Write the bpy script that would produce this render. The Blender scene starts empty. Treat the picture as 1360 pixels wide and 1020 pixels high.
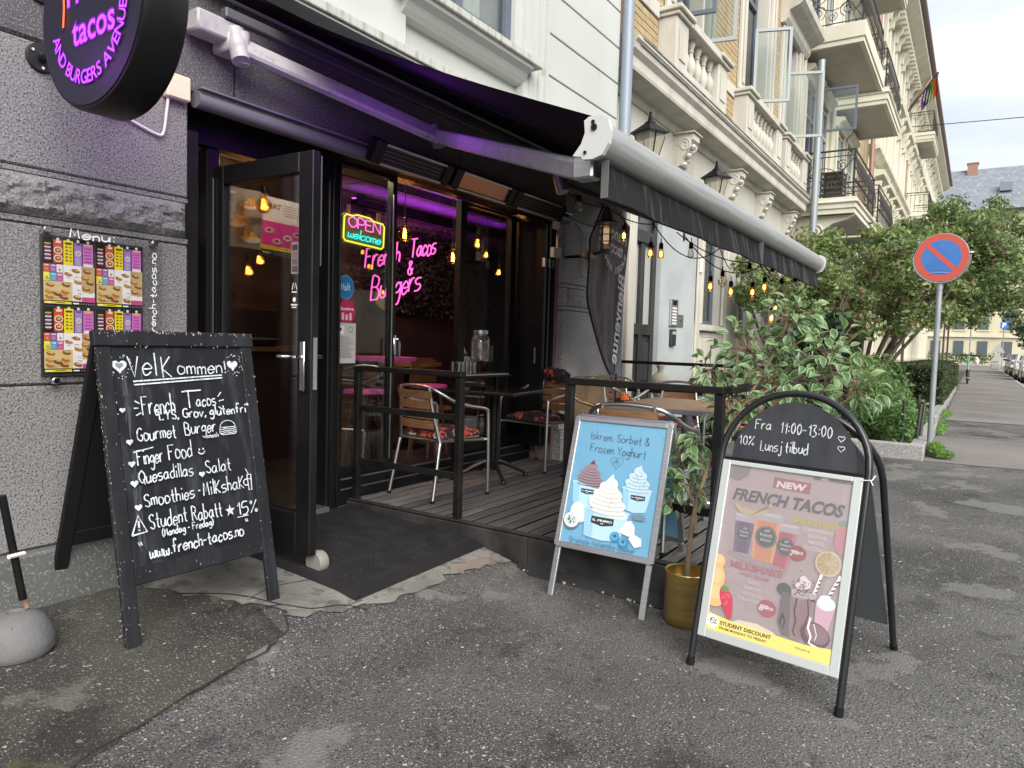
import bpy, bmesh, math, random
from mathutils import Vector as V, Matrix, noise
import numpy as np
R = math.radians
random.seed(7)
scn = bpy.context.scene
COL = scn.collection
# ------------------------------------------------------------ camera, sky, sun, exposure
cd = bpy.data.cameras.new('camera'); cam = bpy.data.objects.new('camera', cd); COL.objects.link(cam)
cd.sensor_width = 36; cd.lens = 941.7/1360*36; cd.clip_end = 900; cd.clip_start = .05
yaw, pit, rol = .578503, .060075, .0286189
Fw = V((math.cos(yaw)*math.cos(pit), math.sin(yaw)*math.cos(pit), -math.sin(pit)))
Rt = V((math.sin(yaw), -math.cos(yaw), 0)); Up = Rt.cross(Fw)
R2 = Rt*math.cos(rol)+Up*math.sin(rol); U2 = Up*math.cos(rol)-Rt*math.sin(rol)
m = Matrix((R2, U2, -Fw)).transposed().to_4x4(); m.translation = (0, -3.33, 1.15)
cam.matrix_world = m
scn.camera = cam
w = bpy.data.worlds.new('World'); scn.world = w; w.use_nodes = True
nt = w.node_tree; N = nt.nodes; Lk = nt.links
bg = N['Background']
sky = N.new('ShaderNodeTexSky'); sky.sky_type = 'NISHITA'; sky.sun_disc = False
SUN_EL, SUN_AZ = R(37), R(218)     # azimuth measured from +Y towards +X
sky.sun_elevation = SUN_EL; sky.sun_rotation = SUN_AZ; sky.air_density = 1.2; sky.dust_density = 2
tc = N.new('ShaderNodeTexCoord'); mp = N.new('ShaderNodeMapping'); mp.inputs['Scale'].default_value = (1, 1, 3.2)
nz = N.new('ShaderNodeTexNoise'); nz.inputs['Scale'].default_value = 2.6; nz.inputs['Detail'].default_value = 7; nz.inputs['Roughness'].default_value = .55
rp = N.new('ShaderNodeValToRGB'); rp.color_ramp.elements[0].position = .36; rp.color_ramp.elements[0].color = (5.6, 6.2, 7.0, 1)
rp.color_ramp.elements[1].position = .62; rp.color_ramp.elements[1].color = (9.9, 9.5, 8.7, 1)
e = rp.color_ramp.elements.new(.5); e.color = (7.0, 7.4, 7.7, 1)
mx = N.new('ShaderNodeMix'); mx.data_type = 'RGBA'; mx.inputs[0].default_value = .86
Lk.new(tc.outputs['Generated'], mp.inputs['Vector']); Lk.new(mp.outputs[0], nz.inputs['Vector']); Lk.new(nz.outputs['Fac'], rp.inputs[0])
Lk.new(sky.outputs[0], mx.inputs[6]); Lk.new(rp.outputs[0], mx.inputs[7]); Lk.new(mx.outputs[2], bg.inputs[0])
bg.inputs[1].default_value = .085
sd = bpy.data.lights.new('sun', 'SUN'); sd.energy = 3.3; sd.angle = R(50); sd.color = (1, .95, .88)
so = bpy.data.objects.new('sun', sd); COL.objects.link(so)
sdir = V((math.sin(SUN_AZ)*math.cos(SUN_EL), math.cos(SUN_AZ)*math.cos(SUN_EL), math.sin(SUN_EL)))
so.rotation_euler = sdir.to_track_quat('Z', 'Y').to_euler(); so.location = (0, -10, 12)
vs = scn.view_settings; vs.view_transform = 'Standard'; vs.look = 'None'; vs.gamma = 1; vs.use_curve_mapping = False
vs.exposure = .80
scn.render.engine = 'CYCLES'
scn.cycles.max_bounces = 8; scn.cycles.transparent_max_bounces = 16

# ------------------------------------------------------------ materials
MC = {}
def mat(name, c, rough=.6, metal=0., spec=.5, em=None, es=0., c2=None, ns=0., nr=(.35, .65), nd=4, bump=0., bs=60., speck=None, coat=0., stretch=None, co='pos'):
    """principled material; c2/ns mix a second colour by noise; speck=(scale, threshold, colour) adds grains"""
    if name in MC: return MC[name]
    m = bpy.data.materials.new(name); m.use_nodes = True; t = m.node_tree; n = t.nodes; l = t.links
    b = n['Principled BSDF']; b.inputs['Base Color'].default_value = (*c, 1); b.inputs['Roughness'].default_value = rough
    b.inputs['Metallic'].default_value = metal; b.inputs['Specular IOR Level'].default_value = spec
    if coat: b.inputs['Coat Weight'].default_value = coat
    if em: b.inputs['Emission Color'].default_value = (*em, 1); b.inputs['Emission Strength'].default_value = es
    src = None
    if c2 or bump or speck:
        g = n.new('ShaderNodeNewGeometry') if co == 'pos' else n.new('ShaderNodeTexCoord')
        vec = g.outputs['Position'] if co == 'pos' else g.outputs['Object']
        if stretch:
            mpn = n.new('ShaderNodeMapping'); mpn.inputs['Scale'].default_value = stretch; l.new(vec, mpn.inputs[0]); vec = mpn.outputs[0]
    out = None
    if c2:
        z = n.new('ShaderNodeTexNoise'); z.inputs['Scale'].default_value = ns; z.inputs['Detail'].default_value = nd; l.new(vec, z.inputs['Vector'])
        r = n.new('ShaderNodeValToRGB'); r.color_ramp.elements[0].position = nr[0]; r.color_ramp.elements[1].position = nr[1]
        r.color_ramp.elements[0].color = (*c, 1); r.color_ramp.elements[1].color = (*c2, 1); l.new(z.outputs['Fac'], r.inputs[0]); out = r.outputs[0]
    if speck:
        for sc, th, scol in (speck if isinstance(speck, list) else [speck]):
            vo = n.new('ShaderNodeTexNoise'); vo.inputs['Scale'].default_value = sc; vo.inputs['Detail'].default_value = 1.5; l.new(vec, vo.inputs['Vector'])
            r = n.new('ShaderNodeValToRGB'); r.color_ramp.elements[0].position = th; r.color_ramp.elements[1].position = th+.04; l.new(vo.outputs['Fac'], r.inputs[0])
            k = n.new('ShaderNodeMix'); k.data_type = 'RGBA'; l.new(r.outputs[0], k.inputs[0])
            if out: l.new(out, k.inputs[6])
            else: k.inputs[6].default_value = (*c, 1)
            k.inputs[7].default_value = (*scol, 1); out = k.outputs[2]
    if out: l.new(out, b.inputs['Base Color'])
    if bump:
        z = n.new('ShaderNodeTexNoise'); z.inputs['Scale'].default_value = bs; z.inputs['Detail'].default_value = 5; l.new(vec, z.inputs['Vector'])
        bm_ = n.new('ShaderNodeBump'); bm_.inputs['Strength'].default_value = bump; bm_.inputs['Distance'].default_value = .01
        l.new(z.outputs['Fac'], bm_.inputs['Height']); l.new(bm_.outputs[0], b.inputs['Normal'])
    MC[name] = m; return m
def glass(name, tint=(.9, .93, .92), refl=.06, rough=.0, body=0., bc=(.5, .5, .5)):
    """thin pane: see-through plus a fresnel reflection"""
    if name in MC: return MC[name]
    m = bpy.data.materials.new(name); m.use_nodes = True; t = m.node_tree; n = t.nodes; l = t.links; n.clear()
    o = n.new('ShaderNodeOutputMaterial'); tr = n.new('ShaderNodeBsdfTransparent'); tr.inputs[0].default_value = (*tint, 1)
    gl = n.new('ShaderNodeBsdfGlossy'); gl.inputs['Roughness'].default_value = rough
    fr = n.new('ShaderNodeLayerWeight'); fr.inputs['Blend'].default_value = .25
    ma = n.new('ShaderNodeMath'); ma.operation = 'MULTIPLY_ADD'; ma.inputs[1].default_value = .6; ma.inputs[2].default_value = refl
    l.new(fr.outputs['Fresnel'], ma.inputs[0])
    mi = n.new('ShaderNodeMixShader'); l.new(ma.outputs[0], mi.inputs[0]); l.new(tr.outputs[0], mi.inputs[1]); l.new(gl.outputs[0], mi.inputs[2])
    last = mi
    if body:
        df = n.new('ShaderNodeBsdfDiffuse'); df.inputs[0].default_value = (*bc, 1)
        m2 = n.new('ShaderNodeMixShader'); m2.inputs[0].default_value = body; l.new(mi.outputs[0], m2.inputs[1]); l.new(df.outputs[0], m2.inputs[2]); last = m2
    l.new(last.outputs[0], o.inputs[0]); MC[name] = m; return m
def col(c, rough=.5, em=0.):
    k = 'paint_%02x%02x%02x_%d_%d' % (*[int(min(1, x)*255) for x in c], int(rough*100), int(em*10))
    if em: return mat(k, (c[0]*.3, c[1]*.3, c[2]*.3), rough, em=c, es=em)
    return mat(k, c, rough)
def H(s):      # sRGB hex -> linear
    return tuple(((int(s[i:i+2], 16)/255+.055)/1.055)**2.4 if int(s[i:i+2], 16) > 10 else int(s[i:i+2], 16)/255/12.92 for i in (0, 2, 4))

# ------------------------------------------------------------ mesh builder
class Fr:      # a frame: origin, right, up, normal
    def __init__(s, o, r, u):
        s.o = V(o); s.r = V(r).normalized(); s.u = V(u).normalized(); s.n = s.r.cross(s.u)
    def p(s, x, y, z=0): return s.o+s.r*x+s.u*y+s.n*z
XYZ = Fr((0, 0, 0), (1, 0, 0), (0, 1, 0))
class MB:
    def __init__(s): s.v = []; s.f = []; s.mi = []; s.ms = []
    def m(s, mt):
        if mt not in s.ms: s.ms.append(mt)
        return s.ms.index(mt)
    def add(s, vs_, fs, mt=None):
        k = len(s.v); s.v += [tuple(q) for q in vs_]; s.f += [tuple(i+k for i in f) for f in fs]
        s.mi += [s.m(mt) if mt else 0]*len(fs)
    def box(s, x0, x1, y0, y1, z0, z1, mt=None, F=XYZ, b=0.):
        if not b:
            P = [F.p(x, y, z) for z in (z0, z1) for y in (y0, y1) for x in (x0, x1)]
            s.add(P, [(0, 2, 3, 1), (4, 5, 7, 6), (0, 1, 5, 4), (2, 6, 7, 3), (0, 4, 6, 2), (1, 3, 7, 5)], mt); return
        # chamfered box: 24 verts
        X = (x0, x1); Y = (y0, y1); Z = (z0, z1); P = []; ix = {}
        for i in (0, 1):
            for j in (0, 1):
                for k in (0, 1):
                    dx, dy, dz = (b if i == 0 else -b), (b if j == 0 else -b), (b if k == 0 else -b)
                    for a, q in (('x', (X[i], Y[j]+dy, Z[k]+dz)), ('y', (X[i]+dx, Y[j], Z[k]+dz)), ('z', (X[i]+dx, Y[j]+dy, Z[k]))):
                        ix[(i, j, k, a)] = len(P); P.append(F.p(*q))
        fs = []
        def q4(*a): fs.append(tuple(ix[t] for t in a))
        q4((0,0,0,'x'),(0,0,1,'x'),(0,1,1,'x'),(0,1,0,'x')); q4((1,0,0,'x'),(1,1,0,'x'),(1,1,1,'x'),(1,0,1,'x'))
        q4((0,0,0,'y'),(1,0,0,'y'),(1,0,1,'y'),(0,0,1,'y')); q4((0,1,0,'y'),(0,1,1,'y'),(1,1,1,'y'),(1,1,0,'y'))
        q4((0,0,0,'z'),(0,1,0,'z'),(1,1,0,'z'),(1,0,0,'z')); q4((0,0,1,'z'),(1,0,1,'z'),(1,1,1,'z'),(0,1,1,'z'))
        for i in (0, 1):
            for j in (0, 1):
                q4((i,j,0,'x'),(i,j,1,'x'),(i,j,1,'y'),(i,j,0,'y')); q4((i,0,j,'x'),(i,1,j,'x'),(i,1,j,'z'),(i,0,j,'z')); q4((0,i,j,'y'),(1,i,j,'y'),(1,i,j,'z'),(0,i,j,'z'))
                for k in (0, 1): fs.append((ix[(i,j,k,'x')], ix[(i,j,k,'y')], ix[(i,j,k,'z')]))
        s.add(P, fs, mt)
    def tube(s, pts, r, n=8, mt=None, closed=False, flat=None, caps=True, rs=None):
        pts = [V(p) for p in pts]; L = len(pts)
        up = V((0, 0, 1)); rings = []; prev = None
        for i, p in enumerate(pts):
            a = pts[i-1] if (i > 0 or closed) else p; b = pts[(i+1) % L] if (i < L-1 or closed) else p
            t = (b-a).normalized() if (b-a).length > 1e-9 else V((0, 0, 1))
            if prev is None:
                q = up if abs(t.z) < .95 else V((1, 0, 0)); x = t.cross(q).normalized()
            else:
                x = prev-t*prev.dot(t); x = x.normalized() if x.length > 1e-6 else t.cross(up).normalized()
            prev = x; y = t.cross(x); rr = rs[i] if rs else r; k = flat or 1
            rings.append([p+x*math.cos(2*math.pi*j/n)*rr+y*math.sin(2*math.pi*j/n)*rr*k for j in range(n)])
        vs_ = [q for g in rings for q in g]; fs = []
        for i in range(L if closed else L-1):
            for j in range(n):
                a, b = i*n+j, i*n+(j+1) % n; c, d = ((i+1) % L)*n+(j+1) % n, ((i+1) % L)*n+j
                fs.append((a, b, c, d))
        if caps and not closed: fs += [tuple(range(n-1, -1, -1)), tuple((L-1)*n+j for j in range(n))]
        s.add(vs_, fs, mt)
    def lathe(s, prof, n=16, mt=None, F=XYZ, a0=0, a1=None):      # prof: (radius, height) along frame normal
        full = a1 is None; a1 = 2*math.pi if full else a1; k = n if full else n+1
        vs_ = [F.p(r*math.cos(a0+(a1-a0)*j/n), r*math.sin(a0+(a1-a0)*j/n), h) for r, h in prof for j in range(k)]
        fs = [(i*k+j, i*k+(j+1) % k, (i+1)*k+(j+1) % k, (i+1)*k+j) for i in range(len(prof)-1) for j in range(n)]
        s.add(vs_, fs, mt)
    def prism(s, outline, z0, z1, mt=None, F=XYZ):      # outline in frame's r,u ; thickness along n
        k = len(outline)
        s.add([F.p(x, y, z0) for x, y in outline]+[F.p(x, y, z1) for x, y in outline],
              [tuple(range(k-1, -1, -1)), tuple(range(k, 2*k))]+[(i, (i+1) % k, k+(i+1) % k, k+i) for i in range(k)], mt)
    def sweep(s, prof, x0, x1, mt=None, ox=0, ends=True):    # moulding: profile (y,z) extruded along X
        k = len(prof)
        s.add([(x0, y, z) for y, z in prof]+[(x1, y, z) for y, z in prof],
              [(i, (i+1) % k, k+(i+1) % k, k+i) for i in range(k)]+([tuple(range(k-1, -1, -1)), tuple(range(k, 2*k))] if ends else []), mt)
    def grid(s, fn, nu, nv, mt=None):
        s.add([fn(i/nu, j/nv) for j in range(nv+1) for i in range(nu+1)],
              [(j*(nu+1)+i, j*(nu+1)+i+1, (j+1)*(nu+1)+i+1, (j+1)*(nu+1)+i) for j in range(nv) for i in range(nu)], mt)
    def build(s, name, mt=None, parent=None, smooth=False, world=True, fix=True):
        me = bpy.data.meshes.new(name)
        vs_ = s.v
        if parent is not None and world:
            q = parent
            off = V((0, 0, 0))
            while q is not None: off += q.location; q = q.parent
            vs_ = [(a-off.x, b-off.y, c-off.z) for a, b, c in vs_]
        me.from_pydata(vs_, [], s.f)
        if mt is not None: me.materials.append(mt)
        else:
            for x in s.ms: me.materials.append(x)
            me.polygons.foreach_set('material_index', s.mi)
        if fix:
            bm_ = bmesh.new(); bm_.from_mesh(me); bmesh.ops.recalc_face_normals(bm_, faces=bm_.faces); bm_.to_mesh(me); bm_.free()
        if smooth:
            me.polygons.foreach_set('use_smooth', [True]*len(me.polygons))
            me.set_sharp_from_angle(angle=R(38))
        o = bpy.data.objects.new(name, me); COL.objects.link(o); o.parent = parent
        return o
def thing(name, label, cat, loc=(0, 0, 0), rz=0., group=None):
    o = bpy.data.objects.new(name, None); COL.objects.link(o); o.empty_display_size = .1
    o.location = loc; o.rotation_euler = (0, 0, rz); o['label'] = label; o['category'] = cat
    if group: o['group'] = group
    return o
def tag(o, label=None, cat=None, group=None, kind=None):
    if label: o['label'] = label
    if cat: o['category'] = cat
    if group: o['group'] = group
    if kind: o['kind'] = kind
    return o
def dup(o, loc=None, rz=None, label=None, parent=None):
    c = o.copy(); COL.objects.link(c); c.parent = parent
    if loc is not None: c.location = loc
    if rz is not None: c.rotation_euler = (0, 0, rz)
    if label: c['label'] = label
    for ch in list(o.children): dup(ch, parent=c)
    return c
def inst(o, loc, rot=None, scale=None, parent=None):      # copy of one piece sharing its mesh
    c = o.copy(); COL.objects.link(c); c.location = loc
    if rot: c.rotation_euler = rot
    if scale: c.scale = scale
    c.parent = parent if parent else o.parent
    return c
def one(name, mt, parent, fn, smooth=False, world=True):
    b = MB(); fn(b); return b.build(name, mt, parent, smooth, world)
def bx(name, mt, parent, *a, b=0., F=XYZ, world=True):
    q = MB(); q.box(*a, b=b, F=F); return q.build(name, mt, parent, world=world)
def arc(cx, cy, r, a0, a1, n=12, ry=None):
    return [(cx+r*math.cos(R(a0+(a1-a0)*i/n)), cy+(ry or r)*math.sin(R(a0+(a1-a0)*i/n))) for i in range(n+1)]
def smoothpts(P, k=6, closed=False):      # Catmull-Rom through 2D/3D points
    P = [V(p) for p in P]; n = len(P); out = []
    for i in range(n if closed else n-1):
        a = P[i-1] if (i > 0 or closed) else P[0]*2-P[1]; b = P[i]; c = P[(i+1) % n]; d = P[(i+2) % n] if (i < n-2 or closed) else P[-1]*2-P[-2]
        for j in range(k):
            t = j/k; out.append(.5*((2*b)+(c-a)*t+(2*a-5*b+4*c-d)*t*t+(3*b-a-3*c+d)*t**3))
    if not closed: out.append(P[-1])
    return out

# ------------------------------------------------------------ lettering
_tc = {}
def textmesh(s, bold=0., shear=0., space=1.):
    k = (s, bold, shear, space)
    if k in _tc: return _tc[k]
    cu = bpy.data.curves.new('t', 'FONT'); cu.body = s; cu.size = 1; cu.offset = bold; cu.shear = shear; cu.resolution_u = 3; cu.space_character = space; cu.fill_mode = 'FRONT'
    ob = bpy.data.objects.new('t', cu); COL.objects.link(ob)
    me = bpy.data.meshes.new_from_object(ob.evaluated_get(bpy.context.evaluated_depsgraph_get()))
    vs_ = [(v.co.x, v.co.y) for v in me.vertices]; fs = [tuple(p.vertices) for p in me.polygons]
    bpy.data.objects.remove(ob); bpy.data.curves.remove(cu); bpy.data.meshes.remove(me)
    xs = [v[0] for v in vs_] or [0]; x0 = min(xs)
    _tc[k] = ([(a-x0, b) for a, b in vs_], fs, max(xs)-x0); return _tc[k]
G = {'a':"5g3h1g0f0e2d4e5g;5h5e6d",'b':"0l0d;0g2h4g5f4e2d0e",'c':"5g3h1g0f1d3d5e",'d':"5l5d;5g3h1g0f1d3d5e",'e':"0f5f5g3h1g0f1d3d5e",
'f':"5k4l2k2d;0h4h",'g':"5g3h1g0f1e3e5f;5h5c3a0b",'h':"0l0d;0g2h4g4d",'i':"1h1d;1j1k",'j':"3h3b1a0b;3j3k",'k':"0l0d;4h0f;1f4d",'l':"1l1d",
'm':"0h0d;0g2h3g3d;3g5h6g6d",'n':"0h0d;0g2h4g4d",'o':"3h1h0f1d3d5e5g3h",'p':"0h0a;0g2h4g5f4e2d0e",'r':"0h0d;0f2h4h",'s':"5h2h0g2f4f5e3d0d",
't':"2k2e3d4d;0h4h",'u':"0h0e2d4e5h;5h5d",'v':"0h2d5h",'w':"0h0e1d3e3g;3e5d6e6h",'x':"0h5d;5h0d",'y':"0h2e;5h2d1a0a",'z':"0h5h0d5d",
'A':"0d3k6d;1f5f",'B':"0d0k3k5j4h0h;3h6f5d3d0d",'C':"6j4k1j0g1e4d6e",'D':"0d0k3k6i6f3d0d",'E':"5k0k0d5d;0h4h",'F':"6k0k0d;0h4h",'G':"6j4k1j0g1e4d6e6g4g",
'H':"0k0d;6k6d;0h6h",'I':"1d1k",'K':"0k0d;5k0g5d",'L':"0k0d5d",'M':"0d1k3f5k6d",'N':"0d0k6d6k",'O':"3k0i0f3d6f6i3k",'P':"0d0k3k5j5h3g0g",
'Q':"3k0i0f3d6f6i3k;4f6c",'R':"0d0k3k5j4h0h;2h6d",'S':"5j3k0j1h4g5e3d0e",'T':"0k7k;3k3d",'U':"0k0e3d6e6k",'V':"0k3d6k",'W':"0k1d3i5d7k",'Y':"0k3g6k;3g3d",
'0':"3k1i1f3d5f5i3k",'1':"1i3k3d",'2':"0j3k5i0d6d",'3':"0k4k2h5f3d0d",'4':"4d4k0f6f",'5':"5k1k0h4h5f3d0d",'7':"0k5k2d",'9':"5i2k0i2g5i5f3d",
'.':"1d1e",',':"1e0c",':':"1e1f;1h1i",'-':"0g4g",'!':"1k1f;1d1e",'%':"0d6k;1k0j1i2j1k;5d4e5f6e5d",'"':"0l1j;2l3j",'(':"2l0i0f2c",')':"0l2i2f0c",'&':"6d1j3k4j0f2d4d6g",
'^':"0d4k;8d4k;0d8d;4i4f",'~':"0g2h4f6g"}
STRAIGHT = set("AEFHIKLMNTVWYvxzk147^!-\"%")
def hand(s, size=1., jit=.03, sp=1.9, rnd=None):      # polylines of hand lettering, cap height ~ size
    rnd = rnd or random.Random(len(s)*7+ord(s[0])); out = []; x = 0; u = size/7
    for ch in s:
        if ch == ' ': x += 4*u; continue
        g = G.get(ch)
        if not g: x += 3*u; continue
        mxx = 0; dy = rnd.uniform(-jit, jit)*size*2
        for st in g.split(';'):
            P = [(int(st[i]), ord(st[i+1])-100) for i in range(0, len(st), 2)]; mxx = max(mxx, max(p[0] for p in P))
            P = [(x+(a+rnd.uniform(-1, 1)*jit*5)*u, b*u+dy+rnd.uniform(-1, 1)*jit*2*u) for a, b in P]
            if ch not in STRAIGHT and len(P) > 2: P = [tuple(q)[:2] for q in smoothpts([V((a, b, 0)) for a, b in P], 4)]
            out.append(P)
        x += (mxx+sp)*u
    return out, x
class Canvas:      # flat print on a face: layers 0.15 mm apart
    def __init__(s, F, z=.0006, dz=.00018): s.F = F; s.b = MB(); s.z = z; s.dz = dz
    def nx(s): s.z += s.dz; return s.z
    def poly(s, P, c, rough=.5, em=0.):
        z = s.nx(); s.b.add([s.F.p(x, y, z) for x, y in P], [tuple(range(len(P)))], c if not isinstance(c, tuple) else col(c, rough, em))
    def rect(s, x, y, w_, h, c, **k): s.poly([(x, y), (x+w_, y), (x+w_, y+h), (x, y+h)], c, **k)
    def ell(s, cx, cy, rx, ry, c, n=20, a=0, **k):
        ca, sa = math.cos(R(a)), math.sin(R(a))
        s.poly([(cx+rx*math.cos(2*math.pi*i/n)*ca-ry*math.sin(2*math.pi*i/n)*sa, cy+rx*math.cos(2*math.pi*i/n)*sa+ry*math.sin(2*math.pi*i/n)*ca) for i in range(n)], c, **k)
    def line(s, P, wd, c, em=0., jw=0.):
        if len(P) < 2: return
        z = s.nx(); mt = c if not isinstance(c, tuple) else col(c, .8 if not em else .5, em)
        L = []; Rr = []
        for i in range(len(P)):
            a = V((*P[max(0, i-1)], 0)); b = V((*P[min(len(P)-1, i+1)], 0)); t = (b-a)
            t = t.normalized() if t.length > 1e-9 else V((1, 0, 0)); q = V((-t.y, t.x, 0))*wd/2*(1+random.uniform(-jw, jw))
            p = V((*P[i], 0)); L.append(p+q); Rr.append(p-q)
        k = len(P); vs_ = [s.F.p(q.x, q.y, z) for q in L+Rr]
        s.b.add(vs_, [(i, i+1, k+i+1, k+i) for i in range(k-1)], mt)
    def hand(s, t, x, y, size, wd, c, ang=0., fit=None, em=0., jit=.03, xs=1.):
        ls, wt = hand(t, size, jit); 
        if fit: xs = fit/wt
        ca, sa = math.cos(R(ang)), math.sin(R(ang))
        for P in ls: s.line([(x+a*xs*ca-b*sa, y+a*xs*sa+b*ca) for a, b in P], wd, c, em, jw=.18)
    def text(s, t, x, y, size, c, bold=0., shear=0., ang=0., fit=None, align='l', em=0., rough=.5, flip=1):
        vs_, fs, wt = textmesh(t, bold, shear); xs = size if not fit else fit/wt
        ox = {'l': 0, 'c': -wt*xs/2, 'r': -wt*xs}[align]; ca, sa = math.cos(R(ang)), math.sin(R(ang)); z = s.nx()
        s.b.add([s.F.p(x+flip*((ox+a*xs)*ca-b*size*sa), y+(ox+a*xs)*sa+b*size*ca, z) for a, b in vs_], fs, c if not isinstance(c, tuple) else col(c, rough, em))
    def heart(s, x, y, r, c, out=0.):
        P = [(x+r*math.sin(t)**3, y+r*(.81*math.cos(t)-.31*math.cos(2*t)-.12*math.cos(3*t)-.06*math.cos(4*t))) for t in [2*math.pi*i/24 for i in range(24)]]
        if out: s.line(P+[P[0]], out, c)
        else: s.poly(P, c)
    def build(s, name, parent, world=False): return s.b.build(name, None, parent, world=world, fix=False)

# ------------------------------------------------------------ ground height
def gz(x, y):
    K = [(-40, -.22), (-4, -.2), (-2, -.2), (-1.25, -.185), (-.83, -.09), (0, -.04), (.3, -.03), (60, -.03)]
    z = K[-1][1]
    if y <= K[0][0]: z = K[0][1]
    else:
        for (a, za), (b, zb) in zip(K, K[1:]):
            if a <= y <= b: z = za+(zb-za)*(y-a)/(b-a); break
    t = min(1, max(0, (x-6)/5)); t = t*t*(3-2*t)
    return z*(1-t)+(-.1 if y < 0 else -.08)*t
# ------------------------------------------------------------ shared materials
M_asph = mat('asphalt', (.040, .040, .041), .82, c2=(.104, .103, .101), ns=.8, nr=(.40, .60), nd=12, bump=.9, bs=90, speck=[(170, .60, (.17, .165, .16)), (110, .655, (.38, .37, .35)), (42, .70, (.36, .35, .33)), (130, .585, (.016, .016, .016))])
def layered(m, layers):
    # crisp worn or damp patches over the finished colour: (scale, threshold, softness, colour or gain, x bias, y bias)
    t = m.node_tree; n = t.nodes; l = t.links; b = n['Principled BSDF']; src = b.inputs['Base Color'].links[0].from_socket
    g = n.new('ShaderNodeNewGeometry'); sp = n.new('ShaderNodeSeparateXYZ'); l.new(g.outputs['Position'], sp.inputs[0])
    for sc, th, so_, gain, bx_, by_, off in layers:
        z = n.new('ShaderNodeTexNoise'); z.inputs['Scale'].default_value = sc; z.inputs['Detail'].default_value = 13; z.inputs['Roughness'].default_value = .62
        o = n.new('ShaderNodeVectorMath'); o.operation = 'ADD'; o.inputs[1].default_value = (off, off*.7, 0); l.new(g.outputs['Position'], o.inputs[0]); l.new(o.outputs[0], z.inputs['Vector'])
        a = n.new('ShaderNodeMath'); a.operation = 'MULTIPLY_ADD'; a.inputs[1].default_value = bx_; l.new(sp.outputs[0], a.inputs[0]); l.new(z.outputs['Fac'], a.inputs[2])
        a2 = n.new('ShaderNodeMath'); a2.operation = 'MULTIPLY_ADD'; a2.inputs[1].default_value = by_; l.new(sp.outputs[1], a2.inputs[0]); l.new(a.outputs[0], a2.inputs[2])
        r = n.new('ShaderNodeMapRange'); r.inputs['From Min'].default_value = th; r.inputs['From Max'].default_value = th+so_; l.new(a2.outputs[0], r.inputs['Value'])
        k = n.new('ShaderNodeMix'); k.data_type = 'RGBA'; k.blend_type = 'MIX'; l.new(r.outputs[0], k.inputs[0]); l.new(src, k.inputs[6])
        mu = n.new('ShaderNodeMix'); mu.data_type = 'RGBA'; mu.blend_type = 'MULTIPLY' if gain[3] else 'MIX'; mu.inputs[0].default_value = 1 if gain[3] else .62; l.new(src, mu.inputs[6]); mu.inputs[7].default_value = (*gain[:3], 1)
        l.new(mu.outputs[2], k.inputs[7]); src = k.outputs[2]
    l.new(src, b.inputs['Base Color'])
layered(M_asph, [(1.3, .54, .14, (.72, .72, .73, 1), 0, 0, 3), (2.6, .60, .05, (.62, .62, .63, 1), 0, 0, 11), (17, .60, .05, (.6, .6, .6, 1), 0, 0, 31), (2.0, .625, .03, (.17, .168, .16, 0), .004, -.012, 7), (5, .66, .02, (.15, .15, .145, 0), 0, 0, 21)])
M_asph2 = mat('old_asphalt', (.020, .019, .017), .9, c2=(.062, .06, .052), ns=1.8, nr=(.35, .68), nd=9, bump=.9, bs=80, speck=[(150, .62, (.19, .185, .165)), (48, .69, (.28, .27, .24)), (5, .70, (.055, .055, .025))])
M_path = mat('far_paving', (.13, .12, .118), .9, c2=(.19, .175, .17), ns=.7, nd=8, bump=.5, bs=40, speck=[(90, .66, (.3, .29, .28))])
M_conc = mat('worn_concrete', (.20, .195, .18), .9, c2=(.10, .097, .088), ns=2.6, nr=(.42, .68), nd=8, bump=.7, bs=40, speck=[(90, .63, (.12, .12, .11)), (14, .66, (.12, .115, .1))])
M_gran = mat('granite', (.135, .132, .138), .75, c2=(.215, .21, .215), ns=1.1, nr=(.3, .7), nd=6, bump=.5, bs=110, speck=[(105, .50, (.23, .225, .23)), (125, .57, (.06, .06, .065)), (60, .68, (.035, .035, .038))])
M_granr = mat('rough_granite', (.135, .132, .138), .85, c2=(.20, .195, .2), ns=3, nd=7, bump=.9, bs=50, speck=[(120, .56, (.25, .245, .245)), (140, .6, (.06, .06, .06))])
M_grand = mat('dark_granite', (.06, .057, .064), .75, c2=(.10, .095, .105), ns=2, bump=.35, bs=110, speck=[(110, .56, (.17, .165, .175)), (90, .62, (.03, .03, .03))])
M_granp = mat('plinth_granite', (.085, .09, .09), .8, c2=(.12, .125, .122), ns=3, bump=.3, bs=80, speck=[(110, .6, (.2, .2, .2))])
M_granl = mat('light_granite', (.24, .238, .235), .8, c2=(.33, .325, .32), ns=2, bump=.3, bs=110, speck=[(110, .57, (.14, .14, .14)), (70, .63, (.6, .59, .58))])
M_black = mat('black_paint', (.005, .005, .0055), .42, spec=.28, c2=(.009, .009, .010), ns=4, bump=.08, bs=30)
M_blackm = mat('black_matt', (.008, .008, .009), .8, spec=.2)
M_white = mat('white_stucco', (.44, .465, .45), .8, c2=(.50, .52, .505), ns=1.2, nr=(.3, .7), nd=7, bump=.15, bs=30, speck=[(4.5, .72, (.36, .37, .34))])
M_drip = mat('stained_ledge', (.46, .47, .44), .8, c2=(.24, .24, .21), ns=3, nr=(.48, .72), nd=6, stretch=(7, 7, 1.0))
M_bgw = mat('blue_grey_window_paint', (.10, .12, .16), .45)
M_glass = glass('clear_glass', refl=.05)
M_glassd = glass('door_glass', tint=(.84, .87, .88), refl=.12)
M_curt = mat('white_curtain', (.75, .75, .72), .9, c2=(.55, .56, .55), ns=6, stretch=(6, 6, .3))
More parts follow.
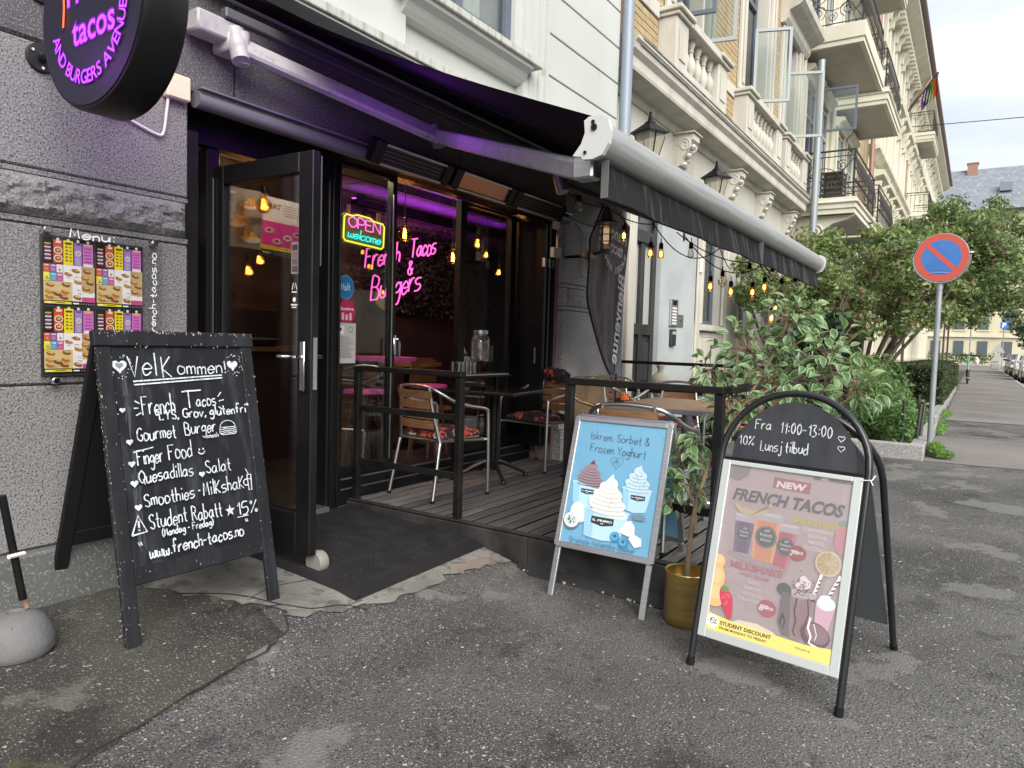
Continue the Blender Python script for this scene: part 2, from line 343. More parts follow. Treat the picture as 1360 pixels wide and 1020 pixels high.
M_alu = mat('aluminium', (.62, .63, .64), .32, metal=1.)
M_alub = mat('brushed_aluminium', (.55, .56, .58), .42, metal=.9, c2=(.42, .43, .45), ns=9, stretch=(1, 1, 30))
M_chrome = mat('polished_steel', (.75, .75, .76), .18, metal=1.)
M_void = mat('dark_interior', (.012, .011, .011), .85)
M_dkwall = mat('dark_room_wall', (.03, .022, .022), .8, c2=(.045, .032, .03), ns=3)

layered(M_asph2, [(1.6, .55, .05, (.5, .5, .5, 1), 0, 0, 5), (2.2, .60, .03, (.12, .118, .10, 0), 0, 0, 17)])
# ------------------------------------------------------------ ground
def axis(lo, hi, fine0, fine1, st, grow=1.25):
    a = [fine0+(fine1-fine0)*i/int((fine1-fine0)/st) for i in range(int((fine1-fine0)/st)+1)]; s_ = st; x = fine1
    while x < hi: s_ *= grow; x = min(hi, x+s_); a.append(x)
    s_ = st; x = fine0
    while x > lo: s_ *= grow; x = max(lo, x-s_); a.insert(0, x)
    return a
KY = -4.95      # line of the kerb
xs = axis(-40, 700, -1, 12, .12); ys = axis(KY, .6, -3.2, .6, .08, 1.15)
def bumpz(x, y): return .006*noise.noise(V((x*1.3, y*1.3, 0)))+.003*noise.noise(V((x*5, y*5, 3))) if x < 14 else 0
def sheet(name, xs, ys, fz, mt):
    b = MB(); nx = len(xs)
    b.add([(x, y, fz(x, y)) for y in ys for x in xs], [(j*nx+i, j*nx+i+1, (j+1)*nx+i+1, (j+1)*nx+i) for j in range(len(ys)-1) for i in range(nx-1)])
    return tag(b.build(name, mt, smooth=True), kind='structure')
sheet('pavement', xs, ys, lambda x, y: gz(x, y)+bumpz(x, y), M_asph)
sheet('road', axis(-60, 700, -1, 20, 1.), axis(-60, KY-.15, -8, KY-.15, .5), lambda x, y: -.32+.09*min(1, max(0, (x-6)/5)), M_asph)
sheet('ground', [-60, 0, 30, 100, 700], [.58, 5, 20, 200], lambda x, y: -.12 if y > 1 else -.1, mat('soil', (.05, .045, .035), .95, c2=(.03, .05, .02), ns=2))
def patch(name, P, dz, mt, cuts=True, kind='structure', seg=.12):
    bm_ = bmesh.new(); vs_ = [bm_.verts.new((x, y, 0)) for x, y in P]; bm_.faces.new(vs_)
    bmesh.ops.triangulate(bm_, faces=bm_.faces)
    for _ in range(7):
        es = [e for e in bm_.edges if e.calc_length() > seg*1.6]
        if not es or len(bm_.verts) > 6000: break
        bmesh.ops.subdivide_edges(bm_, edges=es, cuts=1); bmesh.ops.triangulate(bm_, faces=bm_.faces)
    for v in bm_.verts: v.co.z = gz(v.co.x, v.co.y)+bumpz(v.co.x, v.co.y)+dz
    me = bpy.data.meshes.new(name); bm_.to_mesh(me); bm_.free(); me.materials.append(mt)
    o = bpy.data.objects.new(name, me); COL.objects.link(o)
    if me.polygons and me.polygons[0].normal.z < 0: me.flip_normals()
    if kind: o['kind'] = kind
    return o
def ragged(P, amp=.03, step=.12, seed=1):
    rn = random.Random(seed); out = []
    for i in range(len(P)):
        a = V((*P[i], 0)); b = V((*P[(i+1) % len(P)], 0)); k = max(1, int((b-a).length/step))
        for j in range(k): q = a.lerp(b, j/k); out.append((q.x+rn.uniform(-amp, amp), q.y+rn.uniform(-amp, amp)))
    return out
patch('old_pavement', ragged([(-3, .02), (-3, -1.9), (.2, -1.42), (.9, -1.17), (1.5, -1.05), (1.97, -.93), (2.05, -.3), (2.0, .02)], .025), .004, M_asph2)
patch('entrance_slab', ragged([(1.80, -.20), (1.90, -.42), (2.02, -.66), (2.06, -.86), (2.26, -.97), (2.5, -1.0), (2.75, -1.03), (2.95, -1.0), (3.2, -1.03), (3.52, -1.14), (3.52, .3), (1.95, .3)], .028, .05, 5), .008, M_conc)
patch('worn_paving_strip', ragged([(3.1, -.955), (3.50, -1.0), (3.42, -1.07), (3.0, -1.02)], .015, .04, 8), .011, mat('rust_stain', (.17, .13, .115), .9, c2=(.2, .18, .16), ns=14, bump=.6, bs=60))
layered(M_conc, [(3.0, .56, .05, (.5, .49, .46, 1), 0, 0, 2), (7, .60, .03, (.06, .06, .06, 0), 0, 0, 9)])
# crack line in the old paving
b = MB(); P = [(.35, -1.40), (.6, -1.30), (.9, -1.17), (1.2, -1.10), (1.5, -1.045), (1.8, -1.0), (1.97, -.93), (2.05, -.8)]
P = [(x+random.uniform(-.01, .01), y+random.uniform(-.01, .01)) for x, y in [tuple(q)[:2] for q in smoothpts([(a, c, 0) for a, c in P], 5)]]
for (x, y), (x2, y2) in zip(P, P[1:]):
    wv = random.uniform(.002, .009); b.add([(x, y-wv, gz(x, y)+bumpz(x, y)+.0085), (x2, y2-wv, gz(x2, y2)+bumpz(x2, y2)+.0085), (x2, y2+wv, gz(x2, y2)+bumpz(x2, y2)+.0085), (x, y+wv, gz(x, y)+bumpz(x, y)+.0085)], [(0, 1, 2, 3)])
tag(b.build('pavement_crack', mat('crack_dirt', (.012, .011, .009), .95, c2=(.03, .03, .016), ns=9)), kind='structure')
for q, (P, wv) in enumerate([([(1.98, -.72), (2.08, -.76), (2.15, -.86), (2.3, -.92), (2.38, -1.02)], .004), ([(2.08, -.76), (2.0, -.5), (1.85, -.32)], .005), ([(2.3, -.92), (2.42, -.93)], .003), ([(2.02, -.6), (2.2, -.55), (2.38, -.6)], .003)]):
    b = MB(); P = smoothpts([(a+random.uniform(-.01, .01), c+random.uniform(-.01, .01), 0) for a, c in P], 4)
    for i, (p, p2) in enumerate(zip(P, P[1:])):
        z = gz(p.x, p.y)+bumpz(p.x, p.y)+.0105; z2 = gz(p2.x, p2.y)+bumpz(p2.x, p2.y)+.0105
        b.add([(p.x-wv, p.y-wv, z), (p2.x-wv, p2.y-wv, z2), (p2.x+wv, p2.y+wv, z2), (p.x+wv, p.y+wv, z)], [(0, 1, 2, 3)])
    tag(b.build('pavement_crack', MC['crack_dirt']), kind='structure')
# kerb, stone by stone
kb = thing('kerb', 'long granite kerb between pavement and road', 'kerb', (0, KY, 0)); del kb['category'], kb['label']; kb['kind'] = 'structure'
st = bx('kerb_stone', M_granl, kb, 0, 1.985, -.15, 0, -.34, 0, b=.015, world=False)
st.location = (-4, 0, -.19)
for i in range(1, 62):
    x = -4+i*2; inst(st, (x, 0, -.19+.1*min(1, max(0, (x-6)/5))))
# paving joints in the far pavement
for x0, wd in ((12.6, .05), (15.6, .04), (19.4, .05), (24.0, .05), (31, .06), (42, .08)):
    patch('paving_joint', [(x0, -2.9), (x0+wd, -2.9), (x0+wd+.15, KY), (x0+.15, KY)], .009, mat('joint_light', (.24, .235, .22), .9), seg=.8)
patch('far_pavement', [(9.6, -2.88), (12.55, -2.88), (12.7, KY+.01), (9.75, KY+.01)], .005, M_path, seg=.3)
patch('far_pavement', [(15.65, -2.88), (90, -2.7), (90, KY+.01), (15.8, KY+.01)], .005, M_path, seg=1.5)

# ------------------------------------------------------------ cafe building
cafe = thing('cafe_building', 'cafe building with grey granite ground floor and white rendered wall above', 'building', (2.1, 0, 0))
def block(name, mt, x0, x1, z0, z1, y0=0., y1=.32, b=.008): return bx(name, mt, cafe, x0, x1, y0, y1, z0, z1, b=b)
for x0, x1 in ((-3.5, -.6), (-.594, 2.1)):
    block('plinth_stone', M_granp, x0, x1, -.3, .2, -.05, .3, .012)
    block('granite_block', M_gran, x0, x1, .206, .903); block('granite_block', M_gran, x0, x1, .909, 1.58)
    block('granite_block', M_gran, x0, x1, 1.815, 2.33)
bx('mortar_bed', M_gran, cafe, -3.5, 2.09, .02, .3, -.1, 2.9)
# rock-faced band: flat margins top and bottom, rough middle
def rough_block(name, x0, x1, z0, z1, mt, amp=.042, my=.014, mr=.03, par=cafe, y0=0.):
    b = MB(); nx = int((x1-x0)/.012); nz_ = max(8, int((z1-z0)/.010))
    def fn(u, v):
        x = x0+(x1-x0)*u; z = z0+(z1-z0)*v; e = min(x-x0, x1-x, z-z0, z1-z); k = min(1, max(0, e/mr))
        d = (.45+.35*noise.noise(V((x*5, 7, z*8)))+.32*noise.noise(V((x*15, 2, z*24)))+.28*noise.noise(V((x*34, 1, z*50)))+.2*noise.noise(V((x*70, 1, z*80))))*amp
        return (x, y0-my*k-max(-.01, d)*k, z)
    b.grid(fn, nx, nz_); b.add([(x0, y0, z0), (x1, y0, z0), (x1, y0+.3, z0), (x0, y0+.3, z0), (x0, y0, z1), (x1, y0, z1), (x1, y0+.3, z1), (x0, y0+.3, z1)], [(0, 1, 2, 3), (4, 5, 6, 7), (0, 3, 7, 4), (1, 2, 6, 5)])
    return b.build(name, mt, par, smooth=True)
for x0, x1 in ((-3.5, -.6), (-.594, 2.085)): rough_block('rock_faced_block', x0, x1, 1.615, 1.785, M_granr)
for x0, x1 in ((-3.5, -.6), (-.594, 2.1)):
    block('margin_stone', M_gran, x0, x1, 1.586, 1.612, .0, .3, .003); block('margin_stone', M_gran, x0, x1, 1.788, 1.81, .0, .3, .003)
# lintel course over the opening, in darker granite
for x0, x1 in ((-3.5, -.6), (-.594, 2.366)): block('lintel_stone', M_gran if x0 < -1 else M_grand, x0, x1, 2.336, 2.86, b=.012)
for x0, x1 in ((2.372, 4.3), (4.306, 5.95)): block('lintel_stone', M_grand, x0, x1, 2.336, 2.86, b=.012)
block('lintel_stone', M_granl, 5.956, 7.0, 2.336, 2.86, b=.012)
M_granw = mat('pale_granite', (.46, .455, .45), .8, c2=(.58, .575, .565), ns=2, bump=.3, bs=110, speck=[(110, .55, (.22, .22, .22)), (90, .62, (.12, .12, .12))])
# pillar right of the opening
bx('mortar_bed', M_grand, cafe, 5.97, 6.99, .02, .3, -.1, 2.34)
block('plinth_stone', M_granw, 5.95, 7.02, -.2, .3, -.03, .3, .01)
for z0, z1 in ((.306, .80), (.806, 1.46), (1.72, 2.33)): block('granite_block', M_granw, 5.95, 7.0, z0, z1)
for x0, x1, z0, z1 in ((5.95, 7.0, 1.466, 1.50), (5.95, 7.0, 1.68, 1.714), (5.95, 6.03, 1.505, 1.675), (6.62, 7.0, 1.505, 1.675)): block('margin_stone', M_granw, x0, x1, z0, z1, b=.004)
rough_block('rock_faced_block', 6.04, 6.61, 1.505, 1.675, M_granw, .02, .0, .012)
for m_ in (M_gran, M_granw, M_granl): pass
# white rendered upper wall (pieces butt end to end round window openings)
def wb(name, x0, x1, y0, y1, z0, z1, mt=M_white, b=0.): return bx(name, mt, cafe, x0, x1, y0, y1, z0, z1, b=b)
one('moulded_belt', M_white, cafe, lambda b: b.sweep([(.1, 2.86), (-.02, 2.862), (-.03, 2.90), (-.045, 2.93), (-.1, 2.965), (-.115, 2.97), (-.115, 2.985), (.1, 2.985)], -3.5, 7.0))
one('belt_ledge', M_drip, cafe, lambda b: b.sweep([(.1, 2.986), (-.13, 2.986), (-.135, 2.992), (-.135, 3.04), (-.12, 3.048), (.1, 3.075)], -3.5, 5.36))
wb('wall', -3.5, .2, 0, .4, 2.86, 9); wb('wall', 2.05, 3.67, 0, .4, 3.06, 9)
wb('wall', 3.67, 5.12, .07, .4, 3.06, 3.5); wb('wall', .2, 2.05, 0, .4, 2.9, 9)
wb('wall', 5.02, 5.12, .02, .4, 3.5, 9); wb('wall', 3.67, 5.02, .05, .4, 6.0, 9)
# window sill with dripped edge and moulding beneath
one('sill', M_drip, cafe, lambda b: b.sweep([(.2, 3.44), (-.14, 3.44), (-.145, 3.447), (-.145, 3.492), (-.13, 3.5), (.2, 3.53)], 3.5, 5.22))
one('sill_moulding', M_white, cafe, lambda b: b.sweep([(.1, 3.30), (.0, 3.31), (-.03, 3.34), (-.06, 3.38), (-.11, 3.41), (-.12, 3.438), (.1, 3.438)], 3.62, 5.12))
def profile_v(name, x0, x1, y0, z0, z1, steps, mt=M_white):    # vertical moulding made of stepped strips
    b = MB(); k = len(steps)
    for i, (f0, f1, d) in enumerate(steps): b.box(x0+(x1-x0)*f0, x0+(x1-x0)*f1, y0-d, .3, z0, z1)
    return b.build(name, mt, cafe)
profile_v('architrave', 5.12, 5.47, 0, 3.06, 9, [(0, .22, .015), (.22, .27, .03), (.27, .62, .01), (.62, .7, .035), (.7, .88, .02), (.88, 1, .05)])
profile_v('architrave', 3.45, 3.67, 0, 3.53, 9, [(0, .2, .05), (.2, .7, .02), (.7, 1, .035)])
# rendered courses with grooves between
z = 3.075
for z1 in (3.16, 3.52, 3.885, 4.25, 4.62, 4.99, 5.36, 5.73, 6.1, 6.5, 6.9, 7.4, 7.9, 8.4):
    wb('render_course', 5.47, 6.985, .0, .3, z, z1, b=.006); z = z1+.012
bx('wall_core', mat('groove_grey', (.10, .10, .10), .9), cafe, 5.47, 6.98, .02, .35, 2.87, 8.9)
# upper window: frame, panes, curtain
wf = thing('x', '', '', (3.67, .1, 3.53)); wf.name = 'window'; wf.parent = cafe; wf.location = V((3.67, .1, 3.53))-cafe.location; del wf['label'], wf['category']
def wpart(n, mt, *a): return bx(n, mt, wf, *a)
for a in ((3.67, 5.02, .06, .16, 3.53, 3.60), (3.67, 3.75, .06, .16, 3.6, 6), (4.94, 5.02, .06, .16, 3.6, 6), (4.27, 4.35, .05, .16, 3.6, 6), (3.75, 4.27, .07, .13, 3.6, 3.66), (4.35, 4.94, .07, .13, 3.6, 3.66)): wpart('frame', M_bgw, *a)
wpart('pane', M_glass, 3.75, 4.27, .095, .1, 3.66, 6); wpart('pane', M_glass, 4.35, 4.94, .095, .1, 3.66, 6)
b = MB(); b.grid(lambda u, v: (3.8+.95*u, .2+.03*math.sin(u*50), 3.55+2.4*v), 80, 1); b.build('curtain', M_curt, wf)
bx('room_back', mat('pale_room', (.5, .5, .5), .9), wf, 3.5, 5.3, .6, .62, 3.4, 6)
# drainpipe between the two buildings
dp = thing('drainpipe', 'blue grey drainpipe between white building and yellow brick building', 'pipe', (7.03, -.07, 0))
one('pipe', mat('pipe_blue_grey', (.24, .28, .34), .5, metal=.2), dp, lambda b: b.tube([(7.03, -.07, 0), (7.03, -.07, 9)], .062, 14), smooth=True)
for z in (3.0, 5.2): one('bracket', M_alub, dp, lambda b: b.tube([(7.03, -.07, z), (7.03, -.07, z+.03)], .068, 14), smooth=True)
# ---- shop front: frames, header, blind housing
def fx(name, *a, mt=M_black, b=.003): return bx(name, mt, cafe, *a, b=b)
fx('header', 2.1, 5.95, .30, .40, 2.332, 2.36); fx('header', 2.1, 3.24, .22, .299, 2.16, 2.36)
fx('door_post', 3.24, 3.352, .24, .40, -.03, 2.331, b=.006); fx('frame_rib', 3.265, 3.28, .228, .239, 0, 2.28); fx('frame_rib', 3.325, 3.338, .228, .239, 0, 2.28)
fx('door_jamb', 2.10, 2.17, .02, .40, -.03, 2.159); fx('sidelight_post', 2.36, 2.44, .24, .40, -.03, 2.159)
fx('kick_panel', 3.354, 5.93, .30, .40, -.03, .17)
for a in ((3.42, 5.93, .288, .299, .155, .168), (3.42, 5.93, .288, .299, .085, .095)): fx('kick_trim', *a, mt=mat('worn_trim', (.08, .08, .08), .5))
fx('right_jamb', 5.91, 5.948, .06, .31, 0, 2.33, mt=mat('pinkish_wood_trim', (.28, .19, .17), .6))
fx('soffit', 2.1, 5.95, .01, .30, 2.33, 2.335, mt=M_blackm)
one('blind_housing', mat('housing_grey', (.17, .17, .185), .45, metal=.3), cafe, lambda b: b.tube([(2.12, -.03, 2.30), (5.93, -.03, 2.30)], .042, 14), smooth=True)
one('blind_lip', M_alub, cafe, lambda b: b.box(2.12, 5.93, -.085, -.035, 2.345, 2.352))
fx('threshold', 2.1, 3.24, .2, .42, -.03, .02, mt=M_alub)
# window leaf left of the open bay
def leaf(x0, x1, y, z0, z1, st=.07, nm='window_leaf', mtg=M_glass, par=None, lock=True):
    t = bpy.data.objects.new(nm, None); COL.objects.link(t); t.parent = cafe; t.location = V((x0, y, z0))-cafe.location
    F_ = lambda n, *a, mt=M_black: bx(n, mt, t, *a, b=.003)
    F_('stile', x0, x0+st, y, y+.06, z0, z1); F_('stile', x1-st, x1, y, y+.06, z0, z1)
    F_('rail', x0+st, x1-st, y, y+.06, z0, z0+st*1.5); F_('rail', x0+st, x1-st, y, y+.06, z1-.022, z1)
    F_('pane', x0+st, x1-st, y+.027, y+.033, z0+st*1.5, z1-.022, mt=mtg)
    return t
lf = leaf(3.354, 3.97, .32, .17, 2.331, .045)
bx('seal', M_alub, lf, 3.922, 3.928, .312, .319, .25, 2.2)
one('handle', M_chrome, lf, lambda b: (b.box(3.94, 3.965, .30, .318, 1.02, 1.17, b=.004), b.tube([(3.953, .30, 1.14), (3.953, .265, 1.14), (3.953, .258, 1.12), (3.953, .262, 1.0)], .010, 8)), smooth=True)
leaf(4.80, 5.66, .36, .17, 2.32, .085, nm='folded_leaf')
for x in (5.70, 5.78, 5.86):
    o = fx('folded_leaf_edge', x, x+.045, .07, .42, .17, 2.28, mt=M_black); bx('lock_plate', M_alub, cafe, x-.003, x-.0005, .14, .155, .95, 1.1); bx('hinge', M_alub, cafe, x-.012, x-.0005, .06, .09, 1.85, 1.93)
# ---- open entrance door
DX = 2.43
dr = bpy.data.objects.new('door', None); COL.objects.link(dr); dr.parent = cafe; dr.location = V((DX, .24, 0))-cafe.location; dr['label'] = 'open black framed glass door swung outwards'
def dp_(n, mt, *a, b=.004): return bx(n, mt, dr, *a, b=b)
dp_('stile', M_black, DX-.024, DX+.024, -.56, -.455, .03, 2.06); dp_('stile', M_black, DX-.024, DX+.024, .16, .24, .03, 2.06)
dp_('rail', M_black, DX-.024, DX+.024, -.455, .16, 1.96, 2.06); dp_('rail', M_black, DX-.024, DX+.024, -.455, .16, .03, .24)
dp_('pane', M_glassd, DX-.004, DX+.004, -.457, .162, .237, 1.963, b=0)
dp_('edge_seal', M_alub, DX-.034, DX-.0305, .232, .24, .1, 2.0, b=0); dp_('edge_strip', M_alub, DX+.0305, DX+.034, -.56, -.553, 1.5, 2.04, b=0)
one('handle', M_chrome, dr, lambda b: (b.box(DX-.044, DX-.031, -.53, -.495, .87, 1.12, b=.004), b.tube([(DX-.04, -.512, 1.04), (DX-.085, -.512, 1.04), (DX-.09, -.5, 1.04), (DX-.09, -.39, 1.042)], .0095, 8),
     b.box(DX+.031, DX+.044, -.53, -.495, .87, 1.12, b=.004), b.tube([(DX+.04, -.512, 1.04), (DX+.085, -.512, 1.04), (DX+.09, -.5, 1.04), (DX+.09, -.39, 1.042)], .0095, 8)), smooth=True)
one('lock_face', M_alub, dr, lambda b: b.box(DX-.012, DX+.012, -.5635, -.5605, .88, 1.14))
one('floor_wheel', mat('wheel_rubber', (.22, .21, .2), .6), dr, lambda b: b.lathe([(0, -.03), (.055, -.03), (.06, -.01), (.06, .01), (.055, .03), (0, .03)], 20, F=Fr((DX+.06, -.53, -.02), (0, 1, 0), (0, 0, 1))), smooth=True)
# ------------------------------------------------------------ cafe interior (parts of the building)
def ip(n, mt, *a, b=0.): return bx(n, mt, cafe, *a, b=b)
ip('room_floor', mat('room_floor', (.05, .045, .04), .5, c2=(.09, .08, .07), ns=4), 2.15, 9.5, .42, 2.9, -.06, .02)
ip('room_wall', M_dkwall, 6.02, 9.5, 2.72, 2.8, 0, 2.9)
ip('room_wall', mat('warm_brown_wall', (.09, .07, .05), .7, c2=(.04, .032, .026), ns=4), 2.15, 6.0, 2.74, 2.8, 0, 2.9)
ip('room_wall', M_dkwall, 9.5, 9.55, .42, 2.8, 0, 2.9); ip('room_wall', M_dkwall, 2.1, 2.14, .42, 2.8, 0, 2.9)
ip('room_wall', M_void, 5.96, 9.5, .42, .46, 0, 2.9); ip('room_wall', M_void, 2.15, 5.96, .42, .46, 2.60, 2.9)
ip('room_ceiling', M_blackm, 2.1, 9.5, .42, 2.8, 2.82, 2.86)
for i in range(13):
    for j in range(4):
        bx('ceiling_tile', mat('ceiling_tile', (.55, .55, .55), .6), cafe, 2.18+i*.56, 2.18+i*.56+.52, .48+j*.56, .48+j*.56+.52, 2.795, 2.812, b=.006)
for y in (.93, 1.9): ip('ceiling_beam', M_blackm, 2.2, 9.4, y, y+.05, 2.72, 2.79)
b = MB()
for r_ in range(5):
    for i in range(9): b.box(6.05+i*.37+(r_ % 2)*.18, 6.05+i*.37+.36+(r_ % 2)*.18, 2.695, 2.715, 2.5+r_*.06, 2.5+r_*.06+.055)
b.build('brick_frieze', mat('brown_brick', (.16, .11, .08), .8), cafe)
def leaves(name, cl, size, mats, parent=None, seed=1, asp=.45, up=.5, kind='stuff', flat=None, weights=None, world=True):
    """cl: (centre, radii, count) clumps; bent leaf-shaped quads scattered in each"""
    rn = np.random.default_rng(seed); b = MB(); VV = []; FF = []; MI = []; k = 0
    for c, rad, cnt in cl:
        d = rn.normal(size=(cnt, 3)); d /= np.linalg.norm(d, axis=1)[:, None]; rr = rn.random(cnt)**.42
        p = np.array(c)+d*rr[:, None]*np.array(rad)
        nn = d*.6+rn.normal(size=(cnt, 3))*.7+np.array([0, 0, up]); 
        if flat is not None: nn = rn.normal(size=(cnt, 3))*.5+np.array(flat)
        nn /= np.linalg.norm(nn, axis=1)[:, None]
        t = rn.normal(size=(cnt, 3)); t -= nn*(t*nn).sum(1)[:, None]; t /= np.linalg.norm(t, axis=1)[:, None]; s_ = np.cross(nn, t)
        L = size*(.6+.8*rn.random(cnt))[:, None]; W = L*asp
        q = np.stack([p-t*L/2, p+s_*W/2-nn*L*.08+t*L*.05, p+t*L/2-nn*L*.12, p-s_*W/2-nn*L*.08+t*L*.05], 1)
        VV.append(q.reshape(-1, 3)); 
        mi = rn.choice(len(mats), cnt, p=weights); MI += list(mi)
        FF += [(k+4*i, k+4*i+1, k+4*i+2, k+4*i+3) for i in range(cnt)]; k += 4*cnt
    vv = np.concatenate(VV)
    if parent is not None and world:
        off = V((0, 0, 0)); q = parent
        while q is not None: off += q.location; q = q.parent
        vv = vv-np.array(off)
    me = bpy.data.meshes.new(name); me.from_pydata(vv.tolist(), [], FF)
    for x in mats: me.materials.append(x)
    me.polygons.foreach_set('material_index', MI)
    o = bpy.data.objects.new(name, me); COL.objects.link(o); o.parent = parent
    if kind: o['kind'] = kind
    return o
def leafm(name, c, rough=.5, tr=.25):
    if name in MC: return MC[name]
    m = mat(name, c, rough); t = m.node_tree; n = t.nodes; l = t.links; b = n['Principled BSDF']
    tl = n.new('ShaderNodeBsdfTranslucent'); tl.inputs[0].default_value = (c[0]*1.3, c[1]*1.4, c[2], 1); mi = n.new('ShaderNodeMixShader'); mi.inputs[0].default_value = tr
    l.new(b.outputs[0], mi.inputs[1]); l.new(tl.outputs[0], mi.inputs[2]); l.new(mi.outputs[0], n['Material Output'].inputs[0]); return m
L1 = leafm('leaf_mid', (.13, .19, .07), tr=.35); L2 = leafm('leaf_dark', (.06, .10, .045)); L3 = leafm('leaf_light', (.23, .30, .11), tr=.4); L4 = leafm('leaf_brown', (.19, .12, .085)); L5 = leafm('leaf_yellow', (.34, .37, .14), tr=.4)
lw = thing('leaf_wall', 'dark wall of artificial foliage behind the pink neon lettering', 'plant wall', (6.1, 2.7, 1.45))
bx('backing_panel', M_void, lw, 6.1, 9.2, 2.66, 2.70, 1.45, 2.5)
leaves('foliage', [((7.6, 2.6, 1.98), (2.0, .1, .62), 7500)], .06, [leafm('plastic_leaf', (.03, .035, .02)), leafm('plastic_leaf_grey', (.07, .07, .05)), L2], lw, 3, weights=[.5, .2, .3])
# neon wall lettering
def neon_m(n, c, s): return mat(n, tuple(x*.2 for x in c), .4, em=c, es=s)
NP = neon_m('neon_pink', (1, .13, .55), 1.0); NC = neon_m('neon_cyan', (.04, .62, .58), .9); NY = neon_m('neon_yellow', (.75, .8, .06), .8); NV = neon_m('neon_purple', (.50, .07, 1.0), 1.05); NO = neon_m('neon_orange', (1, .15, .04), 1.2); NPk = neon_m('neon_soft_pink', (.9, .16, .62), .85)
def neon_text(b, F, s, x, y, size, r, mt, ang=0, xs=1.15, shear=.28, jit=.02, fit=None):
    ls, wt = hand(s, size, jit, 1.2)
    if fit: xs = fit/wt
    ca, sa = math.cos(R(ang)), math.sin(R(ang))
    for P in ls:
        if len(P) < 2: continue
        b.tube([F.p(x+(a*xs+c*shear)*ca-c*sa, y+(a*xs+c*shear)*sa+c*ca, .02) for a, c in P], r, 6, mt)
nw = thing('neon_wall_sign', 'pink neon script lettering on the dark foliage wall inside the cafe', 'neon sign', (5.8, 2.5, 1.5))
FN = Fr((5.80, 2.5, 1.5), (1, 0, 0), (0, 0, 1))
for nm, s, x, y, sz, ft in (('French', 'French', .0, .43, .20, .60), ('Tacos', 'Tacos', .76, .62, .21, .50), ('and', '&', .72, .42, .15, .10), ('Burgers', 'Burgers', .10, .06, .25, .90)):
    b = MB(); neon_text(b, FN, s, x, y, sz*1.0, .0095, NP, 13, fit=ft, shear=.38); b.build('letter_tube', None, nw, smooth=True)
bx('wire_frame', M_black, nw, 5.9, 7.2, 2.53, 2.535, 1.62, 1.63)
def plight(name, loc, c, e, r=.06):
    l = bpy.data.lights.new(name, 'POINT'); l.energy = e*.32; l.color = c; l.shadow_soft_size = r; o = bpy.data.objects.new(name, l); COL.objects.link(o); o.location = loc; return o
# purple strip light that the ceiling shows, with added warm fill lights inside
cs = thing('ceiling_strip_light', 'purple light strip at the cafe ceiling above the leaf wall', 'lamp', (7.0, 2.3, 2.6))
bx('diffuser', neon_m('strip_purple', (.5, .03, .9), 5), cs, 5.6, 8.6, 2.46, 2.49, 2.66, 2.67); bx('housing', M_black, cs, 5.6, 8.6, 2.42, 2.50, 2.60, 2.655); bx('lip', M_black, cs, 5.6, 8.6, 2.40, 2.419, 2.60, 2.70)
plight('strip_lamp', (6.4, 1.6, 2.55), (.55, .05, 1), 14, .02); plight('warm_fill', (3.6, .75, 2.5), (1, .80, .58), 60, .03); plight('warm_fill', (5.0, 1.3, 2.62), (1, .5, .18), 60, .03)  # warm ones are bare fill lights added for the posters and ceiling
# pendant bulbs
BG = glass('amber_bulb', tint=(1, .72, .38), refl=.05); FIL = neon_m('filament', (1, .42, .08), 14); BRS = mat('brass', (.55, .38, .12), .3, metal=1)
def pendant(x, y, z, ztop, r, label, group='warm pendant bulbs in the cafe'):
    t = thing('pendant_lamp', label, 'lamp', (x, y, z), 0, group)
    one('bulb', BG, t, lambda b: b.lathe([(.0, -r), (r*.5, -r*.87), (r*.87, -r*.5), (r, 0), (r*.9, r*.45), (r*.55, r*.9), (r*.28, r*1.4), (r*.26, r*1.7)], 16, F=Fr((x, y, z), (1, 0, 0), (0, 1, 0))), smooth=True)
    one('filament', FIL, t, lambda b: [b.tube([(x+dx, y, z-r*.5), (x+dx*.4, y+.003, z+r*.9)], .0035, 5) for dx in (-r*.32, -r*.1, r*.12, r*.32)])
    one('socket', M_black, t, lambda b: b.lathe([(0, r*1.6), (r*.34, r*1.6), (r*.34, r*1.6+.05), (0, r*1.6+.06)], 12, F=Fr((x, y, z), (1, 0, 0), (0, 1, 0))), smooth=True)
    one('cord', M_black, t, lambda b: b.tube([(x, y, z+r*1.6+.05), (x, y, ztop)], .003, 5))
    plight('bulb_lamp', (x, y, z-.005), (1, .5, .18), 3.2, .02).parent = None
    return t
for a in ((4.81, 1.0, 2.07, 2.79, .062, 'globe pendant bulb just right of the OPEN neon sign'), (4.43, .8, 2.06, 2.79, .028, 'small pendant bulb above the OPEN neon sign'), (5.51, 1.0, 1.94, 2.79, .06, 'pear pendant bulb left of the folded glass leaf'),
          (5.92, 1.0, 2.13, 2.79, .055, 'pendant bulb at top left of the folded glass leaf'), (6.15, 1.05, 2.05, 2.79, .032, 'narrow pendant bulb behind the folded glass leaf, left one'), (6.32, 1.0, 1.88, 2.79, .035, 'lowest pendant bulb behind the folded glass leaf'),
          (6.75, 1.0, 2.02, 2.79, .032, 'narrow pendant bulb behind the folded glass leaf, middle one'), (7.0, .95, 1.92, 2.79, .035, 'narrow pendant bulb behind the folded glass leaf, right one'),
          (3.50, 1.25, 2.12, 2.79, .058, 'large globe pendant bulb in front of the hanging menu posters'), (3.55, 1.5, 1.64, 2.79, .042, 'pendant bulb below the hanging posters, left one'), (3.69, 1.55, 1.74, 2.79, .042, 'pendant bulb below the hanging posters, right one')): pendant(*a)
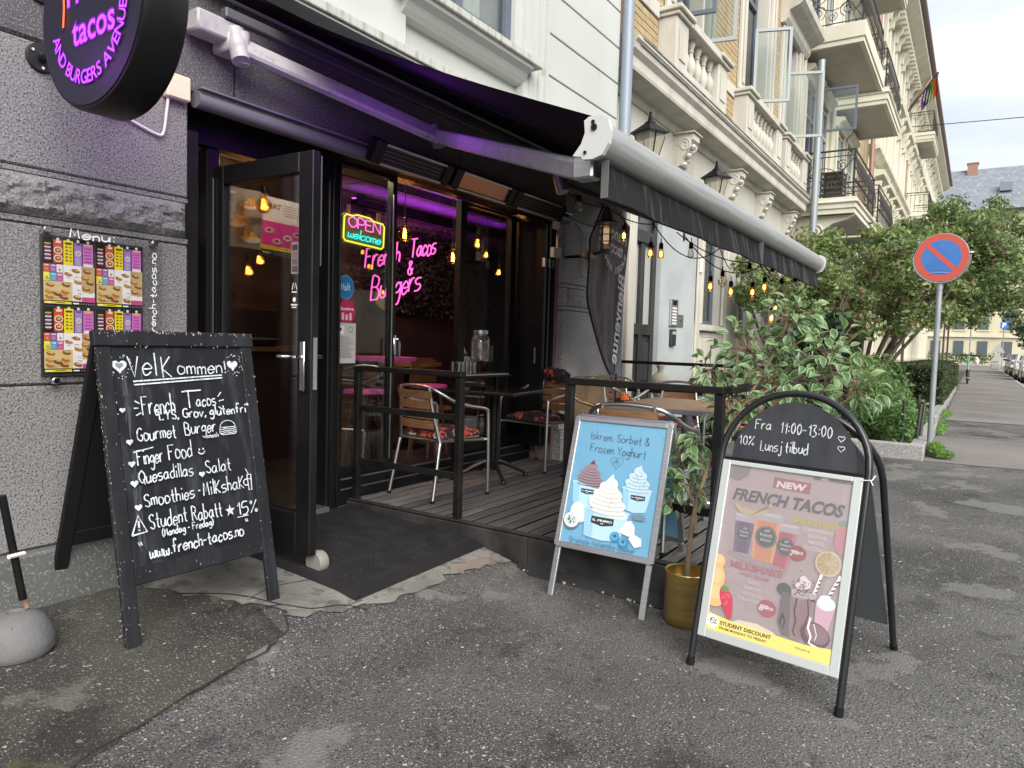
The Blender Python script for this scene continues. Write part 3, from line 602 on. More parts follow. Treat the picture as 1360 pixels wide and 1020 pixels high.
# counter with coffee machine, seen through the open door
ct = thing('counter', 'dark serving counter behind the entrance door', 'counter', (3.9, 2.1, 0.02))
bx('front_panel', mat('counter_dark', (.05, .03, .025), .5), ct, 3.3, 4.7, 1.95, 2.5, .02, 1.0); bx('counter_top', mat('counter_wood', (.22, .13, .07), .4), ct, 3.25, 4.75, 1.9, 2.5, 1.0, 1.04)
cm = thing('coffee_machine', 'dark coffee machine lit by the pendant bulbs on the counter', 'machine', (4.0, 2.1, 1.04))
bx('machine_body', mat('machine_grey', (.08, .075, .07), .3, metal=.6), cm, 3.75, 4.25, 2.0, 2.4, 1.04, 1.38, b=.02); bx('cup_tray', M_chrome, cm, 3.76, 4.24, 1.94, 1.99, 1.10, 1.12)
one('bean_hopper', BG, cm, lambda b: b.lathe([(.03, 1.38), (.07, 1.46), (.07, 1.52), (0, 1.53)], 12, F=Fr((3.85, 2.2, 0), (1, 0, 0), (0, 1, 0))), smooth=True)
bx('warm_wall_lamp', neon_m('lamp_glow', (1, .55, .15), 3), cm, 4.3, 4.42, 2.3, 2.38, 1.15, 1.35)
bx('red_crate', mat('red_crate', (.25, .02, .03), .5), None, 3.3, 3.62, 1.6, 1.88, .62, .88, b=.01)
tag(bpy.data.objects['red_crate'], 'red crate low down behind the entrance door glass', 'crate')
# hanging menu posters
def poster(name, label, cat, F, w_, h, base, fn):
    t = thing(name, label, cat, tuple(F.o)); b = MB(); b.box(0, w_, 0, h, -.004, 0, col(base), F=Fr((0, 0, 0), F.r, F.u)); b.build('sheet', None, t, world=False)
    c = Canvas(Fr((0, 0, 0), F.r, F.u)); fn(c); c.build('print', t); return t
def fnG(c):
    c.rect(0, 0, .34, .45, H('8f8c86')); c.text('FRIES', .02, .40, .03, H('ffffff'), bold=.02)
    for (x, y) in ((.2, .35), (.1, .2), (.22, .09)):
        c.ell(x, y-.02, .075, .03, H('e8e6e0'));
        for i in range(14): c.ell(x+random.uniform(-.05, .05), y+random.uniform(-.02, .035), .022, .008, H(random.choice(['f0c040', 'e0a428', 'c98a20', 'f5d878'])), n=8, a=random.uniform(0, 180))
    for i in range(5): c.rect(.2+.01*(i % 2), .24-.012*i, .1, .005, H('3a3632'))
poster('menu_poster', 'grey hanging food poster with fries, seen through the entrance door', 'poster', Fr((3.32, 1.5, 1.82), (1, -.25, -.03), (.03, 0, 1)), .34, .45, H('8f8c86'), fnG)
def fnP(c):
    c.rect(0, 0, .36, .46, H('f2eef2')); c.rect(0, .07, .36, .2, H('e83aa8')); c.rect(0, .045, .36, .035, H('e8d832')); c.rect(0, 0, .36, .045, H('18161a'))
    c.text('MAT', .03, .37, .06, H('1c1a1e'), bold=.02); c.text('KURV', .02, .012, .025, H('ffffff'), bold=.02)
    for i in range(5): c.rect(.17, .41-.02*i, .15, .006, H('9a96a0'))
    for x, y in ((.06, .2), (.22, .16), (.13, .12), (.3, .2)): c.ell(x, y, .035, .022, H('f6e4ee')); c.ell(x, y, .02, .012, H('6a3a28'))
    for i in range(14): c.rect(.12+.03*(i % 7), .01+.016*(i//7), .018, .005, H('d8d4dc'))
poster('menu_poster', 'tilted pink and white menu poster hanging behind the entrance door glass', 'poster', Fr((3.60, 1.42, 1.78), (1, -.2, -.06), (.08, 0, 1)), .36, .46, H('f2eef2'), fnP)
def fnS(c):
    c.rect(0, 0, .07, .26, H('d8d6d4')); c.rect(0, .0, .07, .03, H('e8c832'))
    for i in range(8): c.ell(.035+random.uniform(-.02, .02), .08+random.uniform(-.03, .04), .02, .008, H('e8b040'), n=8, a=random.uniform(0, 180))
poster('menu_poster', 'narrow food poster between granite corner and entrance door', 'poster', Fr((2.24, .36, 1.66), (1, 0, 0), (0, 0, 1)), .07, .26, H('d8d6d4'), fnS)
# ---- stickers and papers on the glass
def sticker(name, label, F, fn, cat='sticker', w_=None):
    t = thing(name, label, cat, tuple(F.o)); c = Canvas(Fr((0, 0, 0), F.r, F.u)); fn(c); c.build('print', t); return t
FX = lambda x, y, z: Fr((x, y, z), (1, 0, 0), (0, 0, 1))
def fw(c): c.ell(0, 0, .075, .085, H('7f9fae'), n=32); c.ell(0, 0, .069, .079, H('1b7fb4'), n=32); c.hand('Wolt', -.045, -.02, .045, .006, H('d8ecf4'), fit=.09, jit=.0)
sticker('round_sticker', 'round blue sticker with white writing on the window left of the open bay', FX(3.485, .338, 1.49), fw)
def ff(c): c.poly([(-.05, .075), (.05, .075), (.083, 0), (.05, -.075), (-.05, -.075), (-.083, 0)], H('c22a5c')); c.text('foodora', 0, .008, .032, H('ffffff'), bold=.02, align='c', fit=.12); [c.rect(-.05+.035*i, -.06, .022, .05-.012*(i % 2), H('f4c8d8')) for i in range(3)]
sticker('hexagon_sticker', 'pink hexagonal sticker with white writing below the round blue one', FX(3.50, .338, 1.325), ff)
def fpaper(c):
    c.rect(0, 0, .175, .28, H('c9cbc6')); c.rect(.015, .2, .05, .06, H('f4f4f2')); c.ell(.03, .235, .012, .012, H('2a2a2a')); c.ell(.125, .235, .022, .022, H('8fa08c')); c.ell(.125, .235, .014, .014, H('c9cbc6'))
    for i in range(16): c.rect(.02, .18-.0095*i, random.uniform(.08, .135), .0035, H('8d8f8d'))
    for i in range(16): c.rect(.168, .01+i*.017, .005, .009, H('d03a6a'))
sticker('paper_notice', 'grey printed notice taped inside the window below the stickers', FX(3.41, .338, .965), fpaper, 'notice')
def fbadge(c):
    c.rect(0, .16, .055, .16, H('8a8480'))
    for i in range(4): c.rect(.006, .17+.036*i, .043, .030, H(['5a4a48', '6a5a58', '786460', '403a3a'][i]))
    c.line([(.01, .08), (.02, .115), (.028, .09), (.036, .115), (.046, .08)], .005, H('e8e8e8')); c.rect(.008, .065, .04, .007, H('d8d8d8')); c.ell(.028, .03, .012, .012, H('e8e8e8')); c.rect(.004, .0, .05, .008, H('d8d8d8')); c.rect(.01, -.012, .036, .006, H('d8d8d8'))
sticker('door_sticker', 'white badges stacked on the glass of the open entrance door', Fr((DX-.007, -.385, 1.30), (0, -1, 0), (0, 0, 1)), fbadge)
def fwarm(c):
    for i in range(26): c.rect(random.uniform(-.1, .02), random.uniform(-.5, .1), random.uniform(.02, .08), random.uniform(.008, .03), H(random.choice(['6b4038', '8a4a3a', '5a3a58', '7a5a40', '4a2a38'])))
# OPEN welcome neon
on = thing('open_neon_sign', 'rectangular neon sign reading OPEN welcome with yellow border in the window', 'neon sign', (3.46, .30, 1.79))
FO = Fr((3.40, .30, 1.79), (1, 0, -.045), (.045, 0, 1))
one('backplate', mat('sign_backing', (.22, .2, .05), .4), on, lambda b: b.prism([(.0, .02), (.02, 0), (.385, .0), (.41, .02), (.41, .18), (.39, .20), (.3, .20), (.26, .215), (.12, .215), (.08, .2), (.02, .2), (.0, .18)], -.01, 0, F=FO))
one('border_tube', NY, on, lambda b: b.tube([FO.p(x, y, .008) for x, y in [(.012, .03), (.03, .012), (.38, .012), (.398, .03), (.398, .172), (.38, .19), (.29, .19), (.25, .205), (.13, .205), (.09, .19), (.03, .19), (.012, .172)]], .0055, 6, closed=True), smooth=True)
b = MB(); neon_text(b, FO, 'OPEN', .045, .110, .072, .0048, NPk, 0, shear=0, jit=0, fit=.315); b.build('word_open', None, on, smooth=True)
b = MB(); neon_text(b, FO, 'welcome', .04, .038, .056, .0044, NC, 0, shear=.15, jit=0, fit=.32); b.build('word_welcome', None, on, smooth=True)
for x in (.04, .33): one('hanger', mat('hanger_wood', (.5, .3, .15), .6), on, lambda b: b.box(x, x+.03, .2, .26, -.008, .004, F=FO))
# ---- ledge with glasses and drinks dispenser
sh = thing('serving_ledge', 'narrow dark ledge holding the glasses in front of the folded leaf', 'shelf', (4.8, .17, .86))
bx('shelf_top', M_black, sh, 4.42, 5.16, .05, .29, .845, .862, b=.004); bx('tray', mat('tray_edge', (.5, .49, .46), .5), sh, 4.46, 5.14, .06, .28, .863, .872, b=.003); bx('tray_mat', mat('tray_mat', (.02, .02, .035), .5), sh, 4.47, 5.13, .07, .27, .8725, .876)
for x in (4.5, 5.08): bx('shelf_leg', M_black, sh, x, x+.03, .15, .18, .02, .844)
GL2 = glass('tumbler_glass', tint=(.86, .88, .9), refl=.22)
g0 = None
for i in range(9):
    x, y = 4.50+.052*(i % 5)+.01*(i//5), .12+.07*(i//5)
    if g0 is None:
        g0 = one('drinking_glass', GL2, None, lambda b: b.lathe([(.0, 0), (.018, 0), (.023, .095), (.0215, .095), (.017, .006), (0, .006)], 14), smooth=True, world=False); g0.location = (x, y, .877)
    else: g = inst(g0, (x, y, .877))
for i, o in enumerate([o for o in COL.objects if o.name.startswith('drinking_glass')]): tag(o, ('%s clear tumbler in the %s row of glasses on the ledge' % (('leftmost', 'second', 'middle', 'fourth', 'rightmost')[i % 5], 'outer' if i < 5 else 'inner')), 'glass', 'tumblers on the serving ledge')
dd = thing('drinks_dispenser', 'clear glass drinks dispenser jar with metal lid on a stand', 'dispenser', (4.86, .17, .877))
FD = Fr((4.86, .17, 0), (1, 0, 0), (0, 1, 0))
one('jar', glass('jar_glass', tint=(.72, .74, .74), refl=.16, body=.12, bc=(.6, .6, .6)), dd, lambda b: b.lathe([(0, .975), (.075, .975), (.08, .985), (.08, 1.15), (.07, 1.18), (.055, 1.19), (.055, 1.2)], 20, F=FD), smooth=True)
one('lid', M_alu, dd, lambda b: b.lathe([(.058, 1.2), (.062, 1.205), (.062, 1.235), (0, 1.237)], 20, F=FD), smooth=True)
one('tap', M_chrome, dd, lambda b: (b.tube([(4.86-.05, .11, 1.0), (4.86-.075, .08, 1.0), (4.86-.08, .075, .98)], .009, 8),), smooth=True)
one('stand', M_black, dd, lambda b: (b.tube([FD.p(*q, .972) for q in arc(0, 0, .075, 0, 345, 16)], .004, 6, closed=True), [b.tube([(4.86+.07*math.cos(a), .17+.07*math.sin(a), .972), (4.86+.085*math.cos(a), .17+.085*math.sin(a), .878)], .004, 5) for a in (.5, 2.1, 3.7, 5.2)]))
# inside tables with pink edge, stools
def round_table(x, y, z, r, label, edge):
    t = thing('bar_table', label, 'table', (x, y, .02)); F_ = Fr((x, y, 0), (1, 0, 0), (0, 1, 0))
    one('tabletop', edge, t, lambda b: b.lathe([(0, z-.03), (r, z-.03), (r, z), (0, z)], 28, F=F_)); one('pedestal', M_black, t, lambda b: b.lathe([(.2, .02), (.2, .035), (.03, .06), (.03, z-.031)], 16, F=F_), smooth=True)
pk = mat('pink_lit_edge', (.38, .06, .22), .35, em=(.9, .1, .5), es=.05)
round_table(4.62, 1.15, .98, .36, 'round table with pink edge behind the left window leaf', pk); round_table(5.55, 1.6, .9, .36, 'wooden round table deeper inside the cafe', mat('table_wood_in', (.2, .12, .06), .4))
for x, y in ((5.19, 1.0), (4.2, .85)):
    t = thing('bar_stool', 'pink topped stool in front of the inside tables' if x > 5 else 'pink topped stool behind the left window leaf', 'stool', (x, y, .02)); F_ = Fr((x, y, 0), (1, 0, 0), (0, 1, 0))
    one('seat', pk, t, lambda b: b.lathe([(0, .69), (.17, .69), (.175, .70), (.17, .72), (0, .725)], 20, F=F_), smooth=True)
    for k in range(4): one('leg', mat('stool_leg', (.12, .07, .04), .5), t, lambda b: b.tube([(x+.1*math.cos(k*1.57+.7), y+.1*math.sin(k*1.57+.7), .69), (x+.19*math.cos(k*1.57+.7), y+.19*math.sin(k*1.57+.7), .02)], .013, 6))
t = thing('indoor_chair', 'brown wooden chair back seen inside behind the rail', 'chair', (5.45, 1.15, .02))
wdb = mat('brown_wood', (.19, .10, .05), .5, c2=(.12, .06, .03), ns=4)
one('backrest', wdb, t, lambda b: b.prism(smooth2 := [(-.2, .72), (-.19, .93), (-.1, .96), (.1, .96), (.19, .93), (.2, .72)], 0, .02, F=FX(5.45, 1.3, 0)))
bx('seat', wdb, t, 5.25, 5.65, .95, 1.3, .45, .48, b=.01)
for dx in (-.17, .17):
    for dy in (-.15, .13): one('leg', wdb, t, lambda b: b.tube([(5.45+dx, 1.13+dy, .45), (5.45+dx*1.1, 1.13+dy*1.1, .02)], .015, 6))

# ------------------------------------------------------------ awning
aw = thing('awning', 'black folding-arm awning with grey front bar and dusty valance over the terrace', 'awning', (4.7, -.05, 2.87))
M_fab = mat('awning_fabric', (.006, .006, .008), .9, spec=.1, c2=(.009, .009, .012), ns=3)
b = MB()
def fab(u, v):
    x = 2.45+4.5*u; y = -.14-1.94*v; z = 2.86-.86*v-.035*math.sin(math.pi*v)*(1-.3*math.sin(math.pi*u)); return (x, y, z)
b.grid(fab, 40, 14); k = len(b.v); b.grid(lambda u, v: tuple(V(fab(u, v))+V((0, 0, .004))), 40, 14)
for i in range(14): pass
b.build('fabric', M_fab, aw, smooth=True, fix=False)
for u in (.25, .5, .75): one('fabric_seam', mat('fabric_seam', (.02, .02, .024), .9), aw, lambda b: b.tube([tuple(V(fab(u, v/14))-V((0, 0, .003))) for v in range(15)], .004, 4))
bx('wall_housing', M_black, aw, 2.12, 6.98, -.15, -.005, 2.865, 2.95, b=.01)
one('torsion_bar', mat('bar_grey', (.10, .10, .105), .5, metal=.4), aw, lambda b: b.box(2.2, 6.95, -.16, -.11, 2.70, 2.75, b=.006))
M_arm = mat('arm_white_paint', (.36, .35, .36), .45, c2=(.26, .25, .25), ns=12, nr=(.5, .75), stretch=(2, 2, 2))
one('front_bar', mat('bar_silver', (.40, .41, .41), .4, metal=.5, c2=(.31, .32, .32), ns=4, stretch=(.6, 14, 14)), aw, lambda b: b.sweep([(-2.02, 1.885), (-2.045, 1.862), (-2.07, 1.858), (-2.095, 1.868), (-2.12, 1.895), (-2.13, 1.93), (-2.125, 1.965), (-2.105, 1.99), (-2.08, 2.0), (-2.055, 1.997), (-2.04, 1.985), (-2.03, 1.96), (-2.035, 1.92)], 2.465, 6.94), smooth=True)
FC = Fr((0, 0, 0), (0, -1, 0), (0, 0, 1))
capP = [(1.985, 1.868), (2.02, 1.862), (2.03, 1.85), (2.07, 1.848), (2.11, 1.86), (2.135, 1.90), (2.142, 1.95), (2.13, 1.99), (2.10, 2.008), (2.05, 2.008), (2.03, 1.995), (2.035, 1.95), (2.02, 1.91)]
for x in (2.44, 6.94):
    o = one('end_cap', mat('cap_white', (.5, .51, .51), .45), aw, lambda b: b.prism(capP, -x-.024, -x, F=FC))
for (yy, zz, r_) in ((2.07, 1.985, .008), (2.075, 1.965, .013), (2.04, 1.875, .007)):
    one('screw', M_black, aw, lambda b: b.lathe([(0, .003), (r_, .003), (r_, 0)], 10, F=Fr((2.437, -yy, zz), (0, -1, 0), (0, 0, 1))))
M_val = mat('valance_fabric', (.016, .0155, .018), .9, spec=.1, c2=(.085, .085, .087), ns=7, nr=(.52, .78), nd=6, stretch=(3.2, 1, .35))
b = MB(); b.grid(lambda u, v: (2.52+4.38*u, -2.065-.012*math.sin(u*34)*v-.03*v, 1.868-.155*v), 120, 6); b.build('valance', M_val, aw, smooth=True, fix=False)
one('valance_hem', M_val, aw, lambda b: b.tube([(2.52+4.38*i/60, -2.095-.012*math.sin(i/60*34), 1.712) for i in range(61)], .006, 6), smooth=True)
for x in (2.52, 4.9): one('valance_seam', mat('seam', (.1, .1, .1), .8), aw, lambda b: b.box(x, x+.006, -2.1, -2.07, 1.715, 1.86))
# folding arms
def arm(name, P0, P1, P2, w0=.05, mt0=M_arm, mt1=M_arm):
    P0, P1, P2 = V(P0), V(P1), V(P2)
    def bar(a, b_, w, mt, nm):
        d = (b_-a).normalized(); n = V((0, .42, 1)).normalized(); s_ = d.cross(n).normalized(); F = Fr(a, d, s_)
        bx(nm, mt, aw, .03, (b_-a).length-.03, -w*.55, w*.55, -w, w, b=.012, F=F)
    bar(P0, P1, w0, mt0, 'upper_arm'); bar(P1, P2, w0*.85, mt1, 'forearm')
    one('elbow', M_alub, aw, lambda b: b.tube([P1-V((0, .02, .06)), P1+V((0, .02, .06))], .045, 12), smooth=True)
    one('shoulder', mt0, aw, lambda b: (b.tube([P0-V((0, .03, .08)), P0+V((0, .03, .08))], .045, 12), b.box(P0.x-.05, P0.x+.05, P0.y, -.01, P0.z-.03, P0.z+.06, b=.01)), smooth=True)
    one('wrist', M_alub, aw, lambda b: b.box(P2.x-.04, P2.x+.04, P2.y-.03, P2.y+.06, P2.z-.03, P2.z+.06, b=.008))
arm('left_arm', (2.27, -.15, 2.585), (3.54, -.4, 2.43), (2.56, -2.0, 1.83))
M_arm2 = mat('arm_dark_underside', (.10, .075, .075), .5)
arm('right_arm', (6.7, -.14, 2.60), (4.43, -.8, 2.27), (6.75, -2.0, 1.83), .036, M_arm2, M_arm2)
one('mount_bracket', M_arm, aw, lambda b: (b.box(2.06, 2.32, -.14, -.02, 2.60, 2.70, b=.01), b.tube([(2.30, -.15, 2.50), (2.30, -.15, 2.66)], .035, 10)), smooth=True)
plight('purple_fill', (2.95, -.75, 2.30), (.42, .06, 1), 8, .12); plight('purple_fill', (2.15, -.6, 2.40), (.45, .10, 1), 3, .1)  # purple point lights added to tint the arm, no fixture behind them
# ---- heaters under the lintel
def heater(x0, x1, label, lit=False):
    t = thing('patio_heater', label, 'heater', (x0, -.12, 2.30)); F = Fr((x0, -.14, 2.30), (1, 0, 0), (0, -.5, .87))
    W = x1-x0; P = lambda n, mt, *a, b=0.: bx(n, mt, t, *a, b=b, F=F)
    P('casing', mat('heater_casing', (.05, .05, .055), .4, metal=.5), 0, W, -.06, .07, -.06, -.02, b=.01)
    P('end_cap', M_black, -.03, .05, -.07, .08, -.065, .012, b=.008); P('end_cap', M_black, W-.05, W+.03, -.07, .08, -.065, .012, b=.008)
    P('edge_trim', M_alub, .05, W-.05, -.068, -.055, -.02, .008); P('edge_trim', M_alub, .05, W-.05, .058, .07, -.02, .008)
    P('reflector', mat('heater_copper', (.65, .32, .2), .35, metal=.6) if lit else mat('heater_reflector', (.10, .10, .105), .35, metal=.6), .05, W-.05, -.05, .055, -.019, -.012)
    if not lit:
        b = MB()
        for i in range(int((W-.12)/.022)):
            for j in range(4): b.box(.06+i*.022, .075+i*.022, -.045+j*.025, -.031+j*.025, -.008, -.004, F=F)
        tag(b.build('grille', mat('grille_dark', (.03, .03, .033), .5, metal=.4), t), kind='stuff')
    one('hanger', M_black, t, lambda b: [b.tube([(x0+W*f, -.1, 2.33), (x0+W*f, -.04, 2.42)], .008, 6) for f in (.2, .8)])
heater(3.28, 3.98, 'first patio heater from the entrance, grey grille under the lintel'); heater(4.08, 4.80, 'middle patio heater with copper coloured reflector', True); heater(4.88, 5.62, 'patio heater nearest the granite pillar under the lintel')
# ---- junction box with white cable on the granite
jb = thing('junction_box', 'cream junction box with white cable at the granite corner beside the round sign', 'electric box', (1.97, 0, 2.27))
bx('box', mat('cream_plastic', (.62, .55, .42), .5), jb, 1.965, 2.085, -.05, -.001, 2.27, 2.385, b=.006)
one('cable', mat('cable_white', (.7, .66, .62), .5), jb, lambda b: b.tube(smoothpts([(1.985, -.02, 2.272), (1.975, -.02, 2.19), (1.965, -.012, 2.10), (1.93, -.012, 2.085), (1.8, -.012, 2.12), (1.73, -.02, 2.15), (1.71, -.05, 2.18)], 6), .0065, 7), smooth=True)
jb = thing('junction_box', 'small white switch boxes with loose cables on the pillar edge', 'electric box', (5.75, -.02, 2.0))
for a in ((5.66, 5.72, 1.93, 2.02), (5.73, 5.80, 1.93, 2.03), (5.68, 5.76, 2.19, 2.27)): bx('box', mat('cream_white', (.6, .58, .54), .5), jb, a[0], a[1], -.05, -.01, a[2], a[3], b=.004)
one('cable', MC['cable_white'], jb, lambda b: [b.tube(smoothpts(P, 6), .006, 6) for P in ([(5.76, -.03, 2.03), (5.78, -.03, 2.15), (5.92, -.03, 2.27), (6.05, -.02, 2.30)], [(5.74, -.03, 2.03), (5.75, -.03, 2.17), (5.9, -.03, 2.30), (6.0, -.02, 2.36)],
    [(6.0, -.015, 2.33), (6.22, -.015, 2.28), (6.3, -.015, 2.1), (6.28, -.015, 1.88), (6.34, -.015, 1.83), (6.52, -.015, 1.84)], [(6.1, -.015, 2.32), (6.32, -.015, 2.25), (6.36, -.015, 2.05), (6.44, -.03, 1.98), (6.38, -.03, 1.9), (6.32, -.03, 1.96), (6.42, -.03, 2.03), (6.5, -.02, 1.9)])], smooth=True)
# ---- wall lantern and floodlight on pillar
wl = thing('wall_lantern', 'ribbed metal lantern with glass cylinder on the granite pillar behind the banner', 'lamp', (6.45, -.12, 2.1))
FL_ = Fr((5.70, -.55, 0), (.7, 0, 0), (0, .7, 0)); M_lan = mat('lantern_grey', (.10, .10, .115), .45, metal=.4)
one('cap', M_lan, wl, lambda b: b.lathe([(0.0000, 2.34), (0.0252, 2.34), (0.0288, 2.32), (0.0396, 2.31), (0.0396, 2.30), (0.0468, 2.29), (0.0468, 2.28), (0.0540, 2.265), (0.0540, 2.25), (0.0612, 2.235), (0.1080, 2.215), (0.1116, 2.205), (0.1080, 2.198), (0.0000, 2.198)], 24, F=FL_), smooth=True)
one('glass_cylinder', glass('lantern_glass', tint=(.95, .9, .8), refl=.12), wl, lambda b: b.lathe([(0.0540, 2.197), (0.0576, 2.19), (0.0576, 2.0), (0.0504, 1.98)], 20, F=FL_), smooth=True)
one('lamp_tube', neon_m('lantern_glow', (.7, .5, .3), .45), wl, lambda b: b.lathe([(0.0216, 2.18), (0.0252, 2.16), (0.0252, 2.04), (0.0180, 2.03)], 12, F=FL_), smooth=True)
for z in (2.16, 2.10, 2.04): one('louvre', M_lan, wl, lambda b: b.lathe([(.059, z), (.066, z), (.066, z+.008), (.059, z+.008)], 20, F=FL_), smooth=True)
one('base', M_lan, wl, lambda b: (b.lathe([(0.0000, 1.95), (0.0360, 1.95), (0.0562, 1.979), (0.0000, 1.98)], 18, F=FL_), b.tube([(5.70, -.55, 1.96), (5.80, -.3, 1.95), (6.0, -.01, 1.97)], .014, 8)), smooth=True)
fl = thing('floodlight', 'small tilted floodlight with copper face below the wall lantern', 'lamp', (6.3, -.1, 1.85))
FF_ = Fr((5.62, -.40, 1.93), (1, 0, -.18), (.0, -.35, .9)); bx('housing', mat('flood_body', (.16, .10, .085), .5, metal=.3), fl, 0, .18, -.03, .04, -.05, .0, b=.006, F=FF_); bx('face', mat('flood_face', (.45, .28, .2), .4), fl, .01, .17, -.025, .035, .0005, .004, F=FF_)
one('bracket', M_black, fl, lambda b: b.tube([(5.73, -.40, 1.93), (5.95, -.01, 1.96)], .012, 6))
# ------------------------------------------------------------ round illuminated sign
rs = thing('round_sign', 'round black projecting shop sign with glowing purple tacos lettering', 'sign', (1.41, -.69, 1.93))
FS = Fr((1.30, -.69, 2.27), (0, -1, 0), (0, 0, 1))
M_sf = mat('sign_face', (.018, .018, .030), .5, spec=.3)
one('drum', M_black, rs, lambda b: b.lathe([(0, -.15), (.345, -.15), (.352, -.14), (.352, -.015), (.345, 0), (.335, .002), (0, .002)], 64, F=FS), smooth=True)
one('face', M_sf, rs, lambda b: b.lathe([(0, .0025), (.334, .0025), (.334, .005), (0, .0052)], 64, F=FS), smooth=True)
c = Canvas(Fr(FS.p(0, 0, .006), FS.r, FS.u), z=.0005)
HALO = mat('purple_halo', (.05, .0, .12), .5, em=(.32, .015, .9), es=.28)
for s, x, y, sz, a in (('French', .03, .03, .125, 2), ('tacos', .03, -.115, .135, 2)):
    c.text(s, x, y, sz, HALO, bold=.055, align='c', ang=a, fit=(.29 if s == 'tacos' else .36))
    c.text(s, x, y, sz, NV, bold=.012, align='c', ang=a, fit=(.285 if s == 'tacos' else .355))
s = 'AND BURGERS AVENUE'; a0, a1 = 195, 352
adv = [textmesh(ch, .02)[2]+.12 if ch != ' ' else .35 for ch in s]; tot = sum(adv); acc = 0
for ch, ad in zip(s, adv):
    an = R(a0+(a1-a0)*(acc+ad/2)/tot); acc += ad; r = .262
    if ch != ' ':
        c.text(ch, r*math.cos(an), r*math.sin(an), .068, HALO, bold=.05, ang=math.degrees(an)+90, align='c'); c.text(ch, r*math.cos(an), r*math.sin(an), .068, NV, bold=.0, ang=math.degrees(an)+90, align='c')
for P in ([(-.17, .03), (-.16, -.06), (-.15, -.12)], [(-.19, .06), (-.21, -.0)], [(-.155, .12), (-.165, .03)]): pass
c.line([(-.175, .30), (-.16, .1), (-.158, .02), (-.165, -.045)], .012, NO)
c.build('lettering', rs, world=True)
M_br = mat('bracket_black', (.02, .02, .022), .5, metal=.3)
def bracket(n, z, y0, x):
    one(n, M_br, rs, lambda b: (b.lathe([(0, .014), (.055, .014), (.06, .008), (.06, .0)], 20, F=Fr((x, -.001, z), (1, 0, 0), (0, 0, 1))), b.tube([(x, -.01, z), (x, y0, z)], .022, 10)), smooth=True)
bracket('wall_bracket', 2.27, -.345, 1.44)
for a in (30, 150, 270): one('bolt', M_chrome, rs, lambda b: b.lathe([(0, .006), (.006, .006), (.007, 0)], 8, F=Fr((1.44+.043*math.cos(R(a)), -.015, 2.27+.043*math.sin(R(a))), (1, 0, 0), (0, 0, 1))))
one('lower_mount', mat('mount_grey', (.2, .2, .22), .4, metal=.4), rs, lambda b: (b.tube([(1.71, -.001, 2.18), (1.71, -.05, 2.18)], .05, 16), b.tube([(1.71, -.04, 2.18), (1.5, -.42, 2.09)], .016, 8)), smooth=True)
bracket('upper_bracket', 2.55, -.5, 1.44)
plight('sign_glow', (1.12, -.62, 2.12), (.5, .08, 1), 2.4, .1); plight('sign_glow', (1.78, -.3, 2.02), (.45, .1, 1), 2.4, .1); plight('wall_glow', (1.85, -.22, 2.35), (1, .6, .3), .9, .05)

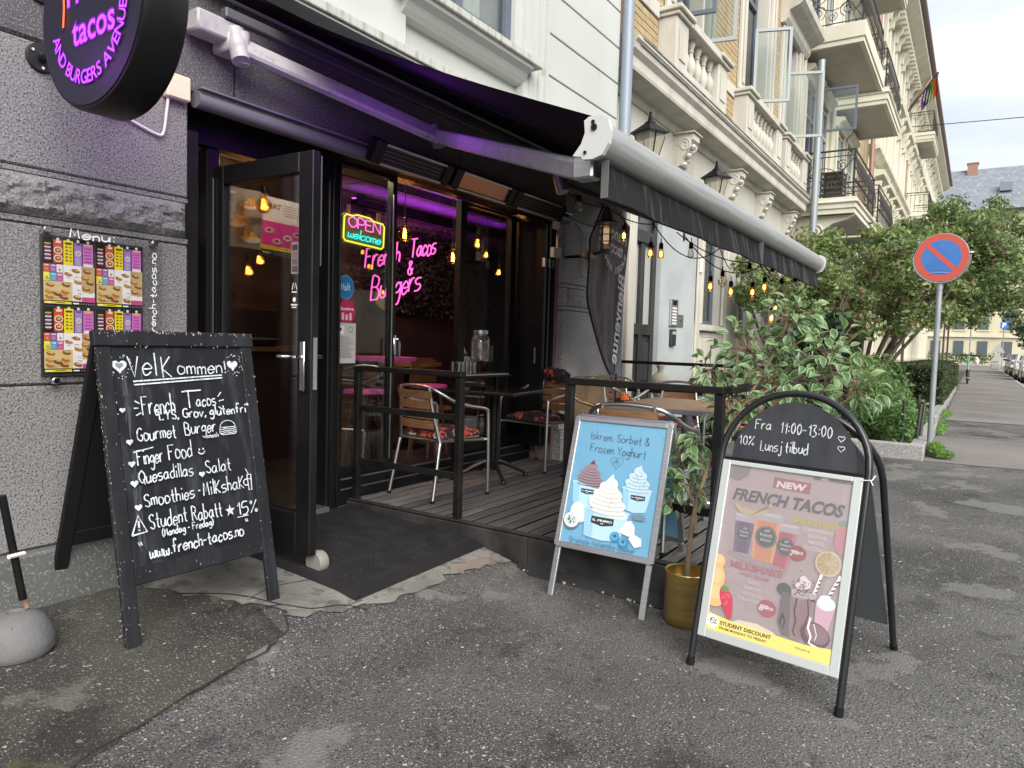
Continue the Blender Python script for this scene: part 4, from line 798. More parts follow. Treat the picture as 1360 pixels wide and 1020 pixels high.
# ------------------------------------------------------------ menu board on the wall
mb = thing('menu_board', 'clear acrylic wall board holding four colourful menu sheets, headed Menu', 'menu board', (1.68, 0, .905))
bx('backing', mat('board_backing', (.02, .02, .022), .5, c2=(.05, .05, .055), ns=6), mb, 1.425, 1.862, -.014, -.004, .945, 1.545)
for x, z in ((1.445, 1.565), (1.91, 1.565), (1.47, .925), (1.91, .925)): one('standoff_bolt', M_chrome, mb, lambda b: b.lathe([(0, .044), (.012, .044), (.015, .04), (.015, 0)], 14, F=FX(x, 0, z)), smooth=True)
def page(c, x, y, w_, h):
    r = random.Random(3)
    X = lambda f: x+w_*f; Y = lambda f: y+h*f
    def rc(a, b_, d, e, cl): c.rect(X(a), Y(b_), w_*d, h*e, H(cl))
    rc(0, 0, 1, 1, '141316')
    rc(.01, .62, .17, .37, '101012'); rc(.2, .63, .17, .35, 'd8562a'); rc(.39, .61, .19, .37, 'f2dc28'); rc(.6, .6, .15, .36, 'a888d0'); rc(.77, .6, .21, .36, 'd878c8')
    for a in (.285, .485, .675, .875): c.ell(X(a), Y(.985), w_*.03, w_*.03, H('efe8e4'), n=10)
    for i in range(5):
        rc(.03, .90-.055*i, .12, .018, 'e8e4e0' if i else '9fd040'); rc(.04, .88-.055*i, .1, .012, 'c83a88')
        rc(.43, .87-.05*i, .04, .022, '5a4a18'); rc(.5, .87-.05*i, .05, .016, '8a7420'); rc(.8, .88-.05*i, .14, .014, 'a03a98')
    rc(.42, .925, .13, .025, '3a3010'); rc(.24, .93, .1, .03, 'f4ece8'); rc(.62, .93, .11, .02, '5a3a8a'); rc(.8, .93, .14, .02, 'f0dc40'); rc(.78, .61, .19, .04, 'f4eef4')
    for yy in (.82, .70): c.ell(X(.285), Y(yy), w_*.085, h*.055, H('f0e6dc'), n=14); c.ell(X(.285), Y(yy), w_*.065, h*.04, H('a04a24'), n=12); c.ell(X(.29), Y(yy+.005), w_*.04, h*.02, H('e0b050'), n=8)
    c.ell(X(.675), Y(.8), w_*.055, h*.045, H('e8e0f0'), n=14); c.ell(X(.675), Y(.8), w_*.04, h*.032, H('c8a8a0'), n=10)
    for i in range(6): rc(.63, .72-.018*i, .09, .008, 'd8d0ec')
    rc(0, .49, .12, .12, 'd85a30'); rc(.125, .49, .12, .12, '9a6ac0'); rc(.25, .49, .12, .12, 'f0ecf0'); rc(0, .36, .12, .125, 'ece020'); rc(.125, .36, .12, .125, '48b0e0'); rc(.25, .36, .12, .125, 'd860b0')
    for i in range(3):
        for j in range(2): c.ell(X(.06+.125*i), Y(.53-.13*j), w_*.028, h*.022, H('c89878'), n=8); rc(.02+.125*i, .58-.13*j, .08, .014, 'f4f0f0')
    rc(.375, .29, .36, .32, 'f1eff2'); rc(0, .07, .55, .285, 'd9c08c'); rc(.55, .07, .19, .22, 'eeeaee'); rc(.74, .21, .26, .4, 'c8ac7c'); rc(.74, .14, .26, .07, 'f0eef0'); rc(.74, .065, .26, .075, 'd05088')
    for cx_, cy_ in ((.62, .53), (.47, .47), (.66, .36), (.84, .53), (.8, .43), (.9, .36), (.82, .27), (.12, .3), (.42, .31), (.1, .2), (.4, .2), (.1, .12), (.38, .12), (.25, .17), (.64, .13)):
        c.ell(X(cx_), Y(cy_), w_*.085, h*.03, H(r.choice(['b8803c', 'a0682c', 'c89048', '8a4a20'])), n=12, a=-12); c.ell(X(cx_), Y(cy_+.006), w_*.06, h*.013, H(r.choice(['58802c', 'd8a040', 'c04028', '5a3418'])), n=8, a=-12); c.ell(X(cx_+.01), Y(cy_+.014), w_*.05, h*.012, H('e0b468'), n=8, a=-10)
    for i in range(26): rc(r.uniform(.02, .9), r.uniform(.08, .58), r.uniform(.04, .09), .006, r.choice(['6a5a58', '9a8478', '7a7a80', 'b04040']))
    rc(0, .02, .52, .035, 'eee030'); rc(.55, .025, .12, .02, 'ffffff'); rc(.03, .028, .1, .018, 'f8f8f0'); rc(.2, .032, .2, .012, '6a6420')
    for i in range(6): rc(.7+.05*i, .022, .025, .02, '8a8a90')
for i, (x, z) in enumerate(((1.432, 1.25), (1.648, 1.25), (1.432, .957), (1.648, .957))):
    c = Canvas(FX(x, -.015, z), z=.0004, dz=.00006); page(c, 0, 0, .208, .285); c.build('menu_sheet', mb, world=True)
bx('acrylic_panel', glass('acrylic', tint=(.97, .975, .975), refl=.02), mb, 1.415, 1.945, -.034, -.030, .905, 1.585)
c = Canvas(FX(1.415, -.0345, .905)); CH = mat('chalk_marker', (.75, .76, .78), .8)
c.hand('Menu:', .115, .637, .038, .0065, CH, fit=.20, jit=.03); c.hand('www.french-tacos.no', .497, .10, .030, .0045, CH, ang=90, fit=.52, jit=.05)
c.build('lettering', mb, world=True)

# ------------------------------------------------------------ chalkboard A-frame
M_cb = mat('chalkboard_black', (.010, .011, .014), .6, spec=.25, c2=(.026, .028, .033), ns=4, nr=(.45, .8), nd=8, stretch=(3, 3, .6), speck=[(55, .73, (.35, .28, .24))])
M_cbs = mat('chalk_surface', (.011, .012, .016), .75, spec=.2, c2=(.042, .045, .055), ns=5, nr=(.5, .78), nd=9, stretch=(3.2, 3.2, .5))
M_wear = mat('worn_wood_edge', (.36, .29, .25), .8)
def chip(b, F, x, y, z, rnd, s=.004):
    k = 5; w_ = rnd.uniform(.4, 1.4)*s; h = rnd.uniform(.5, 2.2)*s; b.add([F.p(x+w_*math.cos(i*1.256)*rnd.uniform(.6, 1.2), y+h*math.sin(i*1.256)*rnd.uniform(.6, 1.2), z) for i in range(k)], [tuple(range(k))])
cbd = thing('chalkboard_sign', 'worn black wooden A-frame chalkboard with handwritten Velkommen menu', 'chalkboard', (1.78, -.68, gz(1.78, -.68)), -.031)
tl = .2; Wc = .70
FB = Fr((-Wc/2, 0, 0), (1, 0, 0), (0, math.sin(tl), math.cos(tl)))
def cpt(n, F, a, mt=M_cb, bb=.004): return bx(n, mt, cbd, *a, b=bb, F=F, world=False)
for x in (0, Wc-.058): cpt('leg', FB, (x, x+.058, 0, 1.19, -.024, 0))
cpt('top_rail', FB, (-.008, Wc+.008, 1.19, 1.255, -.030, .006)); cpt('bottom_rail', FB, (.058, Wc-.058, .235, .305, -.022, -.002)); cpt('panel', FB, (.058, Wc-.058, .305, 1.19, -.018, -.008), M_cbs, 0)
# rear frame leans the other way
zt = 1.25*math.cos(tl); yt = 1.25*math.sin(tl); tb = math.atan2(.69-yt, zt)
FBk = Fr((Wc/2, .69, .06), (-1, 0, 0), (0, -math.sin(tb), math.cos(tb)))
for x in (0, Wc-.058): cpt('rear_leg', FBk, (x, x+.058, 0, 1.19, -.024, 0), M_blackm)
cpt('rear_rail', FBk, (.058, Wc-.058, .25, .32, -.022, -.002), M_blackm); cpt('rear_panel', FBk, (.058, Wc-.058, .32, 1.17, -.018, -.008), M_blackm, 0)
b = MB(); rn = random.Random(5)
for i in range(95):
    if rn.random() < .65: x = rn.choice([0, .003, .055, Wc-.058, Wc-.003, Wc-.056])+rn.uniform(-.002, .003); y = rn.random()**.7*1.19
    else: x = rn.uniform(0, Wc); y = rn.choice([1.2, 1.25, 1.252, 1.19])+rn.uniform(-.004, .002)
    chip(b, FB, x, y, .0066 if y > 1.188 else .0007, rn, rn.uniform(.001, .0036))
for i in range(45): x = rn.choice([.03, .1, .28, .3, .52, .6, .66])+rn.gauss(0, .035); chip(b, FB, min(Wc, max(0, x)), 1.252-abs(rn.gauss(0, .008)), .0068, rn, rn.uniform(.0015, .004))
for i in range(60): chip(b, Fr(FB.p(-.0006, 0, 0), FB.n, FB.u), rn.uniform(-.024, 0), rn.random()*1.19, -.0003, rn, .003)
tag(b.build('paint_chips', M_wear, cbd, world=False, fix=False), kind='stuff')
c = Canvas(Fr(FB.p(0, 0, -.0078), FB.r, FB.u), z=.0004, dz=.00006)
CK = mat('chalk_white', (.58, .62, .66), .9, c2=(.26, .29, .32), ns=75, nr=(.45, .72)); CKd = mat('chalk_dust', (.16, .18, .21), .9)
rn = random.Random(9)
for i in range(24):      # smears of rubbed chalk
    x = rn.choice([.09, .1, .11, rn.uniform(.08, .6)]); y = rn.uniform(.45, 1.12); L = rn.uniform(.03, .2)
    c.poly([(x, y), (x+rn.uniform(.004, .02), y-.01), (x+rn.uniform(.0, .012), y-L), (x-.003, y-L*.8)], mat('chalk_smear_%d' % (i % 3), [(.028, .031, .038), (.036, .04, .048), (.048, .053, .063)][i % 3], .9))
Wd = .0049
def hd(s, x, y, sz, x1, wd=Wd*1.0, ang=1.0, jit=.028): c.hand(s, x, y, sz, wd, CK, ang=ang, fit=x1-x, jit=jit)
c.heart(.085, 1.11, .030, CK); c.heart(.085, 1.112, .016, CKd); c.heart(.592, 1.108, .027, CK)
for cx_ in (.085, .592):
    for i in range(34):
        a = rn.uniform(0, 6.28); r_ = rn.uniform(.036, .055); c.ell(cx_+r_*math.cos(a), 1.11+r_*math.sin(a), .0022, .0022, CK, n=6)
hd('Vel', .118, 1.066, .085, .245, .0058); hd('K', .258, 1.062, .088, .31, .0058); hd('ommen!', .325, 1.068, .058, .562, .0054)
c.line([(.131, 1.045), (.53, 1.062)], .006, CK); c.line([(.133, 1.031), (.53, 1.050)], .006, CK)
c.line([(.128, .965), (.148, .952)], .005, CK); c.line([(.122, .935), (.14, .935)], .005, CK); c.line([(.128, .905), (.15, .915)], .005, CK)
hd('French', .156, .905, .075, .30, .0053); hd('T', .345, .925, .075, .39, .0054); c.line([(.33, .994), (.42, .998)], .006, CK); hd('acos', .393, .925, .05, .49, .0053)
c.line([(.497, .965), (.515, .985)], .005, CK); c.line([(.5, .945), (.525, .95)], .005, CK); c.line([(.495, .92), (.515, .905)], .005, CK)
hd('"LYS, Grov, glutenfri"', .205, .878, .038, .652, .0058)
c.heart(.075, .93, .012, CK); c.heart(.09, .80, .014, CK)
hd('Gourmet', .122, .80, .052, .29); hd('Burger', .325, .808, .052, .475); hd('smash', .42, .785, .018, .48, .003)
c.line(arc(.527, .825, .038, 0, 180, 10, .03)+[(.489, .825), (.565, .825)], .0035, CK); 
for dy in (.003, .012, .02): c.line([(.483, .822-dy), (.50, .818-dy), (.52, .824-dy), (.54, .818-dy), (.57, .823-dy)], .0035, CK)
c.line([(.488, .80), (.495, .793), (.56, .793), (.567, .80)], .004, CK)
c.heart(.088, .712, .014, CK); hd('Finger', .112, .703, .06, .222); hd('Food', .242, .71, .062, .35); c.line([(.378, .743), (.379, .735)], .006, CK); c.line([(.396, .744), (.397, .736)], .006, CK); c.line(arc(.388, .735, .016, 200, 345, 7), .005, CK)
c.line([(.098, .757), (.18, .77)], .0045, CK)
c.heart(.09, .633, .016, CK); hd('Quesadillas', .112, .63, .05, .345); c.heart(.378, .632, .014, CK); hd('Salat', .40, .632, .052, .525)
c.heart(.095, .537, .015, CK); hd('Smoothies', .122, .535, .05, .34); hd('-', .352, .545, .04, .366); hd('MilKshaK', .375, .538, .056, .578)
c.line([(.592, .60), (.612, .60), (.609, .53), (.595, .53), (.592, .60)], .005, CK); c.line([(.600, .60), (.588, .628)], .004, CK); c.line(arc(.585, .567, .014, 60, 300, 8), .005, CK); c.line([(.594, .58), (.611, .58)], .004, CK)
c.line([(.058, .432), (.088, .505), (.118, .437), (.058, .432)], .007, CK); c.line([(.088, .485), (.088, .458)], .007, CK); c.ell(.088, .448, .0035, .0035, CK, n=6)
hd('Student', .132, .443, .058, .295); hd('Rabatt', .312, .44, .058, .455)
c.poly([(.488+(.024 if i % 2 == 0 else .010)*math.sin(i*math.pi/5), .455+(.026 if i % 2 == 0 else .011)*math.cos(i*math.pi/5)) for i in range(10)], CK)
hd('15%', .52, .425, .055, .635, .0053); c.line([(.52, .418), (.575, .42)], .004, CK)
hd('(Mandag - Fredag)', .178, .405, .028, .405, .0045)
hd('"', .078, .345, .05, .10, .0048); hd('www.french-tacos.no', .118, .328, .048, .545, .006); hd('"', .556, .35, .05, .575, .0048)
c.build('chalk_writing', cbd)
# ------------------------------------------------------------ ice cream poster stand
ice = thing('snap_frame_sign', 'aluminium A-frame stand with light blue ice cream poster', 'sign', (3.22, -1.76, -.2), -1.576)
ti = .29; Wi = .53; FI = Fr((-Wi/2, 0, 0), (1, 0, 0), (0, math.sin(ti), math.cos(ti)))
def ipt(n, F, a, mt=M_alub, bb=.003): return bx(n, mt, ice, *a, b=bb, F=F, world=False)
def snapframe(F, nm):
    for x in (-.012, Wi-.020): ipt('leg', F, (x, x+.032, 0, .268, -.02, -.002))
    for x in (-.012, Wi-.020): one('foot', M_blackm, ice, lambda b: b.box(x, x+.032, -.012, 0, -.02, -.002, F=F), world=False)
    for x0, x1, y0, y1 in ((-.02, .012, .275, .985), (Wi-.012, Wi+.020, .275, .985), (.012, Wi-.012, .268, .30), (.012, Wi-.012, .962, .992)): ipt(nm, F, (x0, x1, y0, y1, -.018, .004))
    for x, y, a0 in ((.012, .30, 180), (Wi-.012, .30, 270), (Wi-.012, .960, 0), (.012, .960, 90)):
        one('frame_corner', M_alub, ice, lambda b: b.prism([(x, y)]+arc(x, y, .033, a0, a0+90, 6), -.019, .0035, F=F), world=False)
    ipt('poster_board', F, (.012, Wi-.012, .30, .962, -.014, -.006), mat('blue_poster', H('86c2e4'), .35), 0)
snapframe(FI, 'frame')
zt = .99*math.cos(ti); yt = .99*math.sin(ti)
FIb = Fr((Wi/2, .62, .02), (-1, 0, 0), (0, -math.sin(math.atan2(.62-yt-.02, zt)), math.cos(math.atan2(.62-yt-.02, zt))))
snapframe(FIb, 'rear_frame')
c = Canvas(Fr(FI.p(0, 0, -.0058), FI.r, FI.u), z=.0003, dz=.00006)
for i in range(7): c.poly([(.012, .30+.018*i), (.2, .32+.02*i), (.35, .31+.016*i), (Wi-.012, .33+.02*i), (Wi-.012, .3), (.012, .3)], H(['7fbce2', '84c0e4', '7ab8e0', '80bde3', '86c2e5', '7cb9e1', '82bee3'][i])) if i < 2 else None
def wtext(s, x, y, sz, wd, fit): c.hand(s, x, y, sz, wd, H('4d6a82'), fit=fit, jit=.01, ang=-1.0)
wtext('Iskrem, Sorbet &', .088, .868, .040, .0042, .35); wtext('Frozen Yoghurt', .10, .80, .042, .0042, .33)
c.heart(.268, .757, .036, H('4d7a82'), out=.0022); c.hand('49,-', .248, .745, .026, .0026, H('3d7a52'), fit=.045, jit=.01)
def swirl(cx, by, w_, h, base, dark, n=6, specks=0, tip=None):
    for k in range(n):
        f = k/n; ww = w_*(1-.86*f**1.5)*.5; yy = by+h*f*.84; sh_ = .006*((-1)**k)
        c.ell(cx+sh_, yy+h/n*.25, ww, h/n*1.15, base, n=26, a=-12); c.line([(cx+ww*math.cos(R(a)), yy+h/n*.8*math.sin(R(a))-.003*k/n) for a in range(200, 350, 15)], .0045*(1-f*.5), dark)
        c.line([(cx+ww*.8*math.cos(R(a)), yy+h/n*.35*math.sin(R(a))) for a in range(190, 300, 22)], .003, tuple(min(1, q*1.12+.02) for q in base))
    c.poly([(cx-w_*.10, by+h*.84), (cx+w_*.1, by+h*.84), (cx+w_*.06, by+h*.95), (cx+.008, by+h*1.04), (cx-w_*.03, by+h*.95)], tip or base)
    for i in range(specks):
        a = rn.uniform(0, 6.28); q = rn.random()**.5; f = rn.random(); c.ell(cx+math.cos(a)*q*w_*.42*(1-f*.7), by+h*f*.8, .0035, .0016, H('5a4a44'), n=6, a=rn.uniform(0, 90))
def cup(x0, x1, y1, xb0, xb1, y0, c1, c2, lab, lx0=None, lx1=None):
    c.poly([(x0, y1), (xb0, y0), ((xb0+xb1)/2, y0-.012), (xb1, y0), (x1, y1)], c1); c.poly([(x0, y1), (xb0, y0), (xb0+(xb1-xb0)*.25, y0-.008), (x0+(x1-x0)*.22, y1)], c2); c.ell((x0+x1)/2, y1, (x1-x0)/2+.004, .011, tuple(min(1, q*1.1) for q in c1), n=24); c.ell((x0+x1)/2, y1, (x1-x0)/2-.006, .007, c2, n=24)
    if lab:
        a, b_ = lx0, lx1; ym = (y0+y1)/2+.01; hh = (b_-a)*.30
        c.poly([(a, ym+hh*.6), (b_, ym+hh*.6), (b_, ym-hh*.3), ((a+b_)/2, ym-hh*.62), (a, ym-hh*.3)], H('2c3238')); c.text('IL PRIMO', (a+b_)/2, ym-hh*.02, hh*.42, H('e8ecee'), bold=.015, align='c', fit=(b_-a)*.86); c.rect((a+b_)/2-.008, ym-hh*.32, .016, hh*.12, H('c8ccd0'))
cup(.03, .215, .625, .045, .20, .515, H('a9cfe6'), H('8fbfe0'), 1, .085, .165); swirl(.13, .625, .16, .125, H('8c7a84'), H('5a4452'), 7, tip=H('6a3448'))
cup(.325, .485, .63, .34, .47, .52, H('a9cfe6'), H('8fbfe0'), 1, .375, .455); swirl(.405, .63, .145, .125, H('b6cddb'), H('88a4b8'), 6, 16)
c.ell(.10, .46, .055, .05, H('c8d2d0')); c.ell(.085, .47, .04, .05, H('d6dcd6'))
cup(.125, .385, .50, .145, .35, .352, H('aecfe2'), H('93bfdc'), 1, .175, .305); swirl(.255, .495, .23, .19, H('dbdcd6'), H('a8aca8'), 7, 14)
c.ell(.062, .412, .048, .044, H('5a6a74')); c.ell(.062, .420, .045, .040, H('d4dcd8')); c.ell(.062, .42, .034, .029, H('b8c8c8'))
for i in range(12): c.ell(.062+rn.uniform(-.022, .022), .42+rn.uniform(-.017, .017), .005, .003, H('2a3238'), n=7, a=rn.uniform(0, 180))
c.poly([(.34, .40), (.375, .46), (.40, .467), (.425, .44), (.43, .40), (.40, .385)], H('e0e2dc')); c.poly([(.40, .375), (.42, .405), (.47, .385), (.475, .35), (.44, .335)], H('dde2e2')); c.poly([(.40, .50), (.46, .505), (.475, .49), (.47, .475), (.41, .475)], H('6a8494'))
for x, y in ((.325, .372), (.375, .352)): c.ell(x, y, .027, .026, H('3a80b0')); c.ell(x-.002, y+.003, .021, .019, H('5aa4d0')); c.ell(x, y+.005, .008, .007, H('2a5a80')); [c.ell(x+.012*math.cos(k), y+.005+.01*math.sin(k), .003, .003, H('2a5a80'), n=5) for k in range(0, 6)]
c.hand('Originale italienske smaker', .07, .308, .026, .0028, H('4d7290'), fit=.385, jit=.02)
c.build('print', ice)
bx('clear_sheet', glass('poster_film', tint=(.97, .98, .98), refl=.03), ice, .012, Wi-.012, .30, .962, -.0035, -.003, F=FI, world=False)

# ------------------------------------------------------------ arched poster stand
ar = thing('arched_sign', 'black arch-top A-frame stand with pink smoothie poster and small blackboard', 'sign', (2.86, -2.68, -.2), -1.712)
ta = .24; Wa = .60; FA = Fr((-Wa/2, 0, 0), (1, 0, 0), (0, math.sin(ta), math.cos(ta)))
def archpts(F, k=0.):
    P = [(.0, 0), (.0, .5), (.0, .905)]+[(Wa/2-(Wa/2)*math.cos(R(a)), .905+.295*math.sin(R(a))) for a in range(8, 173, 8)]+[(Wa, .905), (Wa, .5), (Wa, 0)]
    return [F.p(x, y, 0) for x, y in P]
M_tb = mat('tube_black', (.015, .015, .018), .25)
one('front_tube', M_tb, ar, lambda b: b.tube(archpts(FA), .0145, 12), smooth=True, world=False)
yt = 1.15*math.sin(ta); zt = 1.15*math.cos(ta); D2 = .80; tb = math.atan2(D2-yt-.03, zt)
FAb = Fr((-Wa/2, D2, .0), (1, 0, 0), (0, -math.sin(tb), math.cos(tb)))
one('rear_tube', M_tb, ar, lambda b: b.tube(archpts(FAb), .0145, 12), smooth=True, world=False)
for F in (FA, FAb):
    for x in (0, Wa): one('rubber_foot', M_blackm, ar, lambda b: b.tube([F.p(x, -.006, 0), F.p(x, .03, 0)], .017, 10), world=False)
def apt(n, F, a, mt, bb=0.): return bx(n, mt, ar, *a, b=bb, F=F, world=False)
M_bb = mat('small_blackboard', (.03, .032, .038), .6, spec=.3, c2=(.045, .047, .054), ns=5, stretch=(3, 3, 1))
bbP = [(.048, .90)]+[(Wa/2-(Wa/2-.045)*math.cos(R(a)), .90+.262*math.sin(R(a))) for a in range(6, 175, 7)]+[(Wa-.045, .90)]
one('blackboard', M_bb, ar, lambda b: b.prism(bbP, -.006, .0, F=FA), world=False); one('rear_panel', mat('rear_panel_grey', (.10, .115, .125), .5), ar, lambda b: b.prism([(.02, .14), (Wa-.02, .14)]+[(x, y) for x, y in reversed(bbP)], -.004, .004, F=FAb), world=False)
M_wf = mat('frame_pale', (.60, .64, .63), .35, metal=.35)
for a in ((.014, .050, .128, .885, -.012, .012), (Wa-.050, Wa-.014, .128, .885, -.012, .012), (.050, Wa-.05, .128, .165, -.012, .012), (.05, Wa-.05, .865, .885, -.012, .012)): apt('poster_frame', FA, a, M_wf, .003)
apt('black_rail', FA, (.02, Wa-.02, .886, .899, -.012, .006), M_black)
apt('poster_board', FA, (.05, Wa-.05, .165, .865, -.008, .0), mat('pink_poster', H('c9b2b6'), .45))
for x in (Wa+.012,): one('cable_tie', mat('white_tie', (.8, .8, .8), .5), ar, lambda b: (b.tube([FA.p(x-.028, .875, .016), FA.p(x+.006, .88, .016), FA.p(x+.012, .90, .0)], .002, 5), b.tube([FA.p(x, .88, .016), FA.p(x+.012, .86, .016)], .0018, 5)), world=False)
c = Canvas(Fr(FA.p(0, 0, .0006), FA.r, FA.u), z=.0004, dz=.00006)
c.hand('Fra', .132, 1.035, .042, .0042, CK, fit=.075); c.hand('11:00-13:00', .238, 1.028, .045, .0045, CK, fit=.215); c.hand('10%', .068, .958, .04, .0042, CK, fit=.075, ang=2); c.hand('Lunsj tilbud', .168, .945, .042, .0045, CK, fit=.20, ang=1)
c.heart(.486, 1.028, .013, CK, out=.003); c.heart(.490, .988, .013, CK, out=.003)
c.build('chalk_writing', ar)
c = Canvas(Fr(FA.p(0, 0, .0006), FA.r, FA.u), z=.0004, dz=.00005)
rn = random.Random(4); XA, XB = .05, Wa-.05
for i in range(14): c.ell(rn.uniform(.12, .48), rn.uniform(.25, .8), rn.uniform(.03, .07), rn.uniform(.02, .05), H(rn.choice(['c6aeb3', 'ccb6ba', 'c8b0b4', 'c4acb0'])), n=16)
c.poly([(XA, .865), (.14, .865), (.13, .825), (.095, .80), (XA, .81)], H('93858c')); c.rect(.40, .853, .15, .012, H('7a5a60')); c.rect(.43, .853, .03, .012, H('c8b8b8'))
c.poly([(.243, .795), (.245, .84), (.395, .835), (.392, .79)], H('b86068')); c.text('NEW', .318, .800, .036, H('f4eef0'), bold=.05, shear=.12, align='c', fit=.125)
c.text('FRENCH TACOS', .078, .722, .066, H('55484e'), bold=.04, shear=.25, fit=.455)
c.text('SMOOTHIE', .335, .668, .034, H('cfc660'), bold=.05, fit=.175)
for i, s in enumerate(('STRAWBERRY,', 'BANANA,', 'MANGO,', 'SKOGBAER')): c.text(s, .445, .645-.024*i, .020, H('f2e8ea'), bold=.015, align='c', fit=(.12, .075, .065, .10)[i])
def plcup(x0, x1, y1, xb0, xb1, y0, cc, cd_):
    c.poly([(x0, y1), (xb0, y0), (xb1, y0), (x1, y1)], cc); c.poly([(x0, y1), (xb0, y0), (xb0+.012, y0), (x0+.014, y1)], cd_); c.poly([(x1-.016, y1), (xb1-.012, y0), (xb1, y0), (x1, y1)], cd_); c.poly([(x0-.004, y1-.022), (x0-.004, y1+.006), (x1+.004, y1+.006), (x1+.004, y1-.022)], H('c9bfc8')); c.ell((x0+x1)/2, y1+.006, (x1-x0)/2+.004, .006, H('ddd4da'))
def logo(x, y, r):
    c.ell(x, y, r, r, H('4c4854'), n=24); c.ell(x, y, r*.92, r*.92, H('aaa4ac'), n=24); c.ell(x, y, r*.87, r*.87, H('4a4652'), n=24)
    c.text('french', x, y+r*.05, r*.45, H('e8e0e6'), bold=.01, align='c', fit=r*1.15); c.text('tacos', x, y-r*.38, r*.45, H('e8e0e6'), bold=.01, align='c', fit=r*1.0)
    for k in range(4): c.line([(x-r*.2+r*.13*k, y+r*.45), (x-r*.05+r*.13*k, y+r*.72)], r*.06, H('d8d0d8'))
plcup(.105, .19, .655, .115, .18, .505, H('70507c'), H('86648e')); plcup(.285, .37, .645, .272, .345, .478, H('c85c6c'), H('d88690')); plcup(.185, .30, .675, .195, .285, .488, H('e69a6e'), H('efb48c'))
c.poly([(.10, .505), (.35, .475), (.34, .455), (.2, .465), (.09, .49)], H('b8a0a6'))
logo(.15, .585, .035); logo(.243, .588, .045); logo(.327, .565, .037)
c.poly([tuple(p)[:2] for p in smoothpts([(.09, .71, 0), (.13, .695, 0), (.19, .69, 0), (.25, .71, 0), (.245, .73, 0), (.235, .69, 0), (.20, .665, 0), (.15, .662, 0), (.11, .68, 0)], 4, closed=True)], H('dcc8a8'))
c.ell(.376, .55, .036, .030, H('b04048')); c.text('79', .365, .538, .03, H('f6eef0'), bold=.05, align='c', shear=.2, fit=.034); c.text('KR', .392, .548, .015, H('f6eef0'), bold=.04, align='c')
c.text('MILKSHAKE', .112, .438, .038, H('c6667c'), bold=.04, fit=.22, ang=.6); c.text('WITH CREAM', .155, .413, .02, H('cc7488'), bold=.01, fit=.125)
for i, s in enumerate(('OREO,', 'SNIKERS,', 'NUTELLA,', 'STRAWBERRY')): c.text(s, .222, .388-.024*i, .019, H('efe6e8'), bold=.012, align='c', fit=(.05, .075, .08, .115)[i])
c.ell(.288, .309, .038, .033, H('c2405c')); c.text('89', .275, .297, .032, H('f6eef0'), bold=.05, align='c', shear=.2, fit=.04); c.text('KR', .306, .305, .015, H('f6eef0'), bold=.04, align='c')
c.ell(.498, .535, .052, .052, H('c9a878'), n=28); c.ell(.498, .536, .048, .048, H('e9dcc6'), n=28); c.ell(.498, .536, .042, .042, H('d4b47e'), n=26)
for k in range(10): a = k*math.pi/5; c.line([(.498, .536), (.498+.04*math.cos(a), .536+.04*math.sin(a))], .002, H('ece2cc'))
c.ell(XB-.012, .635, .030, .055, H('d8808e')); c.rect(XB, .5, .02, .25, M_wf); c.ell(XB-.012, .70, .02, .012, H('8aa07a'))
# milkshake glass with whipped cream, straws, sauce
c.ell(.345, .40, .028, .026, H('3e363c')); c.poly([(.34, .39), (.335, .27), (.36, .225), (.40, .225), (.40, .39)], H('7a6268'))
c.poly([(.372, .39), (.385, .25), (.39, .222), (.43, .222), (.445, .25), (.47, .38)], H('b89aa0')); c.poly([(.41, .39), (.415, .24), (.43, .225), (.445, .25), (.46, .385)], H('a28288'))
c.line([(.40, .38), (.395, .33), (.405, .29), (.40, .25), (.41, .235)], .006, H('4a3238')); c.line([(.44, .385), (.45, .33), (.44, .28)], .005, H('503840')); c.line([(.352, .30), (.345, .27), (.36, .25), (.365, .28), (.35, .31)], .006, H('3e2c32')); c.line([(.372, .388), (.40, .38), (.43, .392), (.468, .382)], .008, H('4a3238'))
for k in range(6): c.ell(.42+.004*((-1)**k), .395+.012*k, .05*(1-k*.14), .015, H('cfc0c6'), n=18, a=8); c.line([(.42+.04*(1-k*.14)*math.cos(R(a)), .395+.012*k+.012*math.sin(R(a))) for a in range(200, 340, 28)], .003, H('9a868e'))
for k in range(34): c.ell(.42+rn.gauss(0, .02), .42+rn.gauss(0, .02), .003, .002, H('4a3a40'), n=6, a=rn.uniform(0, 90))
c.line([(.462, .41), (.48, .49)], .011, H('e6dce0')); [c.line([(.463+.0035*k, .415+.016*k), (.473+.0035*k, .421+.016*k)], .005, H('6a5a62')) for k in range(4)]
c.poly([(.472, .38), (.478, .26), (.52, .24), (.545, .375)], H('c0a0b0')); c.ell(.51, .385, .035, .026, H('cfd6da')); c.ell(.505, .40, .022, .016, H('dde2e4'))
c.line([(.515, .41), (.55, .50)], .012, H('e6dce0')); [c.line([(.515+.007*k, .418+.018*k), (.528+.007*k, .424+.018*k)], .006, H('5e5866')) for k in range(4)]
c.ell(.485, .26, .055, .045, H('6e5a62'), a=-20); c.ell(.49, .265, .045, .035, H('8a747c'), a=-20); c.line([(.46, .32), (.455, .28), (.47, .25), (.465, .225), (.50, .215)], .008, H('e4dee2')); c.line([(.475, .30), (.49, .26), (.485, .24)], .004, H('d4ccd0'))
for a in ((.06, .38, .04, .06), (.065, .31, .05, .05), (.062, .45, .03, .03)): c.ell(*a, H('ddb07a')); c.ell(a[0], a[1]+.01, a[2]*.7, a[3]*.6, H('e2bd90'))
c.rect(.02, .2, .03, .3, M_wf)
